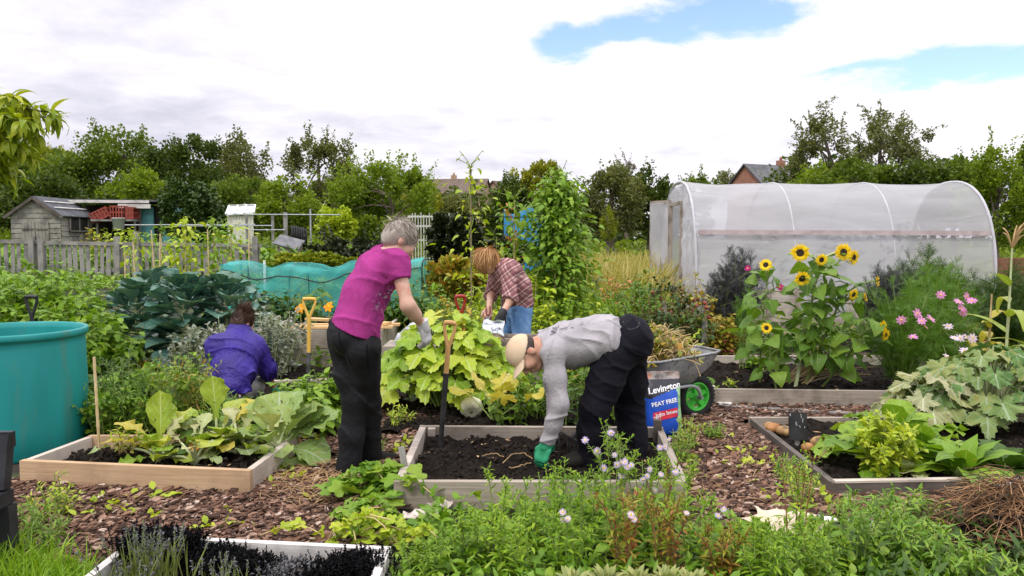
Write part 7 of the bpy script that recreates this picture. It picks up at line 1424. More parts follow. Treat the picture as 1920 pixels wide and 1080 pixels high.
# ---- lettuces of the gourd bed
rosette('mustard_plant', 'tall bright green mustard with rounded upright leaves beside the gourds', 'mustard', G(1625, 868, .06), T_CHARD, 26, .30, (.35, 1.4), 'lf_bright', 'pale_stem', 11, pet=.4, wide=1.25)
rosette('mustard_plant', 'lime green mustard plant with paddle leaves in the middle of the gourd bed', 'mustard', G(1725, 862, .06), T_CHARD, 22, .28, (.35, 1.35), 'lf_bright', 'pale_stem', 12, pet=.4, wide=1.25)
rosette('mustard_plant', 'bright mustard plant behind the bushy basil', 'mustard', G(1680, 838, .06), T_CHARD, 20, .30, (.6, 1.45), 'lf_bright', 'pale_stem', 13, pet=.5, wide=1.2)
stemmy('basil_plant', 'bushy lime green basil at the front of the gourd bed', 'basil', G(1655, 890, .06), .21, .36, 22, 26, T_OV, .075, 'lf_lime', seed=310, side=2)
rosette('red_cabbage', 'grey green round cabbage low beside the basil', 'cabbage', G(1690, 892, .06), T_CABB, 14, .15, (.2, 1.3), 'lf_silver', 'pale_stem', 14, wide=1.2)
rosette('horseradish_plant', 'horseradish with long dark green pointed leaves near the white scrap', 'horseradish', G(1800, 892, .06), T_COMF, 22, .40, (.35, 1.3), 'lf_bright', 'green_stem', 15, pet=.15)
rosette('horseradish_plant', 'horseradish with arching leaves at the edge of the picture', 'horseradish', G(1885, 885, .06), T_COMF, 20, .40, (.3, 1.25), 'lf_deep', 'green_stem', 16, pet=.15)
# ---- weeds by the boots
def creeper(label, pts, n, size, lm, seed, T=None):
    g = np.random.default_rng(seed); c = bez(pts, 20); o = thing('bramble', label, 'creeper', c[0]); st, lf = MB(), MB(); tube(st, c, .005, 5)
    for k in range(7): a = c[g.integers(20)]; e = a + g.normal(0, .16, 3) * (1, .7, 0) + (0, 0, g.uniform(.0, .14)); q = bez([a, (a + e) / 2 + (0, 0, .08), e], 7); tube(st, q, .0035, 4); leaves_on(lf, q, 9, T or T_IVY, size, g, .1, 1, .3, .2)
    t = g.random(n); p, tn = along(c, t); p = p + g.normal(0, .07, (n, 3)) * (1, 1, 0) + np.column_stack([np.zeros(n), np.zeros(n), g.uniform(0, .12, n)]); TT = T or T_IVY
    for i in range(len(TT)): scat(lf, TT[i], p[i::len(TT)], unit(g.normal(0, 1, (len(p[i::len(TT)]), 3)) * (1, 1, .2)), size * g.uniform(.6, 1.2, len(p[i::len(TT)])), up=unit(g.normal(0, .35, (len(p[i::len(TT)]), 3)) + (0, -.2, 1)))
    st.build('stem', 'dead_stem', o); lf.build('foliage', lm, o)
creeper('creeping squash vine with lobed leaves at the corner of the square bed', [G(770, 930, .04), G(715, 925, .05), G(670, 915, .05), G(625, 960, .02)], 60, .11, 'lf_herb', 1)
creeper('trailing weed with small lobed leaves on the chips before the square bed', [G(740, 985, .02), G(690, 985, .03), G(640, 1010, .02)], 50, .075, 'lf_bright', 2)
creeper('trailing weed along the white bed corner', [G(760, 1030, .02), G(700, 1010, .03), G(600, 1025, .02)], 46, .07, 'lf_lime', 3)
def straw_scraps():
    g = np.random.default_rng(9); m = MB(); N = 260
    for i in range(N):
        px = g.choice([g.normal(610, 45), g.uniform(480, 720), g.uniform(1150, 1500)], p=[.6, .25, .15]); py = g.normal(905, 22) if px < 750 else g.uniform(880, 950); p = G(px, py, .045) ; a = g.uniform(0, 3.1); L = g.uniform(.04, .16); e = p + (L * math.cos(a), L * math.sin(a), g.uniform(-.01, .02)); tube(m, bez([p, (p + e) / 2 + (0, 0, .015), e], 4), .0022, 3)
    tag(m.build('straw_scraps', 'straw'), 'dry straw and stalk scraps scattered on the chips', 'straw', kind='stuff')
straw_scraps()
# ---- foreground flower border
def aster(label, base, h, nst, nl, seed, fl=0, pm='pt_lilac', lm='lf_aster', sm='green_stem', rad=.12, size=.085, bud=True, Rr=.017):
    g = np.random.default_rng(seed + 50); base = np.asarray(base, float); o = thing('aster_plant', label, 'aster', base, 'michaelmas daisies of the front border'); st, lf, bd = MB(), MB(), MB(); tips = []
    for i in range(nst):
        az = i * GA + g.uniform(-.5, .5); rr = rad * math.sqrt((i + .5) / nst); hh = h * g.uniform(.72, 1.05); e = base + (rr * math.cos(az), rr * math.sin(az), hh); c = bez([base + (rr * .45 * math.cos(az), rr * .45 * math.sin(az), -.02), (base + e) / 2 + (g.normal(0, .012), g.normal(0, .012), 0), e], 10); tube(st, c, np.linspace(.0042, .0018, 10), 5); leaves_on(lf, c, nl, T_LA, size, g, .06, .98, .55, .55, .4)
        for k in range(6 if bud else 0):
            p = along(c, [g.uniform(.7, .97)])[0][0]; dd = unit((g.normal(0, .55), g.normal(0, .55), 1)); q = p + dd * h * g.uniform(.08, .2); tube(st, bez([p, (p + q) / 2 + (0, 0, .004), q], 4), .0014, 4); leaves_on(lf, np.array([p, (p + q) / 2, q]), 5, T_LA, size * .35, g, .2, 1, .7, .2); tips.append(q); lathe(lf, [(.0004, .009), (.0035, .006), (.004, 0), (.0015, -.005)], q, 6)
    st.build('stem', sm, o); lf.build('foliage', lm, o)
    if False: pass
    tips.sort(key=lambda t: t[1])
    for t in tips[:fl]:
        mp, mc = MB(), MB(); daisy(mp, mc, t + (0, -.004, .004), unit(g.normal(0, .35, 3) + (0, -.7, .6)), Rr * g.uniform(.8, 1.15), 15, .13, g, .2, .3); hd = mp.build('flower_head', pm, o); sub(mc, 'disc', 'yellow_disc', hd)
    return o
F_ = lambda px, py, d: np.array([P(px, py, d)[0], d, .0])
A_ = [(1150, 3.55, .58, 6, 30, 14, 'lf_aster', 'tall aster in bloom with lilac daisies before the man in the cap'), (1205, 3.65, .52, 6, 26, 9, 'lf_aster', 'aster with pale open sprays and a few daisies beside the tall one'), (1235, 3.5, .50, 4, 22, 3, 'lf_aster', 'aster with bare whitish buds before the corner post'), (1100, 3.6, .40, 5, 28, 0, 'lf_aster', 'aster not yet in flower before the green glove'), (1042, 3.75, .43, 4, 26, 0, 'lf_aster', 'slim aster rising over the front board below the green glove'), (1000, 3.6, .34, 5, 26, 0, 'lf_aster', 'leafy aster before the middle of the front board'), (930, 3.8, .36, 3, 22, 0, 'lf_aster', 'narrow aster spire against the weathered front board'), (900, 3.45, .26, 6, 24, 0, 'lf_aster', 'low aster clump by the torn paper'), (960, 3.3, .26, 7, 24, 0, 'lf_aster', 'low dense aster clump near the bottom edge'), (850, 3.4, .22, 6, 22, 0, 'lf_herb', 'low aster clump beyond the white bed corner'), (1060, 3.3, .32, 7, 24, 4, 'lf_aster', 'aster clump with pale pink daisies low down'), (1170, 3.25, .38, 7, 26, 2, 'lf_redtip', 'aster clump with crimson tipped leaves over the sage'), (1250, 3.3, .36, 7, 26, 1, 'lf_redtip', 'reddish leaved aster clump beside the crimson one'), (1310, 3.4, .34, 6, 28, 2, 'lf_aster', 'green aster clump at the end of the square bed'), (1350, 3.25, .26, 6, 28, 0, 'lf_redtip', 'aster clump with orange withered leaves'), (1400, 3.35, .27, 6, 28, 0, 'lf_aster', 'upright aster clump before the cardboard'), (1455, 3.3, .24, 6, 26, 0, 'lf_aster', 'aster clump half covering the cardboard'), (1490, 3.55, .52, 4, 26, 0, 'lf_aster', 'tall thin aster spire in front of the gourd bed'), (1540, 3.3, .25, 6, 26, 0, 'lf_aster', 'aster clump beside the white paper'), (1600, 3.35, .30, 6, 26, 0, 'lf_herb', 'leafy aster clump towards the heap of roots'), (1430, 3.15, .26, 7, 24, 0, 'lf_aster', 'low aster clump at the bottom edge below the cardboard'), (1530, 3.15, .25, 7, 24, 0, 'lf_herb', 'low aster clump at the bottom edge below the white paper'), (1120, 3.9, .30, 5, 22, 0, 'lf_aster', 'aster tuft hugging the front board of the square bed'), (1275, 3.95, .36, 5, 24, 0, 'lf_aster', 'aster tuft at the far corner of the front board'), (790, 3.25, .18, 6, 22, 0, 'lf_bright', 'short aster tuft by the white corner post')]
for i, (px, d, h, ns, nl, fl, lm, l) in enumerate(A_): aster(l, F_(px, 1000, d), h, ns, nl, i, fl, lm=lm, pm='pt_pale' if i in (10, 11, 12) else 'pt_lilac', sm='red_stem' if lm == 'lf_redtip' or i in (2, 17) else 'green_stem')
cover('border_weeds', 'low green weeds carpeting the front border', 'weeds', np.concatenate([free_pts(750, -.5, 2.0, 2.95, 3.85, 11), free_pts(160, -.45, 1.0, 3.8, 4.15, 12)]), T_OV + T_LA, .065, 'lf_herb', 6, 7, .10)
cover('edge_weeds', 'low dark weeds spreading below the heap of roots', 'weeds', free_pts(420, 1.5, 3.2, 2.95, 3.9, 13), T_LA, .085, 'lf_deep', 6, 8, .12)
cover('left_weeds', 'yellow green weeds and moss beside the black seat', 'weeds', free_pts(230, -3.3, -1.95, 3.0, 4.3, 14, False, .6), T_OV, .055, 'lf_lime', 6, 9, .08)
for i, (px, d, h, l) in enumerate(((1680, 3.5, .26, 'dark nettle clump beside the heap of roots'), (1740, 3.35, .26, 'nettle clump below the heap of roots'), (1800, 3.2, .22, 'nettle clump at the bottom edge'), (1625, 3.9, .2, 'small nettle clump in front of the pale capping strip'), (1880, 3.1, .2, 'nettle clump at the bottom corner'), (1700, 3.95, .2, 'small nettle clump beside the dark front board'))):
    stemmy('nettle', l, 'nettle', F_(px, 1000, d), .2, h, 11, 16, T_LA, .08, 'lf_herb', seed=330 + i, side=1, group='nettles round the root heap')
for i, (px, d, h, l) in enumerate(((105, 4.0, .22, 'weed at the front of the tan bed corner'), (60, 3.75, .2, 'weed beside the black seat'), (90, 3.5, .2, 'weed over the grass tuft'), (1290, 5.3, .26, 'feathery weed below the compost sack'), (1270, 5.0, .22, 'weed at the side board of the square bed'), (1480, 4.6, .16, 'small weed on the chip path by the dark board'), (1500, 4.15, .3, 'weed at the near corner of the dark edged bed'), (1335, 5.6, .12, 'tiny weed on the chips by the barrow wheel'), (700, 5.1, .16, 'weed behind the boots on the path'), (752, 5.9, .2, 'weed beyond the corner of the square bed'))):
    stemmy('weed_plant', l, 'weed', F_(px, 1000, d) + (0, 0, .02), .12, h, 9, 13, T_LA, .06, ('lf_lime', 'lf_bright', 'lf_herb')[i % 3], seed=350 + i, side=1, group='weeds along the paths')
def sage(label, px, d, n, rad, h, seed): rosette('sage_plant', label, 'sage', F_(px, 1050, d) + (0, 0, h * .36), [leaf_T(ovate(.17), 5, .2, dd, .02, 2, 3, p) for dd, p in ((.2, 0), (.6, 1))], n, rad, (.0, 1.45), 'lf_sage', 'pale_stem', seed, 'sage clumps at the bottom edge', .5)
for i, (px, d, l) in enumerate(((1075, 3.03, 'pale sage clump at the bottom edge, first of the row'), (1135, 3.06, 'pale sage clump below the crimson tipped asters'), (1195, 3.04, 'pale sage clump in the middle of its row'), (1250, 3.05, 'pale sage clump with yellowing leaves'), (1300, 3.02, 'pale sage clump at the end of the row'))): sage(l, px, d, 80, .078, .22, 20 + i)
def lavender(label, base, n, h, seed, lm, fm, spread=.09):
    g = np.random.default_rng(seed); base = np.asarray(base, float); o = thing('lavender', label, 'lavender', base, 'lavender in the pale bed'); m = MB(); f = MB(); s = MB()
    az = g.uniform(0, 6.3, n); el = g.uniform(.0, .6, n); d = np.column_stack([np.sin(el) * np.cos(az), np.sin(el) * np.sin(az), np.cos(el)]); p = base + np.column_stack([g.normal(0, spread * .6, n), g.normal(0, spread * .5, n), np.zeros(n)]); L = h * g.uniform(.55, 1.05, n); k = n // 2
    scat(m, leaf_T(lambda t: .02 * (1 - t ** 2) + .002, 3, .2, .3, cross=2), p, d, L * .8, g.uniform(0, 6, n), up=(.2, .3, .1))
    for i in range(k):
        tip = p[i] + d[i] * L[i]; tube(m, [p[i], (p[i] + tip) / 2 + (0, 0, .01), tip], .0016, 3, 2, cap=False); q = 16; t = g.random(q); scat(m, T_OV[0], tip - d[i] * (t * .055)[:, None], unit(d[i] * .7 + g.normal(0, .6, (q, 3))), .013, mi=1)
    m.build('foliage', [lm, fm, 'green_stem' if lm == 'lf_lavender' else 'lav_black'], o)
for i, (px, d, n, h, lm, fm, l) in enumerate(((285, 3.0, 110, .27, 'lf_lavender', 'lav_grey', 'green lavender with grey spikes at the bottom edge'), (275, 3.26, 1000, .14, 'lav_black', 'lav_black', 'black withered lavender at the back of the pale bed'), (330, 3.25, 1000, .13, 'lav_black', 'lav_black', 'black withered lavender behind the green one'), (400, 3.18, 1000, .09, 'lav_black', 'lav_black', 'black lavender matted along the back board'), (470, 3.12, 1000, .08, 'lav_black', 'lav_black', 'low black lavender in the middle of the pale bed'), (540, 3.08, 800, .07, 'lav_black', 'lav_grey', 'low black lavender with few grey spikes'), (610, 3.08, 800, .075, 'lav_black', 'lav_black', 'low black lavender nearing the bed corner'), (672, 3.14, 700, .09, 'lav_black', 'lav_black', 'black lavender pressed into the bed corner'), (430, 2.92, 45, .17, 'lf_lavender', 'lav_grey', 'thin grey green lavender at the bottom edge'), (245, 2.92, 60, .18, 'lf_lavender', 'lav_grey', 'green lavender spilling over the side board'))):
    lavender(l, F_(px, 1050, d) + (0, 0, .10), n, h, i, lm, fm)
def tuft(label, base, h, n, seed, lm='lf_grass'):
    o = thing('grass_tuft', label, 'grass tuft', base, 'grass tufts at the bottom edge'); blades('foliage', None, None, [base], h, lm, n, seed, .09, lean=.55, o=o)
for i, (px, d, h) in enumerate(((20, 3.2, .22), (75, 3.15, .20), (-30, 3.3, .24), (115, 3.05, .17))): tuft(('thick bright grass tuft under the black seat', 'thick bright grass tuft beside the chip path', 'grass tuft behind the leg of the black seat', 'small grass tuft by the lavender bed')[i], F_(px, 1030, d), h, 420, 60 + i)
surf('sack_blue', (.012, .07, .46), (.02, .10, .56), 6, .32, bump=.25, bscale=24); surf('sack_black', (.012, .012, .018), (.03, .03, .04), 8, .35, bump=.3, bscale=20); surf('sack_green', (.25, .50, .22), (.38, .62, .36), 20, .4, c3=(.1, .3, .1), s3=30); surf('sack_top', (.10, .085, .08), (.42, .38, .36), 16, .5, c3=(.5, .22, .14), s3=14, bump=.5, bscale=30); surf('print_white', (.84, .84, .86), None, rough=.45); surf('print_red', (.62, .02, .05), (.70, .04, .07), 8, .45)
surf('bag_white', (.58, .62, .76), (.76, .78, .86), 12, .4, bump=.3, bscale=30); surf('bag_purple', (.10, .05, .16), (.42, .28, .24), 22, .45, c3=(.6, .55, .55), s3=26); surf('print_dark', (.05, .05, .12), None, rough=.5)
surf('gourd_orange', (.30, .12, .035), (.46, .23, .08), 12, .6, c3=(.3, .16, .06), s3=18)
surf('slate_black', (.008, .008, .009), (.03, .03, .033), 9, .6)
surf('card_pale', (.55, .47, .42), (.68, .60, .55), 8, .85, c3=(.38, .28, .24), s3=12)
surf('root_brown', (.22, .11, .05), (.40, .23, .11), 10, .85); surf('dark_board_flat', (.05, .032, .02), (.12, .075, .045), 10, .9)
woodm('rust_board', (.20, .09, .055), (.30, .15, .09))
# ------------------------------------------------------------------ garden tools
def fork(label, top, low, handle, shaft, name='garden_fork', w=.10, head=None, split=.46):
    """D-handled tool stuck in the soil: top = middle of the grip, low = point where it meets the soil"""
    top, low = np.asarray(top, float), np.asarray(low, float); o = thing(name, label, 'garden tool', low); ax = unit(low - top); L = np.linalg.norm(low - top); sd = unit(np.cross(ax, (0, 1, .0))); 
    m = MB(); a, b = top - sd * w / 2, top + sd * w / 2; tube(m, bez([a, top + (0, 0, .004), b], 9), .017, 10); g_ = m.build('grip', handle, o)
    m = MB(); y = top + ax * .15
    for s in (a, b): tube(m, bez([s, s + ax * .05 + (top - s) * .12, y + (s - top) * .2, y + ax * .03], 10), np.linspace(.011, .014, 10), 8)
    tube(m, [y, y + ax * (L * split - .15)], [.0175, .018], 10); m.build('handle', handle, o)
    m = MB(); s0 = y + ax * (L * split - .19); tube(m, [s0, s0 + ax * .05, low + ax * .0, low + ax * .06], [.021, .020, .017, .016], 10); m.build('shaft', shaft, o)
    m = MB(); bar = low + ax * .06; tube(m, [bar - sd * .09, bar + sd * .09], .010, 7)
    for k in (-.09, -.03, .03, .09): q = bar + sd * k; tube(m, [q, q + ax * .1, q + ax * .2], [.008, .007, .002], 6)
    m.build('tines', 'black_metal', o); return o
fork('digging fork with pale wooden handle and black shaft stuck in the square bed', P(844, 606, 5.22), G(826, 832, .09), 'ash_handle', 'black_metal', w=.075)
fork('digging fork with yellow varnished handle and grey shaft beside the kneeling person', P(580, 561, 7.1), G(578, 741, .05), 'yellow_handle', 'steel', w=.115, split=.60)
fork('digging fork with dark red grip and orange shaft standing behind the squash', P(863, 556, 6.75), P(868, 700, 6.85), 'red_handle', 'orange_shaft', w=.085, split=.28)
fork('black plastic handled spade standing behind the water butt', P(59, 557, 6.6), P(61, 690, 6.6), 'black_plastic', 'black_metal', 'spade', .095, split=.4)
def hand_fork():
    """fork pushed into the bed behind the leaning man, its handle hidden behind his leg"""
    a = P(1092, 798, 5.02); b = P(1072, 822, 4.92); o = thing('garden_fork', 'black steel fork head showing between the arm and the trousers', 'garden tool', b); m = MB(); ax = unit(b - a); sd = np.array([1., .1, -.1]); sd = unit(sd - ax * np.dot(sd, ax)); tube(m, bez([P(1140, 690, 5.25), P(1110, 760, 5.1), a, b], 12), .012, 8); m.build('shaft', 'black_metal', o); m = MB(); tube(m, bez([b - sd * .085 + ax * .03, b - sd * .075, b, b + sd * .075, b + sd * .085 + ax * .03], 12), .008, 7)
    for k in (-.083, -.028, .028, .083): q = b + sd * k + ax * (.0 if abs(k) < .05 else .02); tube(m, bez([q, q + (0, -.01, -.07), q + (0, -.0, -.16)], 6), np.linspace(.008, .004, 6), 6)
    m.build('tines', 'black_metal', o)
hand_fork()
def cane(label, p, h, lean=(0, 0, 0), r=.008, mat='bamboo'):
    p = np.asarray(p, float); m = MB(); q = p + np.asarray(lean, float) + (0, 0, h); n = 9; t = np.linspace(0, 1, n * 3); rr = r * (1 + .22 * ((np.arange(n * 3) % 3) == 0)); tube(m, (p - (0, 0, .05)) + (q - p + (0, 0, .05)) * t[:, None], rr, 7); return tag(m.build('cane', mat), label, 'cane', None)
cane('bamboo cane standing upright in the tan bed', G(187, 850, .1), .63, (-.015, 0, 0), .0085)
for i, (px, d, h, lx) in enumerate(((253, 13.8, 1.1, -.02), (296, 13.8, 1.25, .06), (291, 13.9, 1.3, -.05), (391, 14.0, 1.3, 0), (466, 14.2, 1.25, .02), (232, 13.5, .95, .03))): cane(('thin bamboo cane before the fence below the teal shed', 'bamboo cane leaning before the doorway of the teal shed', 'bamboo cane crossing another before the teal doorway', 'bamboo cane among the climbing beans', 'bamboo cane at the fence end', 'short bamboo cane before the pickets')[i], gz(px, d), h, (lx, 0, 0), .011)
cane('white marker stick beside the fence end', gz(496, 12.5), .95, r=.02, mat='white_paint')
m = MB(); tube(m, bez([P(880, 403, 9.28), P(960, 407, 9.5), P(1035, 405, 9.75)], 14), .006, 5); tag(m.build('string_line', 'rubber'), 'dark line strung between the bean poles', 'string')
# ------------------------------------------------------------------ wheelbarrow
def barrow():
    W0 = P(1303, 748, 6.35); o = thing('wheelbarrow', 'galvanised wheelbarrow with bright green wheel hub, full of pulled plants', 'wheelbarrow', (W0[0], W0[1], 0)); ax = unit((.42, -.90, 0)); fw = unit((.90, .42, 0)); up = np.array([0, 0, 1.]); c = np.array([W0[0], W0[1], .185])
    m = MB(); lathe(m, [(.118, -.032), (.135, -.042), (.16, -.044), (.178, -.028), (.184, 0), (.178, .028), (.16, .044), (.135, .042), (.118, .032)], c, 40, axis=ax)
    for k in range(36): a = k / 36 * 2 * math.pi; r_ = fw * math.cos(a) + up * math.sin(a); beam(m, c + r_ * .183 - ax * .028, c + r_ * .183 + ax * .028, .012, .010, up=r_)
    ty = m.build('tyre', 'rubber', o); m = MB(); lathe(m, [(.120, -.034), (.112, -.04), (.102, -.03), (.102, .03), (.112, .04), (.120, .034)], c, 36, axis=ax)
    for k in range(5): a = k / 5 * 2 * math.pi + .4; r_ = fw * math.cos(a) + up * math.sin(a); beam(m, c + r_ * .02, c + r_ * .105, .036, .05, up=ax)
    lathe(m, [(.001, .045), (.034, .045), (.036, -.045), (.001, -.045)], c, 16, axis=ax); m.build('wheel_rim', 'green_hub', o); m = MB(); tube(m, [c - ax * .10, c + ax * .10], .010, 8); lathe(m, [(.001, .058), (.02, .058), (.02, .045)], c, 12, axis=ax); m.build('axle', 'hub_grey', o)
    q = lambda a, b, h: c + fw * a + ax * b + up * (h - .185)
    m = MB(); rim = []; bot = []
    for b in np.linspace(-1, 1, 13): pass
    T = [(.13, .19, .575), (.13, -.19, .575), (-.64, -.28, .54), (-.64, .28, .54)]; Bt = [(-.08, .11, .33), (-.08, -.11, .33), (-.42, -.16, .30), (-.42, .16, .30)]
    def loop(K, n=7):
        out = []
        for i in range(4):
            a, b = np.array(K[i]), np.array(K[(i + 1) % 4])
            for t in np.linspace(.12, .88, n): out.append(a + (b - a) * t)
        return [q(*p) for p in out]
    rt, rb = loop(T), loop(Bt); n = len(rt); mid = [(a * .52 + b * .48) + unit((a - q(-.2, 0, .5)) * (1, 1, 0)) * .03 for a, b in zip(rt, rb)]; V = np.array(rt + mid + rb + [q(-.22, 0, .31)]); Fc = []
    for k in range(2):
        for i in range(n): Fc.append((k * n + i, k * n + (i + 1) % n, (k + 1) * n + (i + 1) % n, (k + 1) * n + i))
    for i in range(n): Fc.append((2 * n + i, 2 * n + (i + 1) % n, 3 * n))
    m.add(V, Fc, 0, True); tr = m.build('tray', 'zinc_tray', o); m = MB(); tube(m, rt + [rt[0]], .011, 7, cap=False); sub(m, 'rim', 'zinc_tray', tr)
    m = MB()
    for s in (-1, 1): tube(m, bez([q(.0, s * .085, .185), q(-.12, s * .13, .30), q(-.5, s * .2, .34), q(-1.15, s * .27, .62)], 14), .014, 8); tube(m, bez([q(-.42, s * .2, .33), q(-.55, s * .22, .1), q(-.62, s * .22, .01), q(-.44, s * .21, .02)], 9), .012, 7)
    m.build('frame', 'galvanised', o)
    for s in (-1, 1): m = MB(); tube(m, [q(-1.05, s * .262, .58), q(-1.2, s * .275, .645)], .019, 8); m.build('handle', 'rubber', o)
    g = np.random.default_rng(12); h = thing('plant_waste', 'heap of pulled brown and yellow stalks lying in the wheelbarrow', 'garden waste', q(-.3, 0, .4)); st, lf = MB(), MB()
    for i in range(300):
        a = np.array([g.normal(-.32, .14), g.normal(0, .10), 0]); z = .50 + .27 * math.exp(-((a[0] + .34) / .22) ** 2 - (a[1] / .18) ** 2) * g.random() ** .5; p = q(a[0], a[1], z); d = unit(g.normal(0, 1, 3) * (1, 1, .35)); L = g.uniform(.06, .22); e = p + d * L; e[2] = max(e[2], .42 if g.random() < .9 else .3); tube(st, bez([p, (p + e) / 2 + (0, 0, .05 * g.random()), e], 5), g.uniform(.002, .005), 4)
        if g.random() < .5: leaves_on(lf, np.array([p, (p + e) / 2, e]), 4, T_OV, .07, g, .1, 1, .3)
    st.build('stalks', 'dead_stem', h); lf.build('wilted_leaves', 'lf_autumn', h); lf = MB(); p = q(-.05, -.05, .60); scat(lf, T_CHARD[3], [p, p + (.01, 0, 0), p + (-.02, 0, 0)], [(.5, -.1, .8), (.9, -.3, .25), (.1, -.4, .6)], [.19, .14, .12]); lf.build('fresh_leaf', 'lf_lime', h)
barrow()
# ------------------------------------------------------------------ bags
def bag(name, label, cat, c, w, dp, h, rz, mats, lean=0.0, seed=0, crump=.012, pw=4.0):
    """plump plastic sack standing on c; returns root, mesh geometry"""
    g = np.random.default_rng(seed); o = thing(name, label, cat, c); nu, nv = 64, 40; u, v = np.meshgrid(np.linspace(0, 2 * math.pi, nu, endpoint=False), np.linspace(0, 1, nv), indexing='ij'); k = (1 - np.abs(2 * v - 1) ** 4) ; th = dp / 2 * (.25 + .75 * np.clip(1 - np.abs(2 * v - .85) ** 3.2, 0, 1)); wd = w / 2 * (1 - .07 * np.sin(v * math.pi) + .02 * np.sin(9 * v + u)); ex = 2 / pw
    x = wd * np.sign(np.cos(u)) * np.abs(np.cos(u)) ** ex; y = th * np.sign(np.sin(u)) * np.abs(np.sin(u)) ** ex; z = h * v; wv = crump * (np.sin(14 * v + 3 * np.cos(u)) * .6 + np.sin(31 * v + 9 * u) * .3 + np.sin(23 * x / w + 17 * v) * .5); y = y + np.sign(y) * wv; x = x + wv * .3; y = y + lean * v * h
    V = np.stack([x * math.cos(rz) - y * math.sin(rz), x * math.sin(rz) + y * math.cos(rz), z], -1).reshape(-1, 3) + c; i, j = np.meshgrid(np.arange(nu), np.arange(nv - 1), indexing='ij'); Fc = np.stack([i * nv + j, ((i + 1) % nu) * nv + j, ((i + 1) % nu) * nv + j + 1, i * nv + j + 1], -1).reshape(-1, 4); return o, V, Fc, (u, v, x, y, z)
def compost_sack():
    c = np.array([*P(1238, 700, 5.75)[:2], .0]); c[0] = P(1243, 760, 5.75)[0]; rz = R(8); o, V, Fc, (u, v, x, y, z) = bag('compost_sack', 'blue and black plastic compost sack with white lettering beside the barrow wheel', 'compost sack', c, .285, .20, .485, rz, None, .12, 3, .0022)
    fv = v[Fc // v.shape[1], Fc % v.shape[1]].mean(1) if False else v.reshape(-1)[Fc].mean(1); fx = x.reshape(-1)[Fc].mean(1); lim = .70 + .10 * fx / .14; rows = [fv < lim, (fv >= lim) & (fv < .90), fv >= .90]; side = fx > .095
    names = (('body', 'sack_blue', rows[0] & ~side), ('green_edge', 'sack_green', rows[0] & side), ('black_band', 'sack_black', rows[1]), ('torn_top', 'sack_top', rows[2]))
    for n, mt, k in names: m = MB(); m.add(V, Fc[k], 0, True); m.build(n, mt, o)
    bv = BVHTree.FromPolygons([tuple(p) for p in V], [tuple(f) for f in Fc]); X = np.array([math.cos(rz), math.sin(rz), .09]); U = np.array([0, .12, 1.]); F0 = lambda a, b: c + np.array([math.cos(rz), math.sin(rz), 0]) * a + np.array([0, -.16 + .12 * b, b])
    X2 = X + np.array([0, 0, .10])
    lettering('Levington', 'print_white', o, bv, F0(.014, .385), X2, U, .066, bold=.0014, shear=.15); lettering('PEAT FREE', 'print_white', o, bv, F0(.006, .280), X2, U, .043, bold=.0012)
    m = MB(); gx, gy = np.meshgrid(np.linspace(-.095, .095, 16), np.linspace(-.033, .033, 6), indexing='ij'); n = unit(np.cross(X2, U)); W_ = []
    for a, b in zip(gx.ravel(), gy.ravel()): p = F0(.012, .192) + unit(X2) * a + unit(U) * b; h_ = bv.ray_cast(Vector(p + n * .25), Vector(-n), .6); W_.append(np.array(h_[0]) + n * .0025 if h_[0] is not None else p)
    i, j = np.meshgrid(np.arange(15), np.arange(5), indexing='ij'); m.add(W_, np.stack([i * 6 + j, (i + 1) * 6 + j, (i + 1) * 6 + j + 1, i * 6 + j + 1], -1).reshape(-1, 4), 0, True); m.build('red_panel', 'print_red', o)
    lettering('John Innes', 'print_white', o, bv, F0(.018, .202), X2, U, .040, bold=.0008, off=.005); lettering('No 3', 'print_white', o, bv, F0(-.05, .174), X2, U, .026, bold=.0005, off=.005)
compost_sack()
def seed_bag():
    c = P(925, 640, 6.72); o, V, Fc, (u, v, x, y, z) = bag('feed_bag', 'small white and purple plastic bag leaning on the plank planter', 'bag', c, .20, .09, .155, R(14), None, .18, 5, .008); k = v.reshape(-1)[Fc].mean(1) + .6 * x.reshape(-1)[Fc].mean(1) / .1 * .3 < .45; m = MB(); m.add(V, Fc[~k], 0, True); m.build('body', 'bag_white', o); m = MB(); m.add(V, Fc[k], 0, True); m.build('printed_part', 'bag_purple', o)
    bv = BVHTree.FromPolygons([tuple(p) for p in V], [tuple(f) for f in Fc]); lettering('Supa', 'print_dark', o, bv, c + (.035, -.08, .118), (1, .2, .15), (0, .1, 1), .045, bold=.0004); lettering('Grow', 'print_white', o, bv, c + (.02, -.1, .04), (1, .2, .12), (0, .1, 1), .03) if False else None
    tp = MB(); cloth(tp, lambda a, b: tuple(c + np.array([-.09 + .19 * a, .028 + .03 * math.sin(7 * a) * b + .02, .15 + .03 * b + .008 * math.sin(11 * a)])), 16, 5); tp.build('bag_mouth', 'bag_white', o)
seed_bag()
def grey_sack():
    s = Sdf(); c = P(775, 636, 8.0); s.ell(c + (0, 0, .02), np.eye(3), (.16, .13, .13), .05); s.ell(c + (.08, 0, .08), np.eye(3), (.10, .10, .11), .05); s.ell(c + (-.1, 0, -.04), np.eye(3), (.12, .12, .09), .05); s.cone(c + (.1, 0, .14), c + (.16, 0, .20), .05, .03); s.noise = folds(.016, 26, (.6, .3, .8), 3); V, Fq = s.mesh(.011); m = MB(); m.add(V, Fq, 0, True); tag(m.build('plastic_sack', 'sack'), 'crumpled grey white plastic sack slumped behind the pale glove', 'sack')
    m = MB(); b = np.array([c[0], c[1], 0]); beam(m, b + (-.28, 0, .2), b + (.35, 0, .2), .5, .4); tag(m.build('plank_box', 'grey_board'), 'low grey plank box that carries the plastic sack', 'box')
grey_sack()
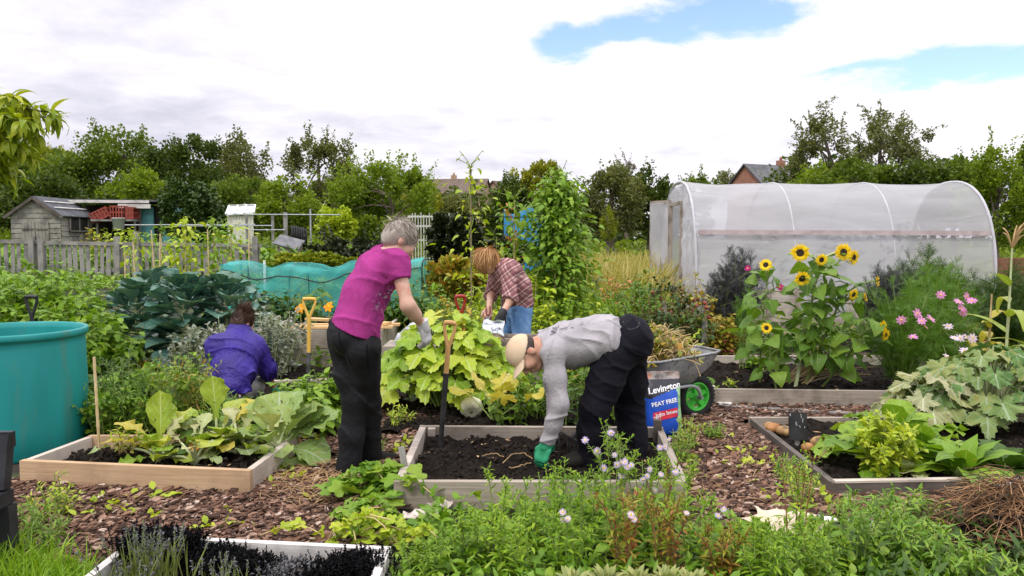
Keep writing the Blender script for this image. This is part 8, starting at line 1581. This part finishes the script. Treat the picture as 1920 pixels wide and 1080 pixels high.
# ------------------------------------------------------------------ things lying about
def lump(name, label, cat, c, r, mat, seed, sq=(1, 1, .75)):
    s = Sdf(); c = np.asarray(c, float); g = np.random.default_rng(seed); A = np.array([unit((1, g.normal(0, .4), 0)), (0, 1, 0), (0, 0, 1)]); s.ell(c, A, np.array(sq) * r, .02); s.ell(c + g.normal(0, r * .3, 3) * (1, 1, .2), np.eye(3), np.array(sq) * r * .75, .03); s.noise = folds(r * .06, 60, (1, .3, .5), seed); V, Fq = s.mesh(.005); m = MB(); m.add(V, Fq, 0, True); return tag(m.build(name, mat), label, cat, 'brown gourds on the dark soil')
lump('gourd_fruit', 'large brown gourd lying by itself beyond the black plant label', 'gourd', G(1540, 830, .11), .062, 'potato', 1, (1.15, .8, .75)); lump('gourd_fruit', 'small orange gourd half hidden at the foot of the black label', 'gourd', G(1515, 838, .09), .036, 'gourd_orange', 2)
for i, (px, py, r, l) in enumerate(((1452, 803, .048, 'orange gourd in the corner of the dark edged bed'), (1470, 808, .05, 'dusty brown gourd resting against the black label'), (1442, 798, .034, 'small pale gourd tucked into the bed corner'))): lump('gourd_fruit', l, 'gourd', G(px, py, .10), r, 'gourd_orange' if i == 0 else 'potato', 5 + i)
def plant_label():
    p = G(1496, 838, .06); o = thing('plant_label', 'black slate plant label with chalk marks among the gourds', 'plant label', p); h = .235; m = MB(); beam(m, p + (0, 0, .05), p + (.004, .03, h), .125, .012, up=(0, 1, 0)); b = m.build('board', 'slate_black', o); m = MB(); beam(m, p + (.0, .012, -.05), p + (0, .018, .1), .03, .012, up=(0, 1, 0)); m.build('stake', 'silver_board', o); m = MB(); g = np.random.default_rng(3)
    for i in range(11): q = p + (g.uniform(-.05, .05), -.010 + .03 * 0, g.uniform(.08, h - .02)); q[1] = p[1] - .0085 + (q[2] - p[2]) / h * .03; beam(m, q, q + np.array([g.uniform(-.006, .006), .003, g.uniform(.012, .03)]), g.uniform(.004, .009), .002, up=(0, 1, 0))
    m.build('chalk_marks', 'hub_grey', o)
plant_label()
def rag(name, label, cat, px, py, w, d, mat, seed, z=.03, amp=.02, rz=0, droop=0, n=14):
    c = G(px, py, z); g = np.random.default_rng(seed); ph = g.uniform(0, 6, 4); m = MB(); co, si = math.cos(rz), math.sin(rz)
    def f(u, v, e=0):
        a = (u - .5) * w * (1 + .25 * math.sin(5 * v + ph[0])); b = (v - .5) * d * (1 + .25 * math.sin(4 * u + ph[1])); return (c[0] + a * co - b * si, c[1] + a * si + b * co, z + e + amp * (1 + math.sin(7 * u + 3 * v + ph[2]) * .6 + math.sin(9 * v - 5 * u + ph[3]) * .4))
    cloth(m, lambda u, v: f(u, v, .002), n, n); cloth(m, lambda u, v: f(1 - u, v, -.002), n, n); return tag(m.build(name, mat), label, cat)
rag('cardboard', 'rough torn piece of brown cardboard lying in the front border', 'cardboard', 1478, 990, .34, .24, 'card', 1, .04, .03, .2); rag('cardboard', 'small cardboard scrap under the weeds beside the larger piece', 'cardboard', 1440, 968, .14, .1, 'card', 2, .03, .02); rag('paper_sheet', 'torn white paper behind the asters', 'paper', 1580, 985, .26, .10, 'paper', 3, .03, .02, -.1); rag('paper_sheet', 'crumpled pale paper by the front board of the square bed', 'paper', 782, 972, .13, .13, 'card_pale', 4, .02, .02, .6); rag('paper_sheet', 'small torn paper flap against the front board', 'paper', 828, 950, .10, .08, 'card_pale', 5, .03, .02, -.4); rag('paper_sheet', 'scrap of paper half under the weeds near the torn flap', 'paper', 805, 1000, .06, .04, 'card_pale', 6, .02, .01)
rag('plastic_scrap', 'white crumpled plastic scrap at the corner of the dark edged bed', 'plastic scrap', 1888, 915, .24, .12, 'white_plastic', 7, .07, .025, .1); rag('dead_leaf', 'pale withered leaf lying on the chips before the tan bed', 'leaf', 322, 930, .10, .05, 'lf_lime', 8, .035, .012, .3, n=7)
m = MB(); a, b = G(800, 940, .03), G(832, 972, .03); beam(m, a, b, .022, .008); tag(m.build('lath', 'pale_board'), 'thin pale lath lying between the paper scraps', 'lath')
m = MB(); a, b = G(1050, 703, .1), G(1000, 745, .12)
def roots():
    g = np.random.default_rng(8); m = MB()
    for pts in ([(1135 - 190, 868), (960, 855), (985, 852), (998, 862)], [(955, 880), (975, 876), (995, 868)], [(905, 856), (925, 850), (945, 858)]): tube(m, bez([G(a, b, .11) + (0, 0, .01 * g.random()) for a, b in pts], 16) + g.normal(0, .003, (16, 3)), .003, 5)
    tag(m.build('bindweed_root', 'straw'), 'pale bindweed roots lying on the dark soil by the green glove', 'root')
roots()
def root_heap():
    g = np.random.default_rng(21); c = P(1900, 985, 3.75); c[2] = 0; o = thing('root_heap', 'heap of dried brown roots and stalks at the edge of the border', 'garden waste', c); m = MB(); d = MB()
    for i in range(1300):
        a = g.normal(0, .15, 2) * (1.15, .9); z = max(.02, .30 * math.exp(-(a[0] / .30) ** 2 - (a[1] / .22) ** 2) * g.uniform(.75, 1.05)); p = c + (a[0], a[1], z); an = g.uniform(0, 6.3); L = g.uniform(.06, .26); e = p + (L * math.cos(an), L * math.sin(an), -L * .35 * g.random() + .05 * g.random()); e[2] = max(.015, e[2]); tube(m if g.random() < .6 else d, bez([p, (p + e) / 2 + (g.normal(0, .02), g.normal(0, .02), .03), e], 5), g.uniform(.0009, .0026), 4)
    m.build('stalks', 'root_brown', o); d.build('dark_roots', 'dark_board_flat', o); k = MB(); n = 24; th, rr = np.meshgrid(np.linspace(0, 2 * math.pi, n), np.linspace(0, 1, 9), indexing='ij'); r_ = rr * .42; V = np.stack([c[0] + r_ * np.cos(th) * 1.1, c[1] + r_ * np.sin(th) * .8, .27 * np.exp(-(rr / .62) ** 2) - .03 + g.normal(0, .012, rr.shape)], -1).reshape(-1, 3); i, j = np.meshgrid(np.arange(n - 1), np.arange(8), indexing='ij'); k.add(V, np.stack([i * 9 + j, (i + 1) * 9 + j, (i + 1) * 9 + j + 1, i * 9 + j + 1], -1).reshape(-1, 4)); k.build('matted_core', 'soil', o)
root_heap()
def pumpkin_flower(label, p):
    g = np.random.default_rng(2); mp, mc = MB(), MB(); p = np.asarray(p, float); o = thing('pumpkin_flower', label, 'flower', p - (0, 0, .12)); daisy(mp, mc, p, (-.4, -.8, .3), .075, 6, .36, g, .5, .2); mp.build('petals', 'pt_orange', o); mc.build('centre', 'yellow_disc', o); s = MB(); tube(s, [p - (0, -.02, .16), p], .006, 5); s.build('stem', 'green_stem', o)
pumpkin_flower('big orange pumpkin flower above the loose planks beside the yellow fork', P(563, 578, 9.1)); pumpkin_flower('second orange pumpkin flower close against the black trousers', P(616, 575, 9.3))
m = MB(); a = P(1880, 470, 9.0); lathe(m, [(.0, .0)], a) if False else None
b = MB(); x0, x1 = P(1872, 480, 12.0)[0], P(1990, 480, 12.0)[0]
for k in range(5): beam(b, (x0, 12.0, .2 + .22 * k), (x1, 12.0, .2 + .22 * k), .03, .205)
tag(b.build('board_screen', 'rust_board'), 'reddish brown board screen past the end of the polytunnel', 'screen')
